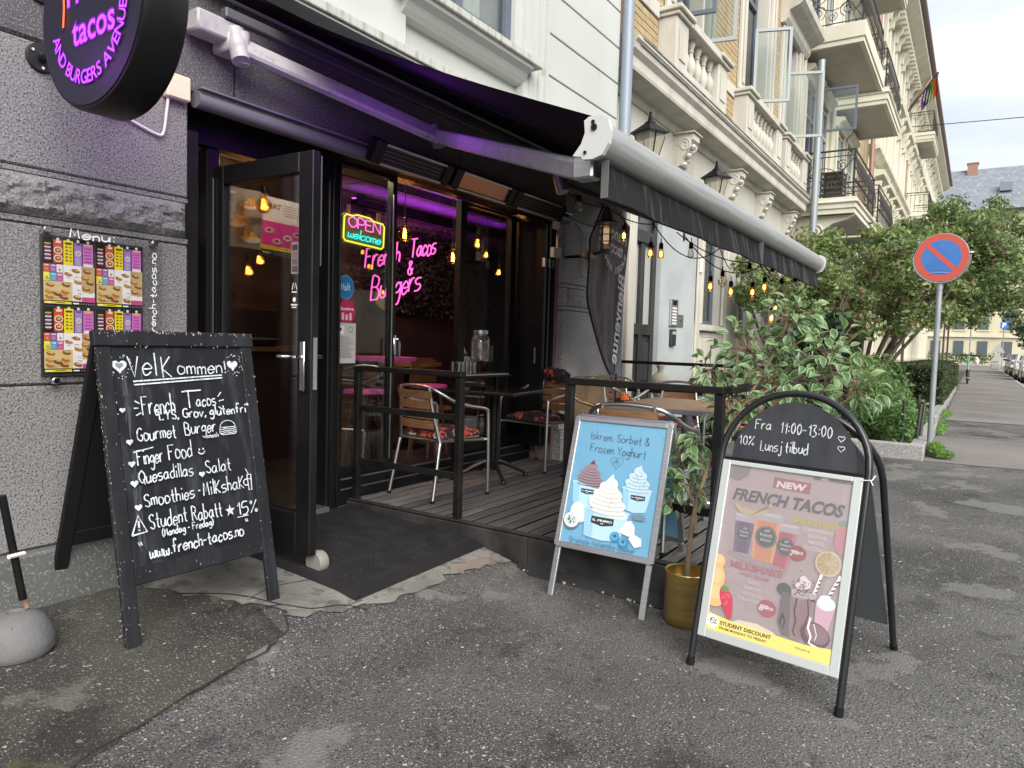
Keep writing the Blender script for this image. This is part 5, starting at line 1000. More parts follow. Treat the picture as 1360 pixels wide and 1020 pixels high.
c.poly([tuple(p)[:2] for p in smoothpts([(.085, .335, 0), (.11, .345, 0), (.14, .32, 0), (.15, .27, 0), (.145, .225, 0), (.12, .25, 0), (.095, .29, 0)], 4, closed=True)], H('c4445a')); c.poly([(.085, .34), (.10, .36), (.112, .35), (.125, .355), (.118, .338), (.10, .332)], H('6a8a5a'))
for k in range(14): c.ell(.115+rn.gauss(0, .012), .30+rn.gauss(0, .02), .0015, .0025, H('e8c8b0'), n=5)
c.poly([(.14, .21), (.18, .235), (.26, .24), (.33, .225), (.36, .2), (.3, .2)], H('cfc2b2')); c.poly([(.02+.03, .165), (.05, .235), (.14, .222), (.3, .218), (.45, .214), (XB, .225), (XB, .165)], H('e2d37a'))
c.ell(.072, .202, .028, .026, H('f0ece4')); c.hand('-15%', .05, .192, .022, .003, H('3a3438'), fit=.045)
c.text('STUDENT DISCOUNT', .107, .196, .021, H('443c32'), bold=.03, fit=.215); c.text('FROM MONDAY TO FRIDAY', .107, .178, .014, H('443c32'), bold=.02, fit=.20); c.text('FOLLOW US', .42, .19, .010, H('5a5040'), bold=.01, fit=.055)
c.build('print', ar)
apt('clear_sheet', FA, (.05, Wa-.05, .165, .865, .006, .0065), glass('poster_film2', tint=(.98, .98, .98), refl=.04, body=.09, bc=(.75, .76, .78)))
# ------------------------------------------------------------ terrace deck, rails, mat
M_plank = mat('deck_plank_wood', (.07, .067, .065), .75, spec=.3, c2=(.17, .163, .158), ns=3, nr=(.3, .7), nd=8, stretch=(1.2, 26, 26), bump=.5, bs=14, speck=[(9, .68, (.20, .19, .185))])
def vary(m, lo, hi):      # each piece a little lighter or darker than the next
    t = m.node_tree; n = t.nodes; l = t.links; b = n['Principled BSDF']; src = b.inputs['Base Color'].links[0].from_socket
    oi = n.new('ShaderNodeObjectInfo'); mr = n.new('ShaderNodeMapRange'); mr.inputs['To Min'].default_value = lo; mr.inputs['To Max'].default_value = hi; l.new(oi.outputs['Random'], mr.inputs['Value'])
    mu = n.new('ShaderNodeVectorMath'); mu.operation = 'SCALE'; l.new(src, mu.inputs[0]); l.new(mr.outputs[0], mu.inputs['Scale']); l.new(mu.outputs[0], b.inputs['Base Color'])
vary(M_plank, .62, 1.35)
M_skirt = mat('deck_skirt', (.014, .014, .014), .75, spec=.25, c2=(.05, .048, .046), ns=4, nd=7, bump=.3, bs=40)
dk = thing('terrace_deck', 'low weathered dark wooden terrace deck in front of the cafe windows', 'deck', (3.5, -1, -.2))
rn = random.Random(12); y = .285; M_edge = mat('board_gap_shade', (.008, .008, .008), .9, spec=.1)  # shade in the gaps is painted onto the boards' side faces
while y > -2.33:
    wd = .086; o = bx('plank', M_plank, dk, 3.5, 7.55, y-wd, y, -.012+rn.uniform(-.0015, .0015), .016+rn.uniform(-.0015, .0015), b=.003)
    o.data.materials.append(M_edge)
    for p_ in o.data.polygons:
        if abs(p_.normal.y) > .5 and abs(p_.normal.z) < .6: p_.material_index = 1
    y -= wd+.017
bx('under_frame', M_blackm, dk, 3.52, 7.53, -2.3, .28, -.25, -.016)
yend = y+.017
bx('skirt_board', M_skirt, dk, 3.468, 3.498, -1.2, .29, -.2, .010, b=.004); bx('skirt_board', M_skirt, dk, 3.470, 3.498, yend, -1.204, -.24, .009, b=.004)
bx('edge_trim', M_skirt, dk, 3.478, 3.53, yend, .29, .018, .024, b=.002)
bx('skirt_board', M_skirt, dk, 3.5, 7.55, yend-.03, yend-.002, -.24, .012, b=.004)
b = MB(); b.grid(lambda u, v: (3.466-.055*v-.01*math.sin(u*9)*v, -1.15-1.2*u, -.14-.05*v), 24, 4); b.build('rubber_apron', mat('rubber_black', (.018, .018, .019), .6), dk, smooth=True)
M_rail = mat('rail_black', (.006, .006, .006), .5, spec=.25, c2=(.014, .013, .012), ns=7, bump=.25, bs=50)
def rail_unit(label, P0, P1, posts, heights, top=.95, wd=.045):
    t = thing('terrace_railing', label, 'railing', (P0[0], P0[1], .02), 0, 'black wooden railings round the terrace'); d = (V((*P1, 0))-V((*P0, 0))); L = d.length; F = Fr((P0[0], P0[1], .02), d, (-d.y, d.x, 0)) if True else None
    for a in posts: bx('post', M_rail, t, a-wd/2, a+wd/2, -wd/2, wd/2, .004, top-.055, b=.003, F=F)
    bx('top_rail', M_rail, t, -wd/2, L+wd/2, -wd/2-.008, wd/2+.008, top-.053, top-.018, b=.004, F=F)
    for h in heights:
        for p, q in zip(posts, posts[1:]): bx('mid_rail', M_rail, t, p+wd/2, q-wd/2, -.012, .012, h, h+.04, b=.002, F=F)
    return t
rail_unit('short black railing left of the front aluminium chair, beside the doormat', (3.53, .25), (3.53, -.64), (0, .89), (.25, .62))
rail_unit('black railing behind the ice cream poster stand', (3.53, -1.42), (3.53, -2.27), (0, .85), (.27,))
rail_unit('long black railing along the outer edge of the terrace behind the potted ficus', (3.60, -2.29), (7.5, -2.29), (1.3, 2.6, 3.88), (.3, .6))
rail_unit('black railing across the far end of the terrace before the grey house door', (7.5, .1), (7.5, -2.22), (0, 1.1, 2.25), (.3, .6), top=.97)
mt_ = thing('doormat', 'dark speckled rubber edged doormat outside the entrance', 'mat', (2.95, -.3, -.05))
M_mat = mat('mat_carpet', (.018, .018, .021), .98, spec=.1, c2=(.027, .027, .031), ns=8, speck=[(230, .69, (.22, .21, .22))], bump=.6, bs=300)
b = MB(); b.grid(lambda u, v: (2.42+.07*(1-v)*0+1.04*u, -.86+.03*u+1.08*v, gz(3, -.86+1.08*v)+.024), 4, 16); b.build('carpet', M_mat, mt_)
b = MB()
for (x0, x1, y0, y1) in ((2.37, 2.42, -.92, .22), (3.46, 3.475, -.87, .22), (2.42, 3.46, -.92, -.86)):
    k = 10
    for i in range(k):
        if y1-y0 > .2: a, c_ = y0+(y1-y0)*i/k, y0+(y1-y0)*(i+1)/k; b.add([(x0, a, gz(3, a)+.012), (x1, a, gz(3, a)+.0255), (x1, c_, gz(3, c_)+.0255), (x0, c_, gz(3, c_)+.012)], [(0, 1, 2, 3)])
b.add([(2.37, -.93, gz(3, -.93)+.012), (3.475, -.90, gz(3, -.9)+.012), (3.475, -.83, gz(3, -.83)+.026), (2.42, -.86, gz(3, -.86)+.026)], [(0, 1, 2, 3)])
b.build('rubber_border', mat('rubber_border', (.010, .010, .011), .6), mt_)
# ------------------------------------------------------------ furniture
M_slat = mat('teak_slat', (.30, .155, .07), .5, c2=(.17, .085, .04), ns=3, nr=(.3, .75), nd=6, stretch=(20, 3, 30), bump=.15, bs=20, co='obj')
def cushion_mat():
    m = bpy.data.materials.new('star_cushion'); m.use_nodes = True; t = m.node_tree; n = t.nodes; l = t.links; b = n['Principled BSDF']; b.inputs['Roughness'].default_value = .9
    g = n.new('ShaderNodeTexCoord'); v = n.new('ShaderNodeTexVoronoi'); v.inputs['Scale'].default_value = 17; l.new(g.outputs['Object'], v.inputs['Vector'])
    r = n.new('ShaderNodeValToRGB'); r.color_ramp.interpolation = 'CONSTANT'; E = r.color_ramp.elements; E[0].position = 0; E[0].color = (.012, .012, .02, 1); E[1].position = .42; E[1].color = (.55, .05, .035, 1)
    for p, c_ in ((.56, (.02, .02, .05, 1)), (.66, (.55, .13, .05, 1)), (.76, (.5, .48, .5, 1)), (.83, (.14, .05, .16, 1)), (.93, (.45, .05, .10, 1))): e = E.new(p); e.color = c_
    s = n.new('ShaderNodeSeparateColor'); l.new(v.outputs['Color'], s.inputs[0]); l.new(s.outputs[0], r.inputs[0])
    v2 = n.new('ShaderNodeTexNoise'); v2.inputs['Scale'].default_value = 38; l.new(g.outputs['Object'], v2.inputs['Vector']); r2 = n.new('ShaderNodeValToRGB'); r2.color_ramp.elements[0].position = .5; r2.color_ramp.elements[1].position = .54; l.new(v2.outputs[0], r2.inputs[0])
    k = n.new('ShaderNodeMix'); k.data_type = 'RGBA'; l.new(r2.outputs[0], k.inputs[0]); l.new(r.outputs[0], k.inputs[6]); k.inputs[7].default_value = (.02, .02, .035, 1); l.new(k.outputs[2], b.inputs['Base Color']); return m
M_cush = cushion_mat()
def build_chair(cushion=True):
    t = thing('terrace_chair', 'x', 'chair', (0, 0, 0), 0, 'aluminium terrace chairs with wooden slats')
    r_ = .0125
    P = [(.24, -.275, 0), (.235, -.275, .30), (.225, -.275, .585), (.205, -.275, .625), (.16, -.277, .64), (.0, -.283, .665), (-.12, -.272, .70), (-.19, -.235, .745), (-.235, -.16, .785), (-.252, 0, .80)]
    P = P+[(x, -y_, z) for x, y_, z in reversed(P[:-1])]
    one('arm_tube', M_alu, t, lambda b: b.tube([P[0], P[1]]+smoothpts(P[1:-1], 5)[1:]+[P[-1]], r_, 10), smooth=True, world=False)
    for s in (-1, 1):
        one('rear_leg', M_alu, t, lambda b: b.tube(smoothpts([(-.27, s*.235, 0), (-.20, s*.215, .36), (-.19, s*.205, .42), (-.225, s*.17, .62), (-.247, s*.15, .795)], 4), r_, 10), smooth=True, world=False)
        one('foot_cap', M_blackm, t, lambda b: b.tube([(.24, s*.275, -.004), (.24, s*.275, .015)], .0145, 8), world=False); one('foot_cap', M_blackm, t, lambda b: b.tube([(-.271, s*.235, -.004), (-.268, s*.234, .015)], .0145, 8), world=False)
    one('seat_ring', M_alu, t, lambda b: b.tube(smoothpts([(.225, -.262, .405), (.21, -.21, .41), (.21, .21, .41), (.225, .262, .405)], 3)+[V(q) for q in ((-.05, .235, .415), (-.19, .205, .415), (-.2, .0, .415), (-.19, -.205, .415), (-.05, -.235, .415))], .010, 8, closed=True), smooth=True, world=False)
    for i in range(6): bx('seat_slat', M_slat, t, -.175+i*.063, -.175+i*.063+.054, -.205-.004*i, .205+.004*i, .42, .432, b=.003, world=False)
    for i in range(4):
        z = .50+i*.07; zz = lambda q: -.205-(q-.42)*.12
        b = MB()
        n_ = 8; VV = []
        for j in range(n_+1):
            y_ = -.17+.34*j/n_; dx = -.022*(1-(y_/.17)**2)
            for (a, c_) in ((.012, 0), (.012, .058), (0, .058), (0, 0)): VV.append((zz(z+c_)+dx+a-.006, y_, z+c_))
        FF = [(j*4+q, j*4+(q+1) % 4, (j+1)*4+(q+1) % 4, (j+1)*4+q) for j in range(n_) for q in range(4)]+[(0, 1, 2, 3), (n_*4+3, n_*4+2, n_*4+1, n_*4)]
        b.add(VV, FF); b.build('back_slat', M_slat, t, world=False)
    if cushion:
        def cf(u, v):
            x = -.19+.42*u; y_ = -.215+.43*v; e = min(u, 1-u, v, 1-v); h = min(1, e*7)**.5; return (x, y_, .436+.052*h+.004*math.sin(u*20)*math.sin(v*17)*h)
        b = MB(); b.grid(cf, 20, 20); b.grid(lambda u, v: (-.19+.42*u, -.215+.43*v, .434), 1, 1); b.build('seat_cushion', M_cush, t, smooth=True, world=False)
    return t
ch = build_chair(); ch.location = (4.05, -.06, .022); ch.rotation_euler = (0, 0, R(-8)); ch['label'] = 'aluminium armchair with star cushion nearest the entrance, behind the short railing'
dup(ch, (5.52, -.03, .022), R(172), 'aluminium armchair with star cushion beyond the small black table')
dup(ch, (4.78, -1.75, .022), R(90), 'armchair on the street side of the wooden table, hidden mostly by the poster stand'); bpy.data.objects.remove([o for o in COL.objects if o.get('label', '').startswith('armchair on the street side')][0]) if False else None
c2 = dup(ch, (3.86, -1.72, .022), R(4), 'aluminium armchair at the near end of the wooden table, behind the ice cream poster stand')
c3 = dup(ch, (6.08, -1.05, .022), R(180), 'aluminium armchair at the far end of the wooden table')
c4 = dup(ch, (6.42, -.30, .022), R(205), 'aluminium armchair in the corner by the banner foot')
c5 = dup(ch, (5.32, -.80, .022), R(-115), 'aluminium armchair behind the second railing with a beige coat over its back')
for o in [o for o in COL.objects if o.get('label') == 'armchair on the street side of the wooden table, hidden mostly by the poster stand']: o.location = (5.75, -1.85, .022); o.rotation_euler = (0, 0, R(168)); o['label'] = 'aluminium armchair behind the ficus at the street side of the terrace'
def soft(name, mt, parent, P, r, jit=.02, nu=16, nv=10, seed=1, sc=(1, 1, 1), world=True):
    b = MB()
    def fn(u, v):
        a = 2*math.pi*u; e = math.pi*v; d = V((math.sin(e)*math.cos(a)*sc[0], math.sin(e)*math.sin(a)*sc[1], math.cos(e)*sc[2])); return tuple(V(P)+d*r*(1+jit*3*noise.noise(d*2.3+V((seed, 0, 0)))+jit*noise.noise(d*6+V((0, seed, 0)))))
    b.grid(fn, nu, nv); return b.build(name, mt, parent, smooth=True, world=world)
# folded blanket / cushion over the back of the second chair
t = thing('folded_cushion', 'folded star patterned cushion over the back of the second chair', 'cushion', (5.76, -.05, .80))
soft('cover', M_cush, t, (5.77, -.04, .85), .16, .25, 20, 12, 3, (.42, 1.15, .38))
M_coat = mat('beige_coat', (.24, .17, .10), .9, c2=(.14, .10, .06), ns=5, stretch=(2, 2, .5)); M_dark = mat('dark_cloth', (.02, .018, .02), .9)
t = thing('coat', 'beige coat hanging over a chair back behind the second railing', 'coat', (5.4, -.6, .5))
def drape(name, mt, t, x, y, ztop, w_, h, yaw, seed):
    F = Fr((x, y, ztop), (math.cos(yaw), math.sin(yaw), 0), (0, 0, 1)); b = MB()
    for sgn in (-1, 1): b.grid(lambda u, v: tuple(F.p((u-.5)*w_*(1+.25*v)+.01*math.sin(v*9+seed), -h*v*(1 if sgn > 0 else .6)+.012*math.sin(u*9)*(1-v), sgn*(.012+.035*v+.012*math.sin(u*16+seed)*v)+.004)), 24, 14)
    b.grid(lambda u, v: tuple(F.p((u-.5)*w_, .012*math.sin(u*9)+.016*math.sin(math.pi*v), .016-.024*v)), 24, 4)
    return b.build(name, mt, t, smooth=True)
drape('cloth', M_coat, t, 5.43, -.57, .85, .34, .38, R(-25), 1)
t = thing('jacket', 'dark jacket slung over the side of the second chair', 'jacket', (5.85, -.35, .5)); drape('cloth', M_dark, t, 5.60, -.33, .72, .20, .26, R(20), 2)
t = thing('bag', 'black and orange bag with patterned cloth on the chair by the wooden table', 'bag', (5.0, -.95, .46))
soft('body', M_dark, t, (5.38, -.93, .58), .13, .2, 18, 12, 5, (.8, .5, 1)); soft('orange_top', mat('orange_cloth', (.65, .12, .03), .7), t, (5.33, -.95, .715), .035, .2, 12, 8, 2); soft('patterned_cloth', M_cush, t, (5.40, -1.05, .52), .11, .25, 18, 12, 7, (1, .6, .5))
# black table
tb_ = thing('terrace_table', 'small square black pedestal table between the two front chairs', 'table', (4.80, -.02, .02))
M_tt = mat('black_tabletop', (.018, .018, .018), .18)
FT = Fr((4.80, -.02, 0), (math.cos(R(8)), math.sin(R(8)), 0), (-math.sin(R(8)), math.cos(R(8)), 0))
bx('tabletop', M_tt, tb_, -.30, .30, -.32, .32, .725, .75, b=.006, F=FT); bx('edge_band', mat('pale_edge', (.45, .40, .33), .5), tb_, .301, .306, -.31, .31, .728, .747, F=FT)
M_iron = mat('cast_iron', (.013, .013, .013), .4, metal=.3)
one('pedestal', M_iron, tb_, lambda b: [b.tube([(4.80+dx, -.02+dy, .09), (4.80+dx, -.02+dy, .725)], .016, 8) for dx in (-.03, .03) for dy in (-.03, .03)], smooth=True)
for k in range(4):
    a = R(45+90*k+8); one('leg', M_iron, tb_, lambda b: b.tube([(4.80+r_*math.cos(a), -.02+r_*math.sin(a), z) for r_, z in ((.03, .16), (.08, .15), (.15, .12), (.22, .085), (.28, .06), (.30, .04))], .016, 8, rs=[.02, .02, .018, .016, .015, .018]), smooth=True)
    one('foot', M_iron, tb_, lambda b: b.lathe([(0, .02), (.02, .02), (.022, .03), (.014, .045), (0, .05)], 10, F=Fr((4.80+.30*math.cos(a), -.02+.30*math.sin(a), 0), (1, 0, 0), (0, 1, 0))), smooth=True)
t = one('ashtray', M_black, None, lambda b: b.lathe([(0, 0), (.05, 0), (.055, .02), (.05, .02), (.045, .008), (0, .008)], 16), smooth=True, world=False); t.location = (4.78, .03, .7505); tag(t, 'low black ashtray on the small black table', 'ashtray')
# wooden table
tw = thing('terrace_table', 'rectangular wood topped table with metal rim behind the ice cream poster', 'table', (4.75, -1.68, .02))
M_tw = mat('wood_top', (.30, .19, .115), .45, c2=(.20, .12, .07), ns=3, nr=(.3, .7), nd=7, stretch=(2, 24, 24))
for i in range(6): bx('board', M_tw, tw, 4.31, 5.19, -2.06+i*.128, -2.06+i*.128+.125, .728, .752, b=.002)
for a in ((4.295, 4.308, -2.075, -1.28), (5.192, 5.205, -2.075, -1.28), (4.308, 5.192, -2.075, -2.062), (4.308, 5.192, -1.293, -1.28)): bx('metal_rim', M_alub, tw, *a, .720, .7505, b=.002)
one('pedestal', M_alub, tw, lambda b: b.tube([(4.75, -1.68, .06), (4.75, -1.68, .727)], .035, 14), smooth=True)
for k in range(4): a = R(45+90*k); one('leg', M_alub, tw, lambda b: b.tube([(4.75, -1.68, .08), (4.75+.33*math.cos(a), -1.68+.33*math.sin(a), .035)], .018, 8, rs=[.022, .014]), smooth=True)
# stone planter post and dried plant at the terrace end
t = thing('stone_ornament', 'cream stone urn ornament behind the terrace end railing', 'ornament', (7.75, -.25, -.1))
one('urn', mat('cream_stone', (.42, .39, .32), .8, bump=.3, bs=30), t, lambda b: b.lathe([(.09, -.1), (.09, .5), (.06, .55), (.09, .62), (.12, .74), (.10, .80), (.04, .84), (.035, .88), (.05, .92), (.03, .97), (0, .98)], 20, F=Fr((7.75, -.3, 0), (1, 0, 0), (0, 1, 0))), smooth=True)
t = thing('dried_plant', 'dried reddish brown heather plant behind the terrace end railing', 'plant', (7.8, -.75, 0))
leaves('foliage', [((7.8, -.75, .66), (.16, .2, .24), 1400)], .03, [leafm('heather', (.10, .04, .03), .8), leafm('heather2', (.16, .09, .06), .8)], t, 8, .2)
one('pot', M_blackm, t, lambda b: b.lathe([(0, -.1), (.13, -.1), (.15, .45), (0, .45)], 16, F=Fr((7.8, -.75, 0), (1, 0, 0), (0, 1, 0))), smooth=True)
# ------------------------------------------------------------ feather banner seen from behind
bn = thing('feather_banner', 'dark feather banner seen from behind beside the granite pillar, reading Bienvenue mirrored', 'banner', (6.3, -.4, .02))
FBn = Fr((5.60, -.42, 0), (.985, .05, 0), (0, 0, 1)); M_ban = mat('banner_cloth', (.15, .145, .17), .8, c2=(.22, .21, .24), ns=4, stretch=(6, 6, .8))
def bl(v):      # outline: v 0 at the tip .. 1 at top ; returns left,right
    z = .86+1.62*v
    rt = .79-.10*(1-v)**1.0+.28*v if v < .87 else (.79+.24)-(v-.87)*2.6
    rt = .70+.32*v*1.0 if v < .9 else .988-(v-.9)*5.5
    lf = .62-.60*min(1, v/.42)**.8 if v < .42 else (.02 if v < .75 else .02+(v-.75)*1.3)
    return z, lf, max(rt, lf+.01)
b = MB()
def bf(u, v): z, a, c_ = bl(v); return tuple(FBn.p(a+(c_-a)*u, z, .012*math.sin(u*11+v*3)+.01*math.sin(u*23-v*5)))
b.grid(bf, 30, 40); b.build('cloth', M_ban, bn, smooth=True)
one('pole', M_black, bn, lambda b: b.tube([FBn.p(.76, -.02, .0), FBn.p(.78, .86, 0)]+[FBn.p(bl(v)[2]+.006, bl(v)[0], 0) for v in [i/14 for i in range(15)]], .009, 7), smooth=True)
one('hem', mat('hem_black', (.012, .012, .014), .8), bn, lambda b: b.tube([bf(0, i/20) for i in range(21)], .010, 6), smooth=True)
bx('base', M_black, bn, 6.15, 6.6, -.6, -.25, .02, .04)
c = Canvas(Fr(FBn.p(0, 0, .028), FBn.r, FBn.u), z=.0); WB = mat('banner_white', (.85, .85, .88), .8)
for s, x, z, sz, an in (('French', .62, 2.13, .17, 0), ('tacos', .58, 2.0, .17, 0)): c.text(s, x, z, sz, WB, bold=.02, align='c', flip=-1, ang=6)
s = 'BURGERS AVENUE'; a0, a1 = 200, 345
for i, ch_ in enumerate(s):
    an = R(a0+(a1-a0)*(i+.5)/len(s))
    if ch_ != ' ': c.text(ch_, .58-.30*math.cos(an), 2.10+.28*math.sin(an), .085, WB, bold=.01, ang=math.degrees(an)+90, align='c', flip=-1)
c.text('Bienvenue', .845, 1.80, .24, WB, bold=.02, fit=.86, ang=-79.5, flip=-1)
c.build('lettering', bn, world=True)
# ------------------------------------------------------------ string lights
sl = thing('string_lights', 'black string of warm filament bulbs hanging under the awning along its right arm', 'string lights', (5.6, -1.4, 1.9))
def sag(P, Q, s, k=10): P, Q = V(P), V(Q); return [P.lerp(Q, i/k)-V((0, 0, s*4*(i/k)*(1-i/k))) for i in range(k+1)]
def ap(f): return V((4.43+2.32*f, -.8-1.2*f, 2.23-.45*f))      # along the right arm
runs = [sag((5.9, -.05, 2.35), ap(.02), .05), sag(ap(.02), ap(.16), .03), sag(ap(.16), ap(.33), .04), sag(ap(.33), ap(.60), .16), sag(ap(.45), ap(.8), .17), sag(ap(.42), (6.15, -1.68, 1.87), .06), sag(ap(.6), (6.9, -1.3, 1.9), .02), sag(ap(.78), (6.5, -1.87, 1.74), .06), sag(ap(.8), ap(.97), .09), sag((6.9, -2.0, 1.74), (6.44, -1.84, 1.5), .02)]
for r_ in runs: one('cable', M_black, sl, lambda b: b.tube(r_, .0045, 5), smooth=True)
for f in (.05, .16, .33, .45): one('cable_loop', M_black, sl, lambda b: b.tube([ap(f)+V((.015*math.cos(a), .0, .05*math.sin(a))) for a in [i*.7 for i in range(10)]], .004, 5), smooth=True)
bulbs = [(4.66, -.83, 2.15, 0, 0), (5.02, -1.03, 1.98, 1, 1), (5.24, -1.16, 1.87, 1, 1), (5.33, -1.21, 1.87, 1, 1), (5.59, -1.36, 1.90, 0, 0), (5.78, -1.47, 1.65, 1, 1), (5.9, -1.53, 1.70, 0, 2), (5.98, -1.58, 1.62, 1, 1), (6.15, -1.68, 1.78, 0, 2), (6.2, -1.7, 1.63, 1, 1), (6.31, -1.77, 1.68, 1, 1), (6.39, -1.81, 1.78, 0, 2), (6.49, -1.87, 1.68, 0, 2), (6.44, -1.84, 1.50, 1, 1), (6.4, -1.82, 1.42, 1, 1), (6.64, -1.95, 1.71, 0, 2)]
CLB = glass('clear_bulb', tint=(.93, .92, .88), refl=.16); FIL2 = neon_m('filament_soft', (1, .5, .12), 9)
for (x, y, z, lit, kd) in bulbs:
    F = Fr((x, y, z), (1, 0, 0), (0, 1, 0)); s_ = 1.0 if kd != 2 else 1.25
    one('socket', M_black, sl, lambda b: b.lathe([(0, .085), (.012, .085), (.017, .075), (.017, .035), (0, .035)], 12, F=F), smooth=True)
    one('bulb', BG if lit else CLB, sl, lambda b: b.lathe([(0, -.045*s_), (.012, -.042*s_), (.026*s_, -.022*s_), (.030*s_, 0) if kd == 2 else (.023, -.01), (.02, .018), (.013, .036)], 14, F=F), smooth=True)
    if lit: one('filament', FIL2, sl, lambda b: b.lathe([(0, -.028), (.012, -.018), (.011, .012), (0, .02)], 8, F=F), smooth=True)
    if lit and x < 6: one('hook', M_alu, sl, lambda b: b.tube([(x-.012, y, z+.05), (x-.016, y, z+.085), (x, y, z+.105), (x+.006, y, z+.085)], .002, 5))
    one('wire', M_black, sl, lambda b: b.tube([(x, y, z+.08), (x, y, z+.12)], .004, 5))
plight('string_glow', (5.9, -1.5, 1.6), (1, .6, .25), 1.2, .15)
# ------------------------------------------------------------ parasol stone and weeds at lower left
t = thing('parasol_base', 'grey domed concrete base with rusty pole socket at the left edge', 'parasol base', (1.165, -.39, gz(1.165, -.39)))
one('dome', mat('cast_concrete', (.15, .15, .155), .85, c2=(.115, .115, .12), ns=6, bump=.3, bs=60, speck=[(80, .7, (.08, .08, .08))]), t, lambda b: b.lathe([(.115, 0), (.128, .02), (.125, .06), (.11, .10), (.085, .135), (.05, .155), (.03, .158), (.02, .15), (0, .15)], 28, F=Fr((1.165, -.39, gz(1, -.40)), (1, 0, 0), (0, 1, 0))), smooth=True)
one('socket_pipe', mat('rusty_pipe', (.25, .12, .06), .7, c2=(.35, .25, .2), ns=20), t, lambda b: b.tube([(1.20, -.40, .1), (1.165, -.395, .26)], .010, 10), smooth=True)
one('folded_pole', M_black, t, lambda b: b.tube([(1.17, -.44, .15), (1.10, -.46, .55)], .014, 8), smooth=True)
one('white_strap', mat('strap_white', (.8, .8, .8), .6), t, lambda b: b.tube([(1.11, -.48, .33), (1.17, -.455, .325)], .008, 6))
t = thing('weed', 'small bright green weed growing in the pavement crack at lower left', 'plant', (.86, -1.14, gz(.86, -1.14)))
rn = random.Random(3)
def leafshape(F, L, W, mt, b, bend=.15):
    P = [(0, 0), (W*.35, L*.2), (W*.5, L*.45), (W*.35, L*.75), (0, L), (-W*.35, L*.75), (-W*.5, L*.45), (-W*.35, L*.2)]
    b.add([F.p(x, y_, -bend*L*(y_/L)**2+abs(x)*.25) for x, y_ in P]+[F.p(0, L*.5, -bend*L*.25)], [(i, (i+1) % 8, 8) for i in range(8)], mt)
LW = leafm('weed_leaf', (.16, .30, .05)); one_ = MB()
for i in range(9):
    a = i*.75+.3; l_ = MB(); tl_ = rn.uniform(.1, .5); leafshape(Fr((.86+.012*math.cos(a), -1.14+.012*math.sin(a), gz(.86, -1.14)+.012), (-math.sin(a), math.cos(a), 0), (math.cos(a), math.sin(a), tl_)), rn.uniform(.03, .06), .03, LW, l_); l_.build('leaf', None, t)
t = thing('weed', 'second tiny green weed just right of the first one at lower left', 'plant', (.96, -1.2, gz(.96, -1.2)))
for i in range(5): a = i*1.3; l_ = MB(); leafshape(Fr((.95, -1.21, gz(.95, -1.2)+.012), (-math.sin(a), math.cos(a), 0), (math.cos(a), math.sin(a), .3)), .03, .02, LW, l_); l_.build('leaf', None, t)
t = thing('debris', 'scattered dry leaves and crumbs on the pavement', 'debris', (2.5, -1.5, -.2)); del t['category'], t['label']
bpy.data.objects.remove(t)
b = MB(); rn = random.Random(22)
for i in range(150):
    x = rn.uniform(.6, 6.5); y = rn.uniform(-3.0, -.3)
    if 3.35 < x and y > -2.4: y = -2.4-rn.random()*.8
    if 2.3 < x < 3.5 and -.95 < y: continue
    F = Fr((x, y, gz(x, y)+bumpz(x, y)+.012), (math.cos(i), math.sin(i), .1), (-math.sin(i), math.cos(i), .05)); s_ = rn.uniform(.002, .007); b.box(-s_, s_, -s_*.5, s_*.5, 0, s_*.3, F=F)
for i in range(30): x = 3.44+rn.uniform(-.04, .0); y = rn.uniform(-2.3, -1.2); s_ = rn.uniform(.004, .012); b.box(x, x+s_*1.4, y, y+s_, gz(x, y)+.004, gz(x, y)+.009+s_*.4)
tag(b.build('crumbs', mat('crumb_pale', (.42, .38, .32), .9)), 'small pale crumbs and grit scattered over the pavement', None, None, 'stuff')
# ------------------------------------------------------------ potted ficus
fi = thing('potted_ficus', 'tall variegated ficus in a gold pot beside the arched poster stand', 'potted plant', (3.33, -2.21, -.2))
M_gold = mat('gold_pot', (.50, .36, .13), .34, metal=.85, c2=(.40, .28, .10), ns=3, stretch=(1, 1, 16))
FP = Fr((3.33, -2.21, -.2), (1, 0, 0), (0, 1, 0))
one('pot', M_gold, fi, lambda b: b.lathe([(0, 0), (.094, 0), (.103, .012), (.107, .03), (.107, .252), (.1095, .258), (.107, .262), (.1, .258), (.1, .2), (0, .2)], 40, F=FP), smooth=True)
M_bark = mat('ficus_bark', (.16, .11, .065), .8, c2=(.22, .16, .10), ns=12, bump=.4, bs=40)
trunks = [[(3.33, -2.21, 0), (3.36, -2.2, .12), (3.44, -2.2, .35), (3.58, -2.24, .62), (3.75, -2.33, .86), (3.9, -2.42, 1.1), (3.98, -2.48, 1.32)], [(3.34, -2.2, .1), (3.45, -2.18, .30), (3.53, -2.2, .5), (3.62, -2.1, .66)], [(3.58, -2.24, .62), (3.72, -2.25, .85), (3.86, -2.25, 1.08), (3.95, -2.22, 1.2)], [(3.75, -2.33, .86), (3.9, -2.5, .98), (4.02, -2.68, 1.04), (4.08, -2.82, .98)], [(3.44, -2.2, .35), (3.5, -2.1, .46), (3.55, -2.0, .52)], [(3.9, -2.42, 1.1), (3.95, -2.6, 1.22), (4.0, -2.72, 1.26)], [(3.75, -2.33, .86), (3.85, -2.15, .95), (3.92, -2.05, 1.0)]]
for i, P in enumerate(trunks): one('trunk' if i == 0 else 'branch', M_bark, fi, lambda b: b.tube(smoothpts(P, 5), .01, 8, rs=[(.015 if i == 0 else .007)*(1-.6*j/(5*(len(P)-1))) for j in range(5*(len(P)-1)+1)]), smooth=True)
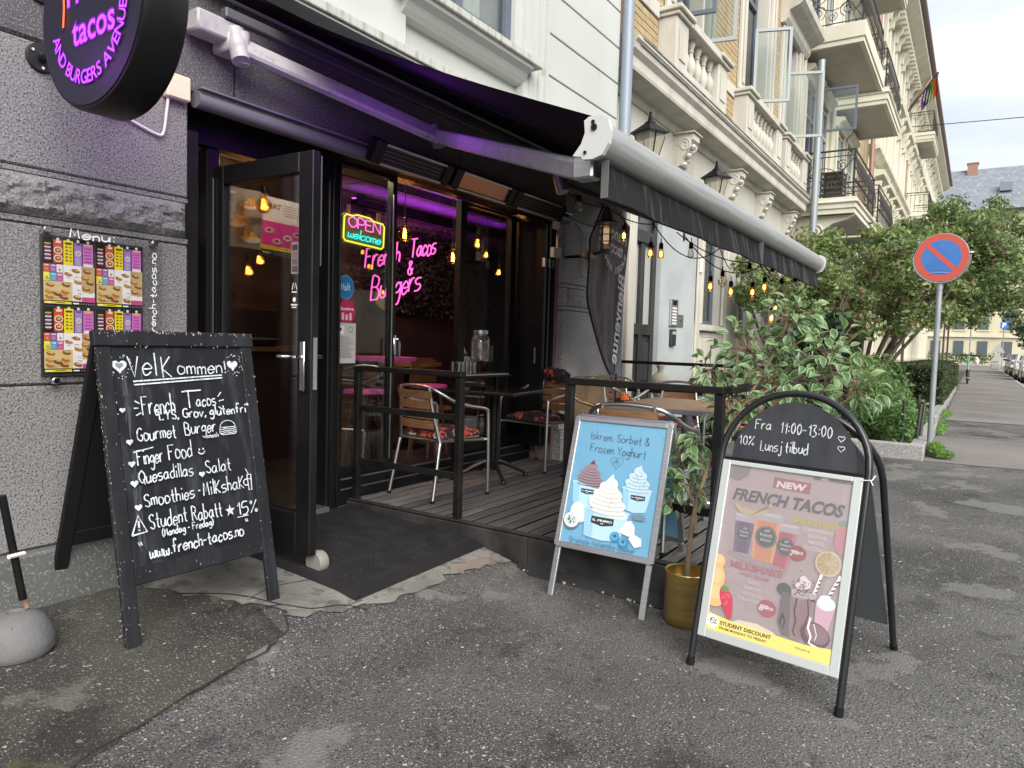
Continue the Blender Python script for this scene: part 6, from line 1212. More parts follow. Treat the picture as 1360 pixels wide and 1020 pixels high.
LG = leafm('ficus_green', (.085, .18, .065), .42); LG2 = leafm('ficus_green_pale', (.15, .26, .11), .42); LC = leafm('ficus_cream', (.36, .44, .27), .45)
def vleaf(g):
    me_b = MB(); L = .08; W = .044
    n = 7; C_ = [(0, L*i/(n-1), 0) for i in range(n)]
    wv = [0, .62, .95, 1, .8, .42, 0]
    for sgn in (-1, 1):
        for i in range(n-1):
            y0, y1 = L*i/(n-1), L*(i+1)/(n-1); w0, w1 = W/2*wv[i], W/2*wv[i+1]; zb = lambda y: -.9*(y-.02)**2*6
            def p(f, w_, y): return (sgn*w_*f, y, zb(y)*L*12+.35*w_*f)
            k0 = .72+.22*((i*7) % 3)/3-.06
            me_b.add([p(0, w0, y0), p(k0, w0, y0), p(k0, w1, y1), p(0, w1, y1)], [(0, 1, 2, 3) if sgn > 0 else (3, 2, 1, 0)], g)
            me_b.add([p(k0, w0, y0), p(1, w0, y0), p(1, w1, y1), p(k0, w1, y1)], [(0, 1, 2, 3) if sgn > 0 else (3, 2, 1, 0)], LC)
    return me_b
protos = []
for g in (LG, LG2):
    o = vleaf(g).build('leaf', None, fi, smooth=True, world=False, fix=False); protos.append(o)
rn = random.Random(31); spots = []
clumps = [((4.0, -2.55, 1.0), .22, 45), ((3.98, -2.48, 1.30), .17, 52), ((3.95, -2.28, 1.15), .19, 55), ((4.02, -2.68, 1.12), .19, 55), ((4.05, -2.82, .95), .14, 38), ((3.88, -2.42, .98), .2, 50), ((3.9, -2.10, 1.02), .13, 30), ((3.72, -2.28, .82), .15, 36), ((3.98, -2.6, .85), .16, 34),
          ((3.57, -2.08, .56), .12, 34), ((3.53, -2.12, .44), .11, 24), ((3.62, -2.12, .66), .09, 20), ((3.47, -2.06, .36), .06, 8)]
def leafrot(r, c_, p):
    out = (V(p)-V(c_)); out = out.normalized() if out.length > 1e-4 else V((0, 0, 1)); d = (out+V((r.gauss(0, .5), r.gauss(0, .5), r.gauss(-.35, .4)))).normalized()
    nn = V((r.gauss(0, .5)-.35, r.gauss(0, .5)-.2, 1.0)); x = d.cross(nn).normalized(); z = x.cross(d); return Matrix((x, d, z)).transposed().to_euler()
for c_, rad, cnt in clumps:
    for i in range(int(cnt*1.55)):
        d = V((rn.gauss(0, 1), rn.gauss(0, 1), rn.gauss(0, 1))).normalized()*rad*rn.random()**.45; spots.append((V(c_)+d, c_))
base = V(fi.location); rn.shuffle(spots); first = [True, True]
for i, (p, c_) in enumerate(spots[:296]):
    pr = protos[0 if rn.random() < .6 else 1]; q = 0 if pr is protos[0] else 1; s_ = rn.uniform(.6, 1.08); e_ = leafrot(rn, c_, p)
    if first[q]: pr.location = p-base; pr.rotation_euler = e_; pr.scale = (s_,)*3; first[q] = False
    else: inst(pr, p-base, e_, (s_,)*3)
b = MB(); lb = vleaf(LG); lb2 = vleaf(LG2)
for p, c_ in spots[296:]:
    e_ = leafrot(rn, c_, p).to_matrix(); s_ = rn.uniform(.6, 1.08); src = lb if rn.random() < .6 else lb2; k = len(b.v)
    b.v += [tuple(e_ @ V(v)*s_+p) for v in src.v]; b.f += [tuple(i_+k for i_ in f) for f in src.f]; b.mi += [b.m(src.ms[m_]) for m_ in src.mi]
tag(b.build('leaf_mass', None, fi, smooth=True, fix=False), kind='stuff')
for p, c_ in spots[::3]:
    pass
b = MB()
for p, c_ in spots[::2]: b.tube([V(c_), V(c_).lerp(p, .6)+V((0, 0, -.01)), p], .002, 4)
tag(b.build('twigs', M_bark, fi, smooth=True), kind='stuff')
# ------------------------------------------------------------ yellow brick house with white cornices
YB = .25
hb = thing('brick_house', 'ornate house with pale plaster ground floor, white cornice and yellow brick upper wall', 'building', (7.1, YB, -.1))
M_pl = mat('aged_plaster', (.48, .47, .425), .85, c2=(.38, .37, .33), ns=1.5, nr=(.35, .7), nd=8, bump=.2, bs=20, stretch=(1.3, 1.3, .35), speck=[(3.5, .68, (.34, .32, .28))])
M_tr = mat('stone_trim', (.52, .50, .45), .8, c2=(.40, .38, .335), ns=3, nr=(.4, .75), stretch=(1.3, 1.3, .35), nd=7, bump=.25, bs=25)
M_br_ = mat('yellow_brick', (.42, .325, .185), .75, c2=(.34, .255, .14), ns=5, nr=(.3, .7), speck=[(6, .62, (.46, .36, .21))]); M_mo = mat('mortar', (.16, .12, .08), .9)
M_pb = mat('pale_blue_plaster', (.40, .435, .45), .8, c2=(.33, .355, .365), ns=1.6, nd=8, bump=.15, bs=20)
def hp(n, mt, *a, b=0.): return bx(n, mt, hb, *a, b=b)
hp('core_wall', M_pl, 7.1, 7.9, YB+.02, YB+.5, -.2, 4.2); hp('core_wall', M_pb, 9.02, 10.42, YB, YB+.5, -.2, 3.35)
hp('ground_wall', M_pl, 7.9, 9.02, YB+.0, YB+.5, 2.95, 3.35); hp('frieze', M_pl, 7.9, 16.4, YB, YB+.5, 3.35, 4.12)
hp('window_lintel', M_pl, 10.42, 16.4, YB+.02, YB+.5, 3.0, 3.35); hp('base_wall', M_pl, 10.42, 16.4, YB, YB+.5, -.2, 1.5)
for x0, x1 in ((10.42, 10.66), (11.74, 12.6), (13.6, 14.5), (15.5, 16.4)): hp('pier', M_pl, x0, x1, YB+.01, YB+.5, 1.5, 3.0)
hp('door_pilaster', M_tr, 7.86, 8.06, YB-.07, YB+.1, -.1, 3.3, b=.01); hp('door_pilaster', M_tr, 7.60, 7.84, YB-.03, YB+.1, -.1, 3.3, b=.01)
hp('pilaster', M_tr, 10.44, 10.6, YB-.035, YB, -.1, 3.3, b=.01); hp('pilaster', M_tr, 11.9, 12.3, YB-.035, YB, -.1, 3.3, b=.01)
# house door
hd_ = bpy.data.objects.new('door', None); COL.objects.link(hd_); hd_.parent = hb; hd_.location = V((8.1, YB, -.1))-hb.location; hd_['label'] = 'carved grey front door with two tall panes'
M_dg = mat('door_dark_grey', (.022, .022, .024), .5, c2=(.032, .032, .033), ns=5); D = lambda n, mt, *a, b=.004: bx(n, mt, hd_, *a, b=b)
D('stile', M_dg, 8.07, 8.17, YB+.06, YB+.14, -.1, 2.95); D('stile', M_dg, 8.90, 9.01, YB+.06, YB+.14, -.1, 2.95); D('stile', M_dg, 8.49, 8.60, YB+.05, YB+.14, -.1, 2.45)
D('lower_panel', M_dg, 8.17, 8.49, YB+.09, YB+.12, -.1, 1.28); D('lower_panel', M_dg, 8.60, 8.9, YB+.09, YB+.12, -.1, 1.28)
for x0, x1 in ((8.20, 8.46), (8.63, 8.87)):
    for z0, z1 in ((.1, .6), (.68, 1.18)): D('raised_panel', M_dg, x0, x1, YB+.07, YB+.089, z0, z1, b=.01)
D('rail', M_dg, 8.17, 8.49, YB+.05, YB+.14, 1.28, 1.42); D('rail', M_dg, 8.60, 8.9, YB+.05, YB+.14, 1.28, 1.42); D('transom', M_dg, 8.17, 8.9, YB+.03, YB+.14, 2.45, 2.60)
D('fanlight', mat('fanlight_dark', (.06, .06, .065), .3), 8.17, 8.9, YB+.11, YB+.12, 2.6, 2.95)
M_fr = mat('frosted_glass', (.30, .32, .31), .5, c2=(.38, .40, .38), ns=60); D('pane', M_fr, 8.17, 8.49, YB+.1, YB+.108, 1.42, 2.45, b=0); D('pane', M_fr, 8.60, 8.9, YB+.1, YB+.108, 1.42, 2.45, b=0)
one('carved_bracket', M_dg, hd_, lambda b: b.tube(smoothpts([(8.2, YB+.04, 2.9), (8.2, YB-.02, 2.8), (8.22, YB+.03, 2.68), (8.3, YB+.04, 2.72)], 5), .03, 8), smooth=True)
# intercom
t = thing('intercom', 'steel door intercom panel with square plate on the pale blue plaster', 'intercom', (9.5, YB-.01, 1.6))
bx('panel', M_alub, t, 9.38, 9.66, YB-.03, YB-.001, 1.42, 1.80, b=.005); bx('plate', M_alub, t, 9.68, 9.94, YB-.012, YB-.001, 1.42, 1.60, b=.003)
for i in range(6): bx('button', mat('button_white', (.7, .7, .68), .4), t, 9.44, 9.6, YB-.035, YB-.0305, 1.45+.042*i, 1.475+.042*i)
bx('speaker_slot', M_black, t, 9.45, 9.6, YB-.034, YB-.0305, 1.72, 1.78); bx('lock_button', M_black, t, 9.8, 9.82, YB-.016, YB-.0125, 1.50, 1.52)
t = thing('key_box', 'dark card reader below the intercom', 'card reader', (9.45, YB, 1.3)); bx('case', M_dg, t, 9.42, 9.6, YB-.04, YB-.001, 1.15, 1.38, b=.006); bx('display', mat('display_pale', (.4, .45, .45), .3), t, 9.45, 9.57, YB-.044, YB-.0405, 1.31, 1.35)
t = thing('number_plate', 'small white meter box on the plaster pilaster', 'box', (10.5, YB-.04, 2.3)); bx('plate', mat('plate_white', (.75, .75, .72), .4), t, 10.47, 10.56, YB-.06, YB-.036, 2.26, 2.48, b=.004)
# ground floor windows
def window(par, x0, x1, z0, z1, y, mt=M_bgw, mull=1, depth=.12, transom=None, curtain=False, fw=.07):
    t = bpy.data.objects.new('window', None); COL.objects.link(t); t.parent = par; t.location = V((x0, y, z0))-par.location
    W_ = lambda n, m_, *a: bx(n, m_, t, *a)
    W_('frame', mt, x0, x0+fw, y, y+.07, z0, z1); W_('frame', mt, x1-fw, x1, y, y+.07, z0, z1); W_('frame', mt, x0+fw, x1-fw, y, y+.07, z0, z0+fw); W_('frame', mt, x0+fw, x1-fw, y, y+.07, z1-fw, z1)
    if mull: xm = (x0+x1)/2; W_('mullion', mt, xm-fw/2, xm+fw/2, y-.01, y+.06, z0+fw, z1-fw)
    if transom: W_('transom', mt, x0+fw, x1-fw, y-.012, y+.05, transom, transom+fw)
    W_('pane', M_glass, x0+fw, x1-fw, y+.03, y+.034, z0+fw, z1-fw)
    W_('dark_room', mat('room_grey', (.07, .075, .085), .9) if not curtain else M_curt, x0, x1, y+.22, y+.24, z0, z1)
    return t
window(hb, 10.68, 11.72, 1.5, 3.0, YB+.14); window(hb, 12.62, 13.58, 1.5, 3.0, YB+.14); window(hb, 14.52, 15.48, 1.5, 3.0, YB+.14)
for x0, x1 in ((10.6, 11.8), (12.55, 13.65), (14.45, 15.55)):
    one('sill', M_tr, hb, lambda b: b.sweep([(YB+.2, 1.40), (YB-.07, 1.40), (YB-.075, 1.42), (YB-.075, 1.485), (YB+.2, 1.50)], x0, x1)); hp('sill_panel', M_tr, x0+.1, x1-.1, YB-.02, YB, .75, 1.3, b=.02)
    one('window_hood', M_tr, hb, lambda b: b.sweep([(YB+.1, 3.02), (YB-.03, 3.02), (YB-.05, 3.08), (YB-.11, 3.13), (YB-.12, 3.19), (YB+.1, 3.22)], x0-.02, x1+.02))
    for xa in (x0, x1-.1): hp('surround', M_tr, xa, xa+.1, YB-.04, YB+.0, 1.5, 3.0, b=.008)
hp('skirting', M_tr, 7.62, 7.84, YB-.08, YB-.03, -.1, .5, b=.01); hp('string_course', M_tr, 9.03, 10.4, YB-.03, YB, .2, .26, b=.01)
for x0, x1 in ((7.2, 8.0), (8.15, 9.05)): hp('frieze_panel', M_tr, x0, x1, YB-.02, YB, 3.35, 3.55, b=.01)
# big cornice
one('cornice', M_tr, hb, lambda b: b.sweep([(YB+.3, 4.0), (YB-.02, 4.0), (YB-.05, 4.03), (YB-.06, 4.10), (YB-.30, 4.13), (YB-.31, 4.16), (YB-.31, 4.26), (YB-.36, 4.31), (YB-.37, 4.37), (YB-.40, 4.40), (YB-.40, 4.43), (YB-.05, 4.52), (YB+.3, 4.52)], 7.12, 16.45))
one('lead_flashing', mat('lead_grey', (.13, .13, .13), .6, c2=(.28, .27, .25), ns=8), hb, lambda b: (b.sweep([(YB-.39, 4.436), (YB-.41, 4.43), (YB-.41, 4.446), (YB-.06, 4.534), (YB-.05, 4.53)], 7.25, 16.45), b.sweep([(YB-.375, 4.375), (YB-.385, 4.37), (YB-.385, 4.385), (YB-.375, 4.39)], 7.25, 16.45)))
def corbel(x):
    c_ = bpy.data.objects.new('corbel', None); COL.objects.link(c_); c_.parent = hb; c_.location = V((x, YB, 3.8))-hb.location; SF = Fr((x, 0, 0), (0, -1, 0), (0, 0, 1)); Yl = -YB
    one('console', M_tr, c_, lambda b: b.prism([(Yl-.01, 3.98), (Yl+.27, 3.98), (Yl+.27, 3.90), (Yl+.22, 3.86), (Yl+.20, 3.78), (Yl+.13, 3.66), (Yl+.11, 3.58), (Yl+.05, 3.54), (Yl-.01, 3.56)], -.13, .13, F=SF))
    one('abacus', M_tr, c_, lambda b: b.box(x-.17, x+.17, YB-.30, YB, 3.982, 4.0, b=.004))
    for sx in (-.135, .115): one('scroll', M_tr, c_, lambda b: b.tube([(x+sx+.01, YB-.16+.09*math.cos(a)*(1-a/16), 3.84+.09*math.sin(a)*(1-a/16)) for a in [i*.5 for i in range(22)]], .016, 6), smooth=True)
    for i in range(5): one('leaf_bead', M_tr, c_, lambda b: b.lathe([(0, -.045), (.03, -.03), (.045, 0), (.03, .03), (0, .045)], 10, F=Fr((x-.02+.04*(i % 2), YB-.235+.028*i, 3.82-.055*i), (1, 0, 0), (0, 1, 0))), smooth=True)
for x in (9.42, 11.72, 13.62, 15.72): corbel(x)
# wall lanterns
def lantern(x, z, label):
    z += .22; t = thing('wall_lantern', label, 'lamp', (x, YB-.35, z), 0, 'black lanterns on the plaster wall'); F = Fr((x, YB-.36, 0), (1, 0, 0), (0, 1, 0)); q = dict(n=4, F=F, a0=math.pi/4)
    one('roof', M_black, t, lambda b: b.lathe([(0, z+.22), (.02, z+.22), (.03, z+.17), (.06, z+.15), (.06, z+.14), (.22, z+.03), (.22, z+.015), (0, z+.015)], **q)); one('finial', M_black, t, lambda b: b.lathe([(0, z+.28), (.018, z+.26), (.01, z+.22)], 8, F=F))
    one('glass_body', glass('lantern_pane', tint=(.9, .88, .8), refl=.1, body=.25, bc=(.6, .58, .5)), t, lambda b: b.lathe([(.18, z+.01), (.11, z-.22)], **q)); one('base', M_black, t, lambda b: b.lathe([(0, z-.26), (.03, z-.25), (.085, z-.225), (0, z-.222)], **q))
    for k in range(4): a = math.pi/4+k*math.pi/2; one('rib', M_black, t, lambda b: b.tube([(x+.183*math.cos(a), YB-.36+.183*math.sin(a), z+.01), (x+.113*math.cos(a), YB-.36+.113*math.sin(a), z-.222)], .008, 5))
    one('arm', M_black, t, lambda b: b.tube([(x, YB-.36, z-.25), (x, YB-.3, z-.33), (x, YB-.12, z-.36), (x, YB, z-.3)], .014, 6), smooth=True)
lantern(7.62, 3.28, 'black wall lantern above the awning nearest the drainpipe'); lantern(10.05, 3.28, 'black wall lantern above the awning farther along the plaster wall')
# upper storey: brick field, bands, pilasters
UB = .15
hp('mortar_field', M_mo, 7.2, 16.4, UB+.012, UB+.5, 4.52, 5.15); 
for x0, x1 in ((7.2, 8.83), (10.07, 11.98), (13.55, 14.72), (15.9, 16.4)): hp('mortar_field', M_mo, x0, x1, UB+.012, UB+.5, 5.15, 9)
for x0, x1 in ((7.12, 8.35), (10.62, 11.66), (14.0, 14.2)): hp('stone_band', M_tr, x0, x1, UB-.02, UB+.011, 5.12, 5.30, b=.004)
b = MB(); bl_ = .215; bh = .072
for x0, x1, z0, z1 in ((7.42, 8.36, 4.53, 5.12), (10.62, 11.66, 4.53, 5.12), (13.98, 14.22, 4.53, 5.12), (16.26, 16.4, 4.53, 5.12), (7.2, 8.5, 5.30, 8.0), (10.5, 11.66, 5.30, 8.2), (13.78, 14.5, 5.30, 8.4), (16.1, 16.4, 5.2, 8.4)):
    z = z0; r_ = 0
    while z+bh <= z1+.02:
        x = x0-(bl_+.01)/2*(r_ % 2)
        while x < x1:
            a, e_ = max(x, x0), min(x+bl_, x1)
            if e_-a > .03: b.box(a, e_, UB-.002+random.uniform(-.002, .002), UB+.02, z, z+bh)
            x += bl_+.01
        z += bh+.01; r_ += 1
tag(b.build('brickwork', M_br_, hb), kind='stuff')
for i, (x0, x1, z0) in enumerate(((8.83, 10.07, 5.32), (11.98, 13.55, 5.32), (14.72, 15.9, 5.32))):
    w_ = window(hb, x0+.12, x1-.12, z0, 8.3, UB+.2, M_bgw, 1, transom=7.2, curtain=False)
    bx('curtain', M_curt, w_, x0+.2, x0+.55, UB+.33, UB+.35, z0, 8.2)
    for xa, xb in ((x0-.30, x0-.02), (x1+.02, x1+.30)): hp('window_pilaster', M_tr, xa, xb, UB-.06, UB+.01, 5.32, 8.4, b=.015); hp('pilaster_strip', M_tr, xa+.08, xb-.08, UB-.08, UB-.061, 5.42, 8.3, b=.008)
    hp('reveal', M_tr, x0-.019, x0+.12, UB+.0, UB+.3, 5.32, 8.4); hp('reveal', M_tr, x1-.12, x1+.019, UB+.0, UB+.3, 5.32, 8.4)
    # balustrade
    for xa in (x0-.42, x1-.0):
        hp('pedestal', M_tr, xa, xa+.42, UB-.22, UB+.02, 4.53, 5.15, b=.006); hp('pedestal_panel', M_tr, xa+.1, xa+.32, UB-.235, UB-.221, 4.66, 5.04, b=.006)
        one('pedestal_cap', M_tr, hb, lambda b: (b.box(xa-.03, xa+.45, UB-.26, UB+.02, 5.152, 5.20, b=.006), b.box(xa-.06, xa+.48, UB-.30, UB+.02, 5.202, 5.26, b=.01)))
    hp('balustrade_rail', M_tr, x0+.001, x1-.001, UB-.27, UB+.02, 5.14, 5.25, b=.01); hp('balustrade_base', M_tr, x0+.001, x1-.001, UB-.22, UB+.02, 4.53, 4.62, b=.006)
    hp('balustrade_shade_wall', M_pl, x0+.001, x1-.001, UB+.0, UB+.011, 4.62, 5.14)
    nb = int((x1-x0-.1)/.2)
    for k in range(nb):
        xx = x0+.12+(x1-x0-.24)*k/(nb-1); one('baluster', M_tr, hb, lambda b: b.lathe([(.055, 4.62), (.055, 4.65), (.03, 4.67), (.06, 4.74), (.075, 4.80), (.06, 4.87), (.032, 4.94), (.03, 4.97), (.045, 4.99), (.032, 5.01), (.05, 5.06), (.055, 5.08), (.055, 5.14)], 10, F=Fr((xx, UB-.12, 0), (1, 0, 0), (0, 1, 0))), smooth=True)
    one('window_crown', M_tr, hb, lambda b: b.sweep([(UB+.1, 8.4), (UB-.05, 8.4), (UB-.1, 8.45), (UB-.12, 8.6), (UB-.3, 8.66), (UB-.36, 8.72), (UB-.38, 8.82), (UB+.1, 8.86)], x0-.45, x1+.45))
# third window has a lower crown visible in the photo
one('window_crown', M_tr, hb, lambda b: b.sweep([(UB+.0, 7.35), (UB-.08, 7.35), (UB-.14, 7.42), (UB-.16, 7.55), (UB-.34, 7.62), (UB-.42, 7.68), (UB-.44, 7.80), (UB+.0, 7.84)], 14.3, 16.4))
# open casements
def casement(x, y0, w_, z0, z1, mt, lab, ang=90, bars=True):
    t = bpy.data.objects.new('casement', None); COL.objects.link(t); t.parent = hb; t.location = V((x, y0, z0))-hb.location; t['label'] = lab
    F = Fr((x, y0, 0), (math.cos(R(ang)), -math.sin(R(ang)), 0), (0, 0, 1)); fw = .05
    for a in ((0, fw, z0, z1), (w_-fw, w_, z0, z1), (fw, w_-fw, z0, z0+fw), (fw, w_-fw, z1-fw, z1)): bx('frame', mt, t, *a, -.025, .025, F=F)
    bx('pane', M_glass, t, fw, w_-fw, z0+fw, z1-fw, -.003, .003, F=F)
M_wg = mat('casement_grey_white', (.34, .37, .38), .5)
casement(9.25, UB+.1, .50, 5.5, 6.9, M_bgw, 'dark blue open casement', 80); casement(10.0, UB+.1, .55, 5.42, 6.9, M_wg, 'white open casement of the first brick house window', 78)
casement(13.0, UB+.1, .62, 5.48, 6.75, M_wg, 'white open casement of the second window', 70); casement(15.3, UB+.1, .75, 5.45, 6.75, M_wg, 'white open casement of the third window', 70)
casement(17.2, UB-.2, .8, 6.0, 6.95, M_bgw, 'dark blue open casement below the balcony', 84)
dp = thing('drainpipe', 'pale galvanised drainpipe between brick house and balcony house', 'pipe', (16.45, -.22, 0)); one('pipe', mat('galvanised_pipe', (.30, .33, .35), .5, metal=.4), dp, lambda b: b.tube([(16.45, -.22, -.1), (16.45, -.22, 7.3)], .075, 14), smooth=True)

# ------------------------------------------------------------ balcony house and the row beyond
def brickmat():
    m = bpy.data.materials.new('far_yellow_brick'); m.use_nodes = True; t = m.node_tree; n = t.nodes; l = t.links; b = n['Principled BSDF']; b.inputs['Roughness'].default_value = .8
    g = n.new('ShaderNodeNewGeometry'); s = n.new('ShaderNodeSeparateXYZ'); cc = n.new('ShaderNodeCombineXYZ'); l.new(g.outputs['Position'], s.inputs[0]); l.new(s.outputs[0], cc.inputs[0]); l.new(s.outputs[2], cc.inputs[1])
    k = n.new('ShaderNodeTexBrick'); k.inputs['Scale'].default_value = 1; k.inputs['Brick Width'].default_value = .25; k.inputs['Row Height'].default_value = .085; k.inputs['Mortar Size'].default_value = .009
    k.inputs['Color1'].default_value = (.42, .32, .19, 1); k.inputs['Color2'].default_value = (.35, .26, .15, 1); k.inputs['Mortar'].default_value = (.2, .15, .1, 1); l.new(cc.outputs[0], k.inputs['Vector']); l.new(k.outputs[0], b.inputs['Base Color']); return m
M_fb = brickmat(); M_crm = mat('cream_render', (.60, .55, .40), .85, c2=(.52, .47, .34), ns=.6, stretch=(1.3, 1.3, .35), nd=6); M_crl = mat('cream_trim', (.63, .61, .51), .8, c2=(.54, .52, .43), ns=1.2, stretch=(1.3, 1.3, .35), nd=6); M_iron2 = mat('wrought_iron', (.02, .018, .02), .5); M_soff = mat('soffit_grey', (.40, .38, .34), .85, c2=(.46, .44, .40), ns=2)
bh_ = thing('balcony_house', 'yellow brick apartment house with stacked projecting balconies', 'building', (16.6, YB, -.1))
def Bp(n, mt, *a, b=0.): return bx(n, mt, bh_, *a, b=b)
Bp('wall', M_fb, 16.5, 27, YB, YB+8, -.1, 14)
for x0, x1 in ((16.55, 16.75), (20.2, 20.6), (24.6, 25.0)): Bp('pilaster', M_crl, x0, x1, YB-.12, YB-.001, 4.5, 14, b=.02)
Bp('ground_render', M_pl, 16.5, 27, YB-.05, YB-.001, -.1, 4.05); Bp('belt', M_crl, 16.5, 27, YB-.2, YB-.001, 4.06, 4.35, b=.02)
for fl_ in (4.5, 8.1, 11.4):
    for x0 in (17.1, 18.7, 21.3, 22.9):
        w_ = window(bh_, x0, x0+1.0, fl_, fl_+2.6, YB-.06, M_wg if x0 > 18 else M_bgw, 1, transom=fl_+1.9)
        Bp('surround', M_crl, x0-.16, x0-.001, YB-.09, YB-.001, fl_, fl_+2.7, b=.01); Bp('surround', M_crl, x0+1.001, x0+1.16, YB-.09, YB-.001, fl_, fl_+2.7, b=.01)
        one('hood', M_crl, bh_, lambda b: b.sweep([(YB-.001, fl_+2.71), (YB-.1, fl_+2.71), (YB-.15, fl_+2.8), (YB-.25, fl_+2.86), (YB-.26, fl_+2.94), (YB-.001, fl_+2.98)], x0-.2, x0+1.2))
def spiral(c_, r_, turns, n, a0=0, s=1): return [(c_[0]+s*r_*(1-.8*i/n)*math.cos(a0+turns*2*math.pi*i/n), c_[1]+r_*(1-.8*i/n)*math.sin(a0+turns*2*math.pi*i/n)) for i in range(n+1)]
def balcony(par, x0, x1, yf, z0, h, cornice=True, rail_m=M_iron2, plain=False, wood=False):
    t = bpy.data.objects.new('balcony', None); COL.objects.link(t); t.parent = par; t.location = V((x0, YB, z0))-par.location
    Q = lambda n, m_, *a, b=0.: bx(n, m_, t, *a, b=b)
    Q('soffit', M_soff, x0+.12, x1-.12, yf+.12, YB-.002, z0+.03, z0+.1)
    Q('slab', M_crl, x0, x1, yf, YB-.002, z0+.101, z0+h, b=.01)
    for a in ((x0+.03, x1-.03, yf+.03, yf+.12), (x0+.03, x0+.12, yf+.121, YB-.002), (x1-.12, x1-.03, yf+.121, YB-.002)): Q('edge_beam', M_crl, *a, z0, z0+.1)
    if cornice: Q('slab_lip', M_crl, x0-.04, x1+.04, yf-.04, YB-.002, z0+h*.62, z0+h*.8, b=.02)
    zb = z0+h; ht = 1.0; xa, xb, ya = x0+.08, x1-.08, yf+.08
    for zz, rr in ((zb+ht, .022), (zb+ht-.12, .012), (zb+.07, .013)): one('rail', (mat('rail_wood', (.30, .16, .09), .6) if wood and zz == zb+ht else rail_m), t, lambda b: b.tube([(xa, YB-.01, zz), (xa, ya, zz), (xb, ya, zz), (xb, YB-.01, zz)], rr, 6))
    b = MB()
    for x in (xa, xb): b.tube([(x, ya, zb), (x, ya, zb+ht)], .018, 6)
    if plain:
        for k in range(14): b.tube([(xa+(xb-xa)*k/13, ya, zb+.07), (xa+(xb-xa)*k/13, ya, zb+ht)], .008, 4)
        for k in range(1, 6): b.tube([(xa, ya+(YB-ya)*k/6, zb+.07), (xa, ya+(YB-ya)*k/6, zb+ht)], .008, 4)
    else:
        nn = int((xb-xa)/.16)
        for k in range(nn+1):
            x = xa+(xb-xa)*k/nn; b.tube([(x, ya-.03*math.sin(q/6*math.pi)*2, zb+.07+(ht-.19)*q/6) for q in range(7)], .008, 4)
            if k < nn: b.tube([(p[0], ya-.02, p[1]) for p in spiral((x+.08, zb+.35), .065, 1.2, 10)], .006, 4); b.tube([(p[0], ya-.02, p[1]) for p in spiral((x+.08, zb+.62), .055, 1.2, 10, 3)], .006, 4)
        L_ = YB-ya
        for (cy, cz, r_, tr, a_, sg) in ((.25, .35, .17, 1.8, -1.2, 1), (.75, .35, .17, 1.8, -1.2, -1), (.2, .68, .12, 1.6, 1.0, -1), (.8, .68, .12, 1.6, 1, 1), (.5, .22, .1, 1.5, 2, 1)):
            b.tube([(xa, ya+L_*cy+p[0], zb+p[1]) for p in spiral((0, cz), r_, tr, 20, a_, sg)], .009, 4)
        b.tube([(xa, ya+L_*q/10, zb+.1+.55*math.sin(math.pi*q/10)) for q in range(11)], .009, 4); b.tube([(xa, ya+L_*q/10, zb+.85-.5*math.sin(math.pi*q/10)) for q in range(11)], .009, 4)
        b.tube([(xa, ya+L_*.5, zb+.07), (xa, ya+L_*.5, zb+ht)], .009, 4)
    b.build('ironwork', rail_m, t, smooth=True); return t
balcony(bh_, 16.6, 20.0, -1.02, 4.08, .34); balcony(bh_, 16.6, 20.1, -1.02, 7.62, .42, False); balcony(bh_, 21.0, 24.4, -1.02, 7.62, .42); balcony(bh_, 21.0, 24.4, -1.02, 11.3, .42); balcony(bh_, 21.0, 24.4, -1.0, 4.2, .34, wood=True)
for x in (16.7,): one('scroll_bracket', M_crl, bh_, lambda b: (b.prism([(-YB, 4.07), (1.0, 4.07), (.85, 3.98), (.55, 3.9), (.3, 3.72), (.1, 3.55), (-YB, 3.5)], -.12, .12, F=Fr((x+.2, 0, 0), (0, -1, 0), (0, 0, 1))), b.tube([(x+.07, -.2+p[0], 3.72+p[1]) for p in spiral((0, 0), .2, 2, 24)], .03, 6)), smooth=True)
# furniture stacked on the first balcony
t = thing('balcony_chairs', 'dark stacked chairs on the lowest balcony', 'chairs', (17.6, -.6, 4.42))
for i in range(5): one('seat', M_iron2, t, lambda b: b.box(17.3, 17.75, -.62, -.18, 4.62+.12*i, 4.65+.12*i))
one('leg', M_iron2, t, lambda b: [b.tube([(x, y, 4.42), (x, y, 5.15)], .02, 5) for x in (17.3, 17.75) for y in (-.62, -.18)])
t = thing('balcony_plant', 'white pot with plant on the upper balcony of the brick apartment house', 'potted plant', (16.9, -.3, 8.05)); one('pot', mat('pot_white', (.7, .7, .68), .5), t, lambda b: b.lathe([(0, 8.04), (.12, 8.04), (.16, 8.4), (0, 8.4)], 12, F=Fr((16.95, -.3, 0), (1, 0, 0), (0, 1, 0))), smooth=True)
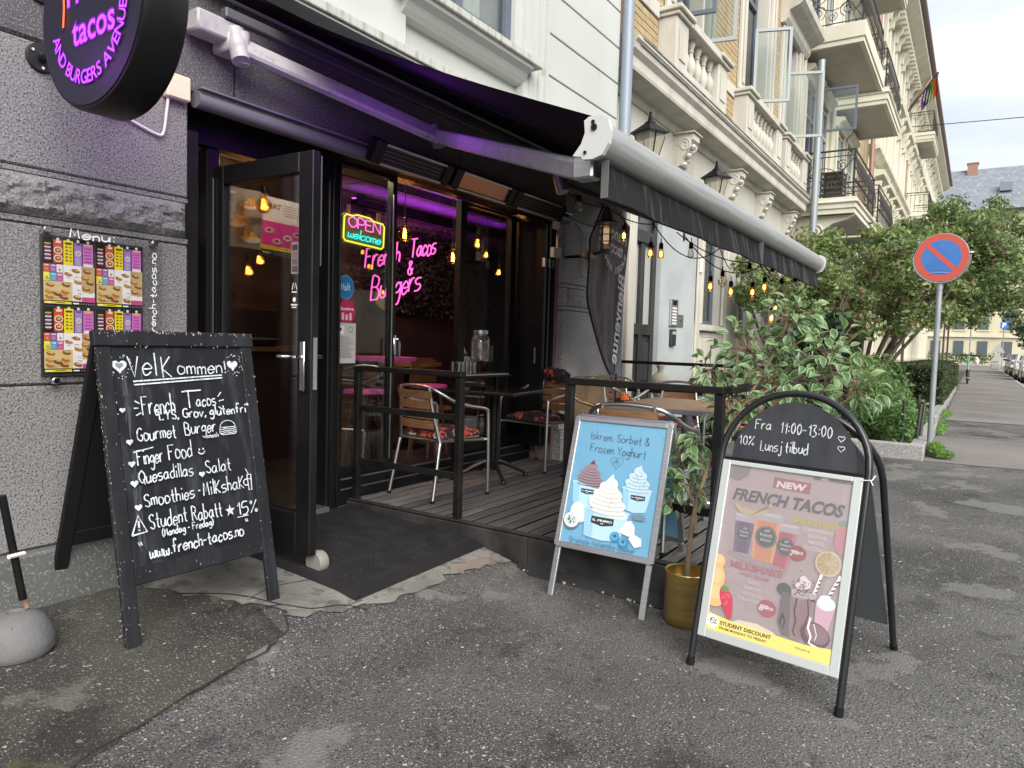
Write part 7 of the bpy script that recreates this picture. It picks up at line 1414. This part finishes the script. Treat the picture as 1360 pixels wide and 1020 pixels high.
# cream terrace row beyond
cr = thing('cream_house', 'long cream rendered apartment house with rows of moulded window hoods', 'building', (27, YB, -.1))
def Cp(n, mt, *a, b=0.): return bx(n, mt, cr, *a, b=b)
Cp('wall', M_crm, 27.0, 66, .15, 9, -.1, 14.3)
for z in (4.1, 7.9, 11.4): one('belt_course', M_crl, cr, lambda b: b.sweep([(.149, z), (.0, z), (-.08, z+.08), (-.2, z+.12), (-.22, z+.22), (.149, z+.28)], 27, 66))
xw = 27.8
while xw < 65:
    for fl_ in (.9, 4.7, 8.4, 11.75):
        hgt = 2.2 if fl_ < 11 else 1.7; wd = 1.15
        window(cr, xw, xw+wd, fl_, fl_+hgt, .10, M_wg, 1, transom=fl_+hgt*.68)
        Cp('surround', M_crl, xw-.22, xw-.001, -.02, .149, fl_-.1, fl_+hgt+.1, b=.02); Cp('surround', M_crl, xw+wd+.001, xw+wd+.22, -.02, .149, fl_-.1, fl_+hgt+.1, b=.02)
        if fl_ > 1:
            one('hood', M_crl, cr, lambda b: b.sweep([(.149, fl_+hgt+.12), (.0, fl_+hgt+.12), (-.05, fl_+hgt+.25), (-.32, fl_+hgt+.32), (-.36, fl_+hgt+.46), (.149, fl_+hgt+.55)], xw-.38, xw+wd+.38))
            for xc in (xw-.3, xw+wd+.06): one('console', M_crl, cr, lambda b: b.prism([(-.149, fl_+hgt+.11), (.27, fl_+hgt+.11), (.24, fl_+hgt-.05), (.12, fl_+hgt-.2), (.1, fl_+hgt-.42), (-.149, fl_+hgt-.5)], -.1, .14, F=Fr((xc+.1, 0, 0), (0, -1, 0), (0, 0, 1))))
        one('sill', M_crl, cr, lambda b: b.sweep([(.149, fl_-.22), (-.1, fl_-.22), (-.14, fl_-.12), (.149, fl_-.101)], xw-.3, xw+wd+.3))
    xw += 2.35
one('eave_cornice', M_crl, cr, lambda b: b.sweep([(.149, 13.6), (.0, 13.6), (-.1, 13.75), (-.5, 13.95), (-.8, 14.1), (-.82, 14.25), (.149, 14.3)], 24.8, 66))
b = MB(); x = 25
while x < 66: b.box(x, x+.22, -.42, .0, 13.55, 13.78); x += .5
tag(b.build('dentils', M_crl, cr), kind='stuff')
one('roof_edge', mat('roof_brown', (.16, .12, .12), .7), cr, lambda b: b.sweep([(.149, 14.301), (-.95, 14.26), (-1.0, 14.3), (-1.0, 14.42), (.149, 14.9)], 24.8, 66))
balcony(cr, 40.5, 44.2, -1.0, 11.5, .45, plain=True); balcony(cr, 40.5, 44.2, -1.0, 7.6, .45, plain=True); balcony(cr, 49, 53, -1.0, 7.6, .45, plain=True)
M_cu = mat('copper_pipe', (.28, .17, .13), .55, metal=.3)
for x in (26.9, 38.8): dp = thing('drainpipe', 'copper brown drainpipe at the %s of the cream house' % ('near end' if x < 30 else 'middle'), 'pipe', (x, .0, 0)); one('pipe', M_cu, dp, lambda b: b.tube([(x, .0, -.1), (x, .0, 12.6), (x+.4, -.75, 14.0)], .08, 8), smooth=True)
t = thing('rainbow_flag', 'rainbow flag on a slanted pole high on the cream house', 'flag', (38, -.3, 12.5))
one('pole', M_iron2, t, lambda b: b.tube([(38, .0, 12.3), (38, -1.15, 13.9)], .04, 6))
cols = ('c03040', 'd08030', 'd8c838', '3a9050', '3a58a8', '8a48a0')
for i, h in enumerate(cols):
    b = MB(); b.grid(lambda u, v: (38+.06*math.sin(v*6)+.25*(u), -1.16+.62*((i+u)/6)+.25*v*((i+u)/6)*0+.03*math.sin(v*5+i), 13.85-.6*((i+u)/6)-.95*v), 3, 6); b.build('stripe', col(H(h), .8), t, smooth=True)
t = thing('overhead_cable', 'thin cable crossing the sky from the cream house', 'cable', (38, -1, 11.5)); one('wire', M_iron2, t, lambda b: b.tube([(38, .1, 11.6), (38.3, -8, 11.35), (39, -30, 11.9)], .018, 4))

# ------------------------------------------------------------ end of the street
eh = thing('slate_house', 'large building with blue grey slate roof, chimney and skylight at the street end', 'building', (120, -5, 0))
M_sl = mat('slate', (.15, .17, .205), .7, c2=(.20, .22, .25), ns=1.5, nd=8, speck=[(1.8, .6, (.24, .26, .29))]); 
bx('wall', M_crm, eh, 121, 140, -30, 12, -.1, 21.5)
one('roof', M_sl, eh, lambda b: b.add([(120.5, -31, 21.5), (120.5, 13, 21.5), (127, 10, 28.6), (127, -28, 28.6), (140, -31, 21.5), (140, 13, 21.5)], [(0, 1, 2, 3), (1, 5, 2), (0, 3, 4), (3, 2, 5, 4)]))
one('chimney', mat('chimney_brick', (.30, .17, .13), .8), eh, lambda b: (b.box(126, 127.4, -1.9, -.6, 27.5, 29.3), b.box(125.9, 127.5, -2.0, -.5, 29.3, 29.45)))
for y in (-6.2, -11, 3): bx('skylight', mat('skylight_blue', (.18, .22, .28), .3), eh, 122.6, 123.5, y, y+1.5, 24.4, 25.6)
bx('gutter', M_iron2, eh, 120.2, 120.6, -31, 13, 21.2, 21.5)
yh = thing('yellow_villa', 'pale yellow house across the far end of the street', 'building', (108, -3, 0))
bx('wall', M_crm, yh, 110, 118, -14, 8, -.1, 10)
for y in (-7, -4.4, -1.8, .8, 3.4):
    for z in (.9, 4.4):
        bx('window', mat('far_pane', (.09, .11, .13), .3), yh, 109.9, 109.99, y, y+1.1, z, z+2); bx('frame', M_crl, yh, 109.86, 109.899, y-.2, y+1.3, z-.2, z-.05)
bx('ledge', M_crl, yh, 109.7, 109.99, -14, 8, 3.4, 3.7)
tag(bx('street', mat('pale_road', (.30, .29, .27), .9), None, 96, 107, -60, 60, -.2, -.05), kind='structure')

# ------------------------------------------------------------ garden behind the planter kerb
pk_ = thing('planter_kerb', 'low granite kerb round the planted bed beside the pavement', 'kerb', (9.7, -2.85, -.1))
def kerbst(x0, x1, y0, y1): bx('kerb_stone', M_granl, pk_, x0, x1, y0, y1, -.16, .06, b=.012)
kerbst(9.62, 9.78, -2.0, -1.1); kerbst(9.62, 9.78, -2.87, -2.006)
for i in range(3): kerbst(9.784+i*1.1, 9.784+i*1.1+1.09, -2.87, -2.71)
for i in range(9): kerbst(14.2+i*1.6, 14.2+i*1.6+1.59, -2.80, -2.66)
tag(bx('garden_soil', MC['soil'], None, 9.7, 60, -2.75, .1, -.14, -.03), kind='structure')
def tree(name, label, cat, base, stems, clumps, size, mats, seed, weights=None, group=None, asp=.55):
    t = thing(name, label, cat, base, 0, group)
    for i, P in enumerate(stems): one('trunk' if i == 0 else 'limb', mat('bark', (.075, .055, .04), .9, c2=(.13, .10, .075), ns=6, bump=.6, bs=20), t, lambda b: b.tube(smoothpts([V(base)+V(q) for q in P], 4), .03, 7, rs=[P[0][3] if len(P[0]) > 3 else .05*(1-.75*j/(4*(len(P)-1))) for j in range(4*(len(P)-1)+1)]), smooth=True)
    leaves('crown', [(tuple(V(base)+V(c_)), r_, n_) for c_, r_, n_ in clumps], size, mats, t, seed, asp, weights=weights, kind=None)
    return t
def rclumps(c, R3, k, rad, n, seed):
    r = random.Random(seed); out = []
    for i in range(k):
        d = V((r.gauss(0, 1), r.gauss(0, 1), r.gauss(0, 1))).normalized()*r.random()**.35; q = V((c[0]+d.x*R3[0], c[1]+d.y*R3[1], c[2]+d.z*R3[2])); s_ = r.uniform(.6, 1.25)*rad
        out.append((tuple(q), (s_, s_, s_*.7), int(n*s_/rad)))
    return out
r = random.Random(77)
def stemfan(k, h, sp, rr):
    out = []
    for i in range(k):
        a = r.uniform(0, 6.28); e_ = r.uniform(.4, 1)*sp; out.append([(.1*math.cos(a), .1*math.sin(a), 0), (e_*.3*math.cos(a)+r.gauss(0, .05), e_*.3*math.sin(a), h*.35), (e_*.7*math.cos(a), e_*.7*math.sin(a), h*.7), (e_*math.cos(a), e_*math.sin(a), h*r.uniform(.9, 1.1))])
    return out
tree('lilac_bush', 'large lilac bush with brown seed heads reaching over the pavement behind the parking sign', 'bush', (14.6, -1.5, -.05), stemfan(30, 2.6, 1.8, .05),
     rclumps((0, -.1, 2.45), (1.9, 1.5, 1.15), 78, .34, 235, 5), .09, [L1, L3, L2, L4, L5], 11, [.38, .27, .14, .13, .08])
tree('lilac_bush', 'lilac bush with paler leaves beside the awning corner, below the lowest balcony', 'bush', (12.2, -.9, -.05), stemfan(9, 2.0, .9, .04),
     rclumps((0, .1, 2.2), (1.15, .85, 1.0), 46, .29, 200, 6), .08, [L1, L3, L2, L4, L5], 12, [.38, .32, .14, .1, .06])
tree('dark_shrub', 'dark glossy leaved shrub below the awning corner', 'bush', (10.9, -1.4, -.05), stemfan(6, 1.2, .5, .02), rclumps((0, 0, 1.25), (.55, .65, .7), 20, .24, 90, 7), .13, [L2, leafm('glossy_green', (.035, .085, .05), .3), L1], 13, [.4, .4, .2], asp=.6)
tree('garden_tree', 'tall tree whose crown hangs over the pavement beyond the lilac', 'tree', (23, -1.6, -.05), [[(0, 0, 0), (.1, .05, 1.5), (.2, -.1, 3.2), (.1, -.1, 4.4)]]+[[(.1, 0, 2.2), (.8*math.cos(a), .8*math.sin(a), 3.4), (1.5*math.cos(a), 1.5*math.sin(a), 4.2)] for a in (0, 1.3, 2.6, 3.9, 5.2)],
     rclumps((0, -.5, 3.75), (2.3, 2.0, 1.5), 60, .5, 300, 8)+rclumps((1, -1.7, 3.2), (2.2, 1.1, 1.1), 26, .45, 260, 88), .12, [L1, L3, L2, L4], 14, [.5, .22, .2, .08])
tree('garden_tree', 'distant tree behind the lilac with crown against the slate roof', 'tree', (33, -2.2, -.05), [[(0, 0, 0), (.1, 0, 2.5), (.1, -.1, 5)]], rclumps((0, -.6, 5.2), (2.8, 2.9, 2.1), 56, .65, 300, 9), .14, [L1, L3, L2], 15, [.5, .2, .3])
tree('street_tree', 'dark green tree over the parked cars at the right edge', 'tree', (62, -7.4, -.1), [[(0, 0, 0), (0, 0, 2.5), (.1, 0, 5)]], rclumps((0, 0, 3.9), (3.2, 2.2, 2.4), 34, .9, 240, 10), .26, [L2, L1, leafm('far_dark', (.018, .045, .02))], 16, [.4, .3, .3])
tree('street_tree', 'tree in front of the pale yellow house at the street end', 'tree', (92, -.5, -.1), [[(0, 0, 0), (0, 0, 3.5), (.1, 0, 7)]], rclumps((0, 0, 7.6), (5.5, 4.2, 3.6), 44, 1.3, 230, 17), .34, [L1, L2, L3], 17, [.45, .4, .15])
tree('street_tree', 'leafy tree right of the slate roof above the parking sign', 'tree', (48, -1.9, -.1), [[(0, 0, 0), (0, 0, 3.5), (.1, 0, 6)]], rclumps((0, -.8, 6.3), (3.3, 2.9, 2.6), 44, .9, 260, 19), .2, [L1, L3, L2], 18, [.5, .25, .25])
# clipped hedge
hg = thing('clipped_hedge', 'dark clipped box hedge along the pavement behind the parking sign', 'hedge', (17.6, -2.2, -.05))
M_hc = mat('hedge_core', (.012, .018, .008), .95); bx('inner_mass', M_hc, hg, 17.72, 31.9, -2.7, -1.62, -.05, .82)
leaves('foliage', [((x, -2.75, z), (.45, .05, .16), 220) for x in [17.9+i*.75 for i in range(19)] for z in (.1, .38, .66)]+[((x, -2.15, .88), (.5, .6, .045), 420) for x in [17.9+i*.8 for i in range(18)]]+[((17.64, y, z), (.06, .16, .14), 300) for y in (-2.65, -2.4, -2.15, -1.9, -1.65) for z in (.12, .4, .68, .8)],
       .04, [leafm('box_leaf', (.04, .065, .018)), leafm('box_leaf_dark', (.02, .035, .012)), leafm('box_leaf_light', (.08, .11, .03))], hg, 21, .6, kind='stuff', weights=[.45, .35, .2])
hg2 = thing('clipped_hedge', 'lower farther hedge at the end of the street before the yellow house', 'hedge', (104, 0, -.1)); leaves('foliage', [((107, y, .7), (.6, .8, .8), 160) for y in [-5+i*1.1 for i in range(12)]], .3, [L1, L2], hg2, 22); 
# flower bed plants
def bedplant(name, label, c_, rad, n, size, mats, seed, w=None, asp=.4, up=.5):
    t = thing(name, label, 'plant', (c_[0], c_[1], -.04)); leaves('foliage', [(c_, rad, n)], size, mats, t, seed, asp, up, weights=w)
    for k in range(5): a = k*1.3; one('stem', L2, t, lambda b: b.tube([(c_[0]+.03*math.cos(a), c_[1]+.03*math.sin(a), -.05), (c_[0]+rad[0]*.5*math.cos(a), c_[1]+rad[1]*.5*math.sin(a), c_[2])], .006, 4))
LB = leafm('bed_green', (.075, .16, .045)); LB2 = leafm('bed_green_light', (.14, .25, .07)); LY = leafm('feathery_yellow', (.30, .30, .10))
bedplant('euphorbia_plant', 'bushy green plant with narrow whorled leaves behind the chain', (10.65, -2.25, .42), (.6, .42, .42), 2600, .10, [LB, LB2, L1], 31, [.5, .3, .2], .25)
bedplant('feathery_plant', 'yellow green feathery plume plant left of the parking sign', (10.9, -1.85, .78), (.55, .5, .38), 3200, .055, [LY, LB2, L3], 32, [.5, .3, .2], .2, 1.)
bedplant('laurel_plant', 'spreading leafy shrub between the lilac stems and the hedge', (12.6, -2.0, .6), (.9, .55, .55), 2200, .085, [L1, LB, L2], 38, None, .45)
bedplant('bell_plant', 'low leafy plant climbing the chain post', (10.05, -2.6, .26), (.22, .16, .3), 650, .06, [LB2, LB], 33, [.5, .5], .55)
bedplant('bell_plant', 'leafy plant beside the dark chain post right of the parking sign pole', (11.4, -2.45, .3), (.5, .25, .36), 900, .07, [LB, LB2, L1], 34, None, .5)
bedplant('fern_plant', 'plant filling the bed corner behind the arched sign', (9.95, -1.6, .2), (.3, .55, .28), 1100, .07, [LB, L1, L2], 35, None, .35)
bedplant('low_plant', 'low plants in front of the clipped hedge', (13.0, -2.5, .18), (1.0, .3, .25), 1100, .06, [LB, LB2, L1], 36, None, .5)
bedplant('wild_plant', 'green and yellow foliage between ficus and lilac at the kerb', (9.9, -1.0, .5), (.35, .6, .5), 1400, .07, [LB2, LY, LB], 37, None, .35)
for (cc_, rd, n_, sd, lb) in (((10.0, -2.98, .0), (.2, .10, .09), 900, 41, 'tuft of bright grass and weeds round the foot of the parking sign pole'), ((13.2, -2.93, -.02), (.9, .08, .08), 1300, 42, 'weeds spilling over the kerb onto the pavement'), ((9.9, -3.08, -.05), (.12, .12, .05), 400, 43, 'low grass patch in front of the kerb corner'), ((16.6, -2.85, -.05), (1.0, .15, .06), 900, 44, 'yellowish grass at the foot of the hedge')):
    o = leaves('grass', [(cc_, rd, n_)], .06, [leafm('grass_bright', (.16, .30, .05)), LB2], None, sd, .16, 0, 'stuff'); o['label'] = lb
# chain and posts
cf = thing('chain_fence', 'low iron chain hung between short posts in the planted bed', 'chain', (9.9, -2.6, -.05))
for x, y in ((9.92, -2.62), (9.92, -1.35), (11.6, -2.68)): one('post', M_dg, cf, lambda b: b.tube([(x, y, -.05), (x, y, .56)], .02, 8), smooth=True)
for x, y in ((10.35, -2.74), (10.7, -2.76)): one('tilted_post', M_dg, cf, lambda b: b.tube([(x, y, -.05), (x+.12, y-.03, .5)], .022, 8), smooth=True)
M_ch = mat('chain_steel', (.28, .29, .31), .5, metal=.6); P = sag((9.92, -2.62, .54), (9.92, -1.35, .54), .11, 30)
b = MB()
for i, (p, q) in enumerate(zip(P, P[1:])):
    d = (q-p).normalized(); u_ = V((1, 0, 0)) if i % 2 else d.cross(V((1, 0, 0))).normalized(); m_ = (p+q)/2
    b.tube([m_+d*.028*math.cos(a)+u_*.014*math.sin(a) for a in [k*math.pi/4 for k in range(8)]], .0045, 5, closed=True)
tag(b.build('chain_links', M_ch, cf, smooth=True), kind='stuff')
# ------------------------------------------------------------ no parking sign
ps = thing('no_parking_sign', 'round blue and red no parking sign on a grey pole at the planter kerb', 'sign', (10.2, -2.9, -.08))
M_pole = mat('galvanised_pole', (.27, .30, .33), .5, metal=.35, c2=(.33, .35, .37), ns=6)
one('pole', M_pole, ps, lambda b: b.tube([(10.2, -2.9, -.1), (10.2, -2.9, 2.06)], .032, 14), smooth=True); one('pole_cap', M_pole, ps, lambda b: b.tube([(10.2, -2.9, 1.93), (10.2, -2.9, 2.0)], .036, 14), smooth=True)
FPk = Fr((10.15, -2.9, 2.32), (-.12, -.99, 0), (0, 0, 1))
one('plate', M_alub, ps, lambda b: b.lathe([(0, 0), (.292, 0), (.296, .006), (.292, .012), (0, .012)], 48, F=Fr(FPk.p(0, 0, -.012), FPk.r, FPk.u)), smooth=True)
one('rim_bracket', M_alub, ps, lambda b: b.tube([FPk.p(.305*math.cos(R(a)), .305*math.sin(R(a)), -.01) for a in range(172, 369, 8)], .008, 6), smooth=True)
for a in (172, 368): one('rim_clip', M_alub, ps, lambda b: b.tube([FPk.p(.30*math.cos(R(a)), .30*math.sin(R(a)), .008), FPk.p(.335*math.cos(R(a)), .335*math.sin(R(a)), -.012)], .009, 6))
c = Canvas(FPk, z=.0015, dz=.0006); RD = mat('sign_red', (.58, .085, .06), .5, c2=(.50, .10, .075), ns=8); BL = mat('sign_blue', (.045, .16, .50), .5, c2=(.06, .19, .52), ns=6)
c.ell(0, 0, .288, .288, RD, n=48); c.ell(0, 0, .212, .212, BL, n=48); c.line([(-.155, .155), (.155, -.155)], .055, RD)
for k, s_ in enumerate(('dvsnc', 'nimna')): c.hand('nimoc', -.10, -.155-.028*k, .035, .005, H('5a80b8'), fit=.16+.03*k, jit=.1) if k == 0 else c.line([(-.12, -.19), (-.02, -.178), (.09, -.192)], .012, H('7a96c0'))
c.build('face', ps, world=True)
# ------------------------------------------------------------ far street furniture and cars
sc_ = thing('electric_scooter', 'dark electric scooter parked beside the hedge far down the pavement', 'scooter', (36, -3.05, -.1))
for x in (35.6, 36.6): one('wheel', M_black, sc_, lambda b: b.lathe([(.05, -.03), (.12, -.03), (.13, 0), (.12, .03), (.05, .03)], 16, F=Fr((x, -3.05, .03), (1, 0, 0), (0, 0, 1))), smooth=True)
bx('footboard', M_black, sc_, 35.75, 36.5, -3.13, -2.97, .05, .11, b=.02)
one('stem', mat('scooter_teal', (.1, .35, .32), .4), sc_, lambda b: b.tube([(35.6, -3.05, .1), (35.75, -3.05, 1.1)], .035, 8), smooth=True); one('handlebar', M_black, sc_, lambda b: b.tube([(35.76, -3.35, 1.12), (35.76, -2.75, 1.12)], .03, 8), smooth=True); one('mudguard', M_black, sc_, lambda b: b.tube([(35.6, -3.05, .2), (35.66, -3.05, .5)], .07, 8), smooth=True)
t = thing('helmet_bag', 'white and red bag hanging from the scooter handlebar', 'bag', (35.75, -3.3, .8)); soft('bag', mat('bag_pattern', (.7, .7, .7), .6, c2=(.6, .12, .14), ns=14, nr=(.52, .56)), t, (35.7, -3.33, .88), .13, .1, 14, 10, 3, (.7, .7, 1.2))
for (x, y, z, s_, lb) in ((75, -4.85, 2.02, .52, 'upper'), (75, -4.85, 1.25, .52, 'lower')):
    t = thing('triangle_sign', '%s grey triangular sign back near the street end' % lb, 'sign', (x, y, z)) ; one('plate', mat('sign_back_grey', (.40, .40, .38), .6), t, lambda b: b.prism([(-s_, -.65), (s_, -.65), (0, .22*1)], -.02, .02, F=Fr((x, y, z), (0, -1, 0), (0, 0, 1)))); one('post', M_pole, t, lambda b: b.tube([(x+.1, y, z-.6), (x+.1, y, z+.1 if lb == 'lower' else z+.1)], .05, 6)) if lb == 'upper' else one('post', M_pole, t, lambda b: b.tube([(x+.1, y, -.1), (x+.1, y, z-.5)], .05, 6))
bx_ = thing('traffic_block', 'pale block foot under the triangular signs', 'bollard', (75, -4.85, -.1)); bx('foot', M_granl, bx_, 74.9, 75.5, -5.1, -4.4, -.1, .45, b=.05)
t = thing('parking_sign', 'blue parking sign with letter P at the end of the pavement', 'sign', (76, -5.2, -.1)); one('pole', M_pole, t, lambda b: b.tube([(76, -5.2, -.1), (76, -5.2, 3.5)], .05, 6))
FQ = Fr((75.9, -5.2, 3.8), (0, -1, 0), (0, 0, 1)); one('plate', mat('p_blue', (.05, .2, .55), .5), t, lambda b: b.box(-.3, .3, -.28, .28, -.02, .0, F=FQ)); c = Canvas(FQ, z=.004, dz=.004); c.text('P', 0, -.19, .55, H('f4f4f4'), bold=.03, align='c'); c.build('letter', t, world=True)
t = thing('lamp_pole', 'thin grey pole at the crossing street', 'pole', (98, -2.6, -.1)); one('pole', M_pole, t, lambda b: b.tube([(98, -2.6, -.1), (98, -2.6, 5)], .07, 6))
def car(x, y, label, c_, z=-.23, L=4.3, W=1.75, Hh=1.48):
    t = thing('parked_car', label, 'car', (x, y, z), 0, 'cars parked along the kerb'); x0 = x
    M_c = mat('car_%s' % label[:6], c_, .25, metal=.3, coat=.5)
    prof = [(0, .35), (.02, .6), (.1, .82), (.9, .98), (1.55, 1.42), (2.0, 1.48), (3.1, 1.45), (3.9, 1.05), (4.22, .98), (4.3, .6), (4.28, .32), (3.75, .22), (.5, .22)]
    b = MB(); n_ = len(prof)
    rings = []
    for f, k in ((0, .86), (.08, .97), (.5, 1.0), (.92, .97), (1, .86)):
        tum = lambda zz: 1-.16*max(0, (zz-.95)/.5); rings.append([(x0+2.15+(px-2.15)*(k if zz < 1 else k*1.0), y-W/2*0+((f-.5)*W)*tum(zz), z+zz) for px, zz in prof])
    b.add([p for r_ in rings for p in r_], [(i*n_+j, i*n_+(j+1) % n_, (i+1)*n_+(j+1) % n_, (i+1)*n_+j) for i in range(4) for j in range(n_)]+[tuple(range(n_)), tuple(range(4*n_, 5*n_))]); b.build('body', M_c, t, smooth=True)
    one('windscreen', mat('car_glass', (.02, .022, .025), .08), t, lambda b: b.add([(x0+.93, y-.72, z+1.0), (x0+.93, y+.72, z+1.0), (x0+1.52, y+.62, z+1.40), (x0+1.52, y-.62, z+1.40)], [(0, 1, 2, 3)]))
    for s_ in (-1, 1):
        one('side_glass', MC['car_glass'], t, lambda b: b.add([(x0+1.2, y+s_*.86, z+1.0), (x0+3.6, y+s_*.86, z+1.02), (x0+3.1, y+s_*.775, z+1.38), (x0+1.75, y+s_*.775, z+1.39)], [(0, 1, 2, 3)]))
        one('headlight', mat('headlamp', (.7, .72, .75), .15), t, lambda b: b.box(x0+.02, x0+.14, y+s_*.72-.16, y+s_*.72+.14, z+.62, z+.78, b=.02)); one('mirror', M_c, t, lambda b: b.box(x0+1.25, x0+1.4, y+s_*.98-.1, y+s_*.98+.1, z+1.0, z+1.14, b=.03))
        for xx in (.78, 3.4):
            w_ = one('wheel', mat('tyre', (.02, .02, .02), .8), t, lambda b: b.lathe([(.2, -.1), (.3, -.1), (.32, -.07), (.32, .07), (.3, .1), (.2, .1)], 20, F=Fr((x0+xx, y+s_*.80, z+.32), (1, 0, 0), (0, 0, 1))), smooth=True)
            one('rim', M_alub, t, lambda b: b.lathe([(0, .09*s_*-1), (.2, .1*s_*-1)], 14, F=Fr((x0+xx, y+s_*.80, z+.32), (1, 0, 0), (0, 0, 1))))
    bx('grille', M_black, t, x0-.01, x0+.03, y-.45, y+.45, z+.42, z+.6, b=.01); bx('number_plate', mat('plate_w', (.75, .75, .75), .5), t, x0-.03, x0-.012, y-.26, y+.26, z+.36, z+.46)
car(43.5, -6.15, 'silver car at the right edge nearest the camera', (.42, .43, .45)); car(49.5, -6.1, 'white van-like car behind the silver one', (.62, .63, .64)); car(56, -6.05, 'dark grey car third in the parked row', (.05, .055, .07)); car(62.5, -6.05, 'black car farthest in the parked row', (.03, .03, .035))
# opposite side of the street, seen only mirrored in the glass
op = thing('opposite_house', 'pale plastered house across the road, mirrored in the cafe glass', 'building', (6, -24, -.3)); bx('wall', mat('opposite_render', (.50, .47, .40), .85, c2=(.44, .41, .34), ns=1), op, -16, 34, -30, -24, -.4, 7)
for i in range(12):
    for z in (1.0, 4.4): bx('window', mat('opp_pane', (.05, .06, .07), .2), op, -14+i*4, -12.8+i*4, -24.0, -23.95, z, z+1.6); bx('sill', M_crl, op, -14.2+i*4, -12.6+i*4, -24, -23.85, z-.15, z-.01)
for i, (x, y) in enumerate(((-2, -19.6), (7.5, -19.4), (16, -19.8))): tree('street_tree', 'street tree across the road, %s' % ('left one', 'middle one', 'right one')[i], 'tree', (x, y, -.3), [[(0, 0, 0), (.1, 0, 1.5), (0, 0, 3)]], rclumps((0, 0, 4.2), (2, 1.6, 1.5), 20, .7, 110, 60+i), .26, [L1, L2], 61+i)
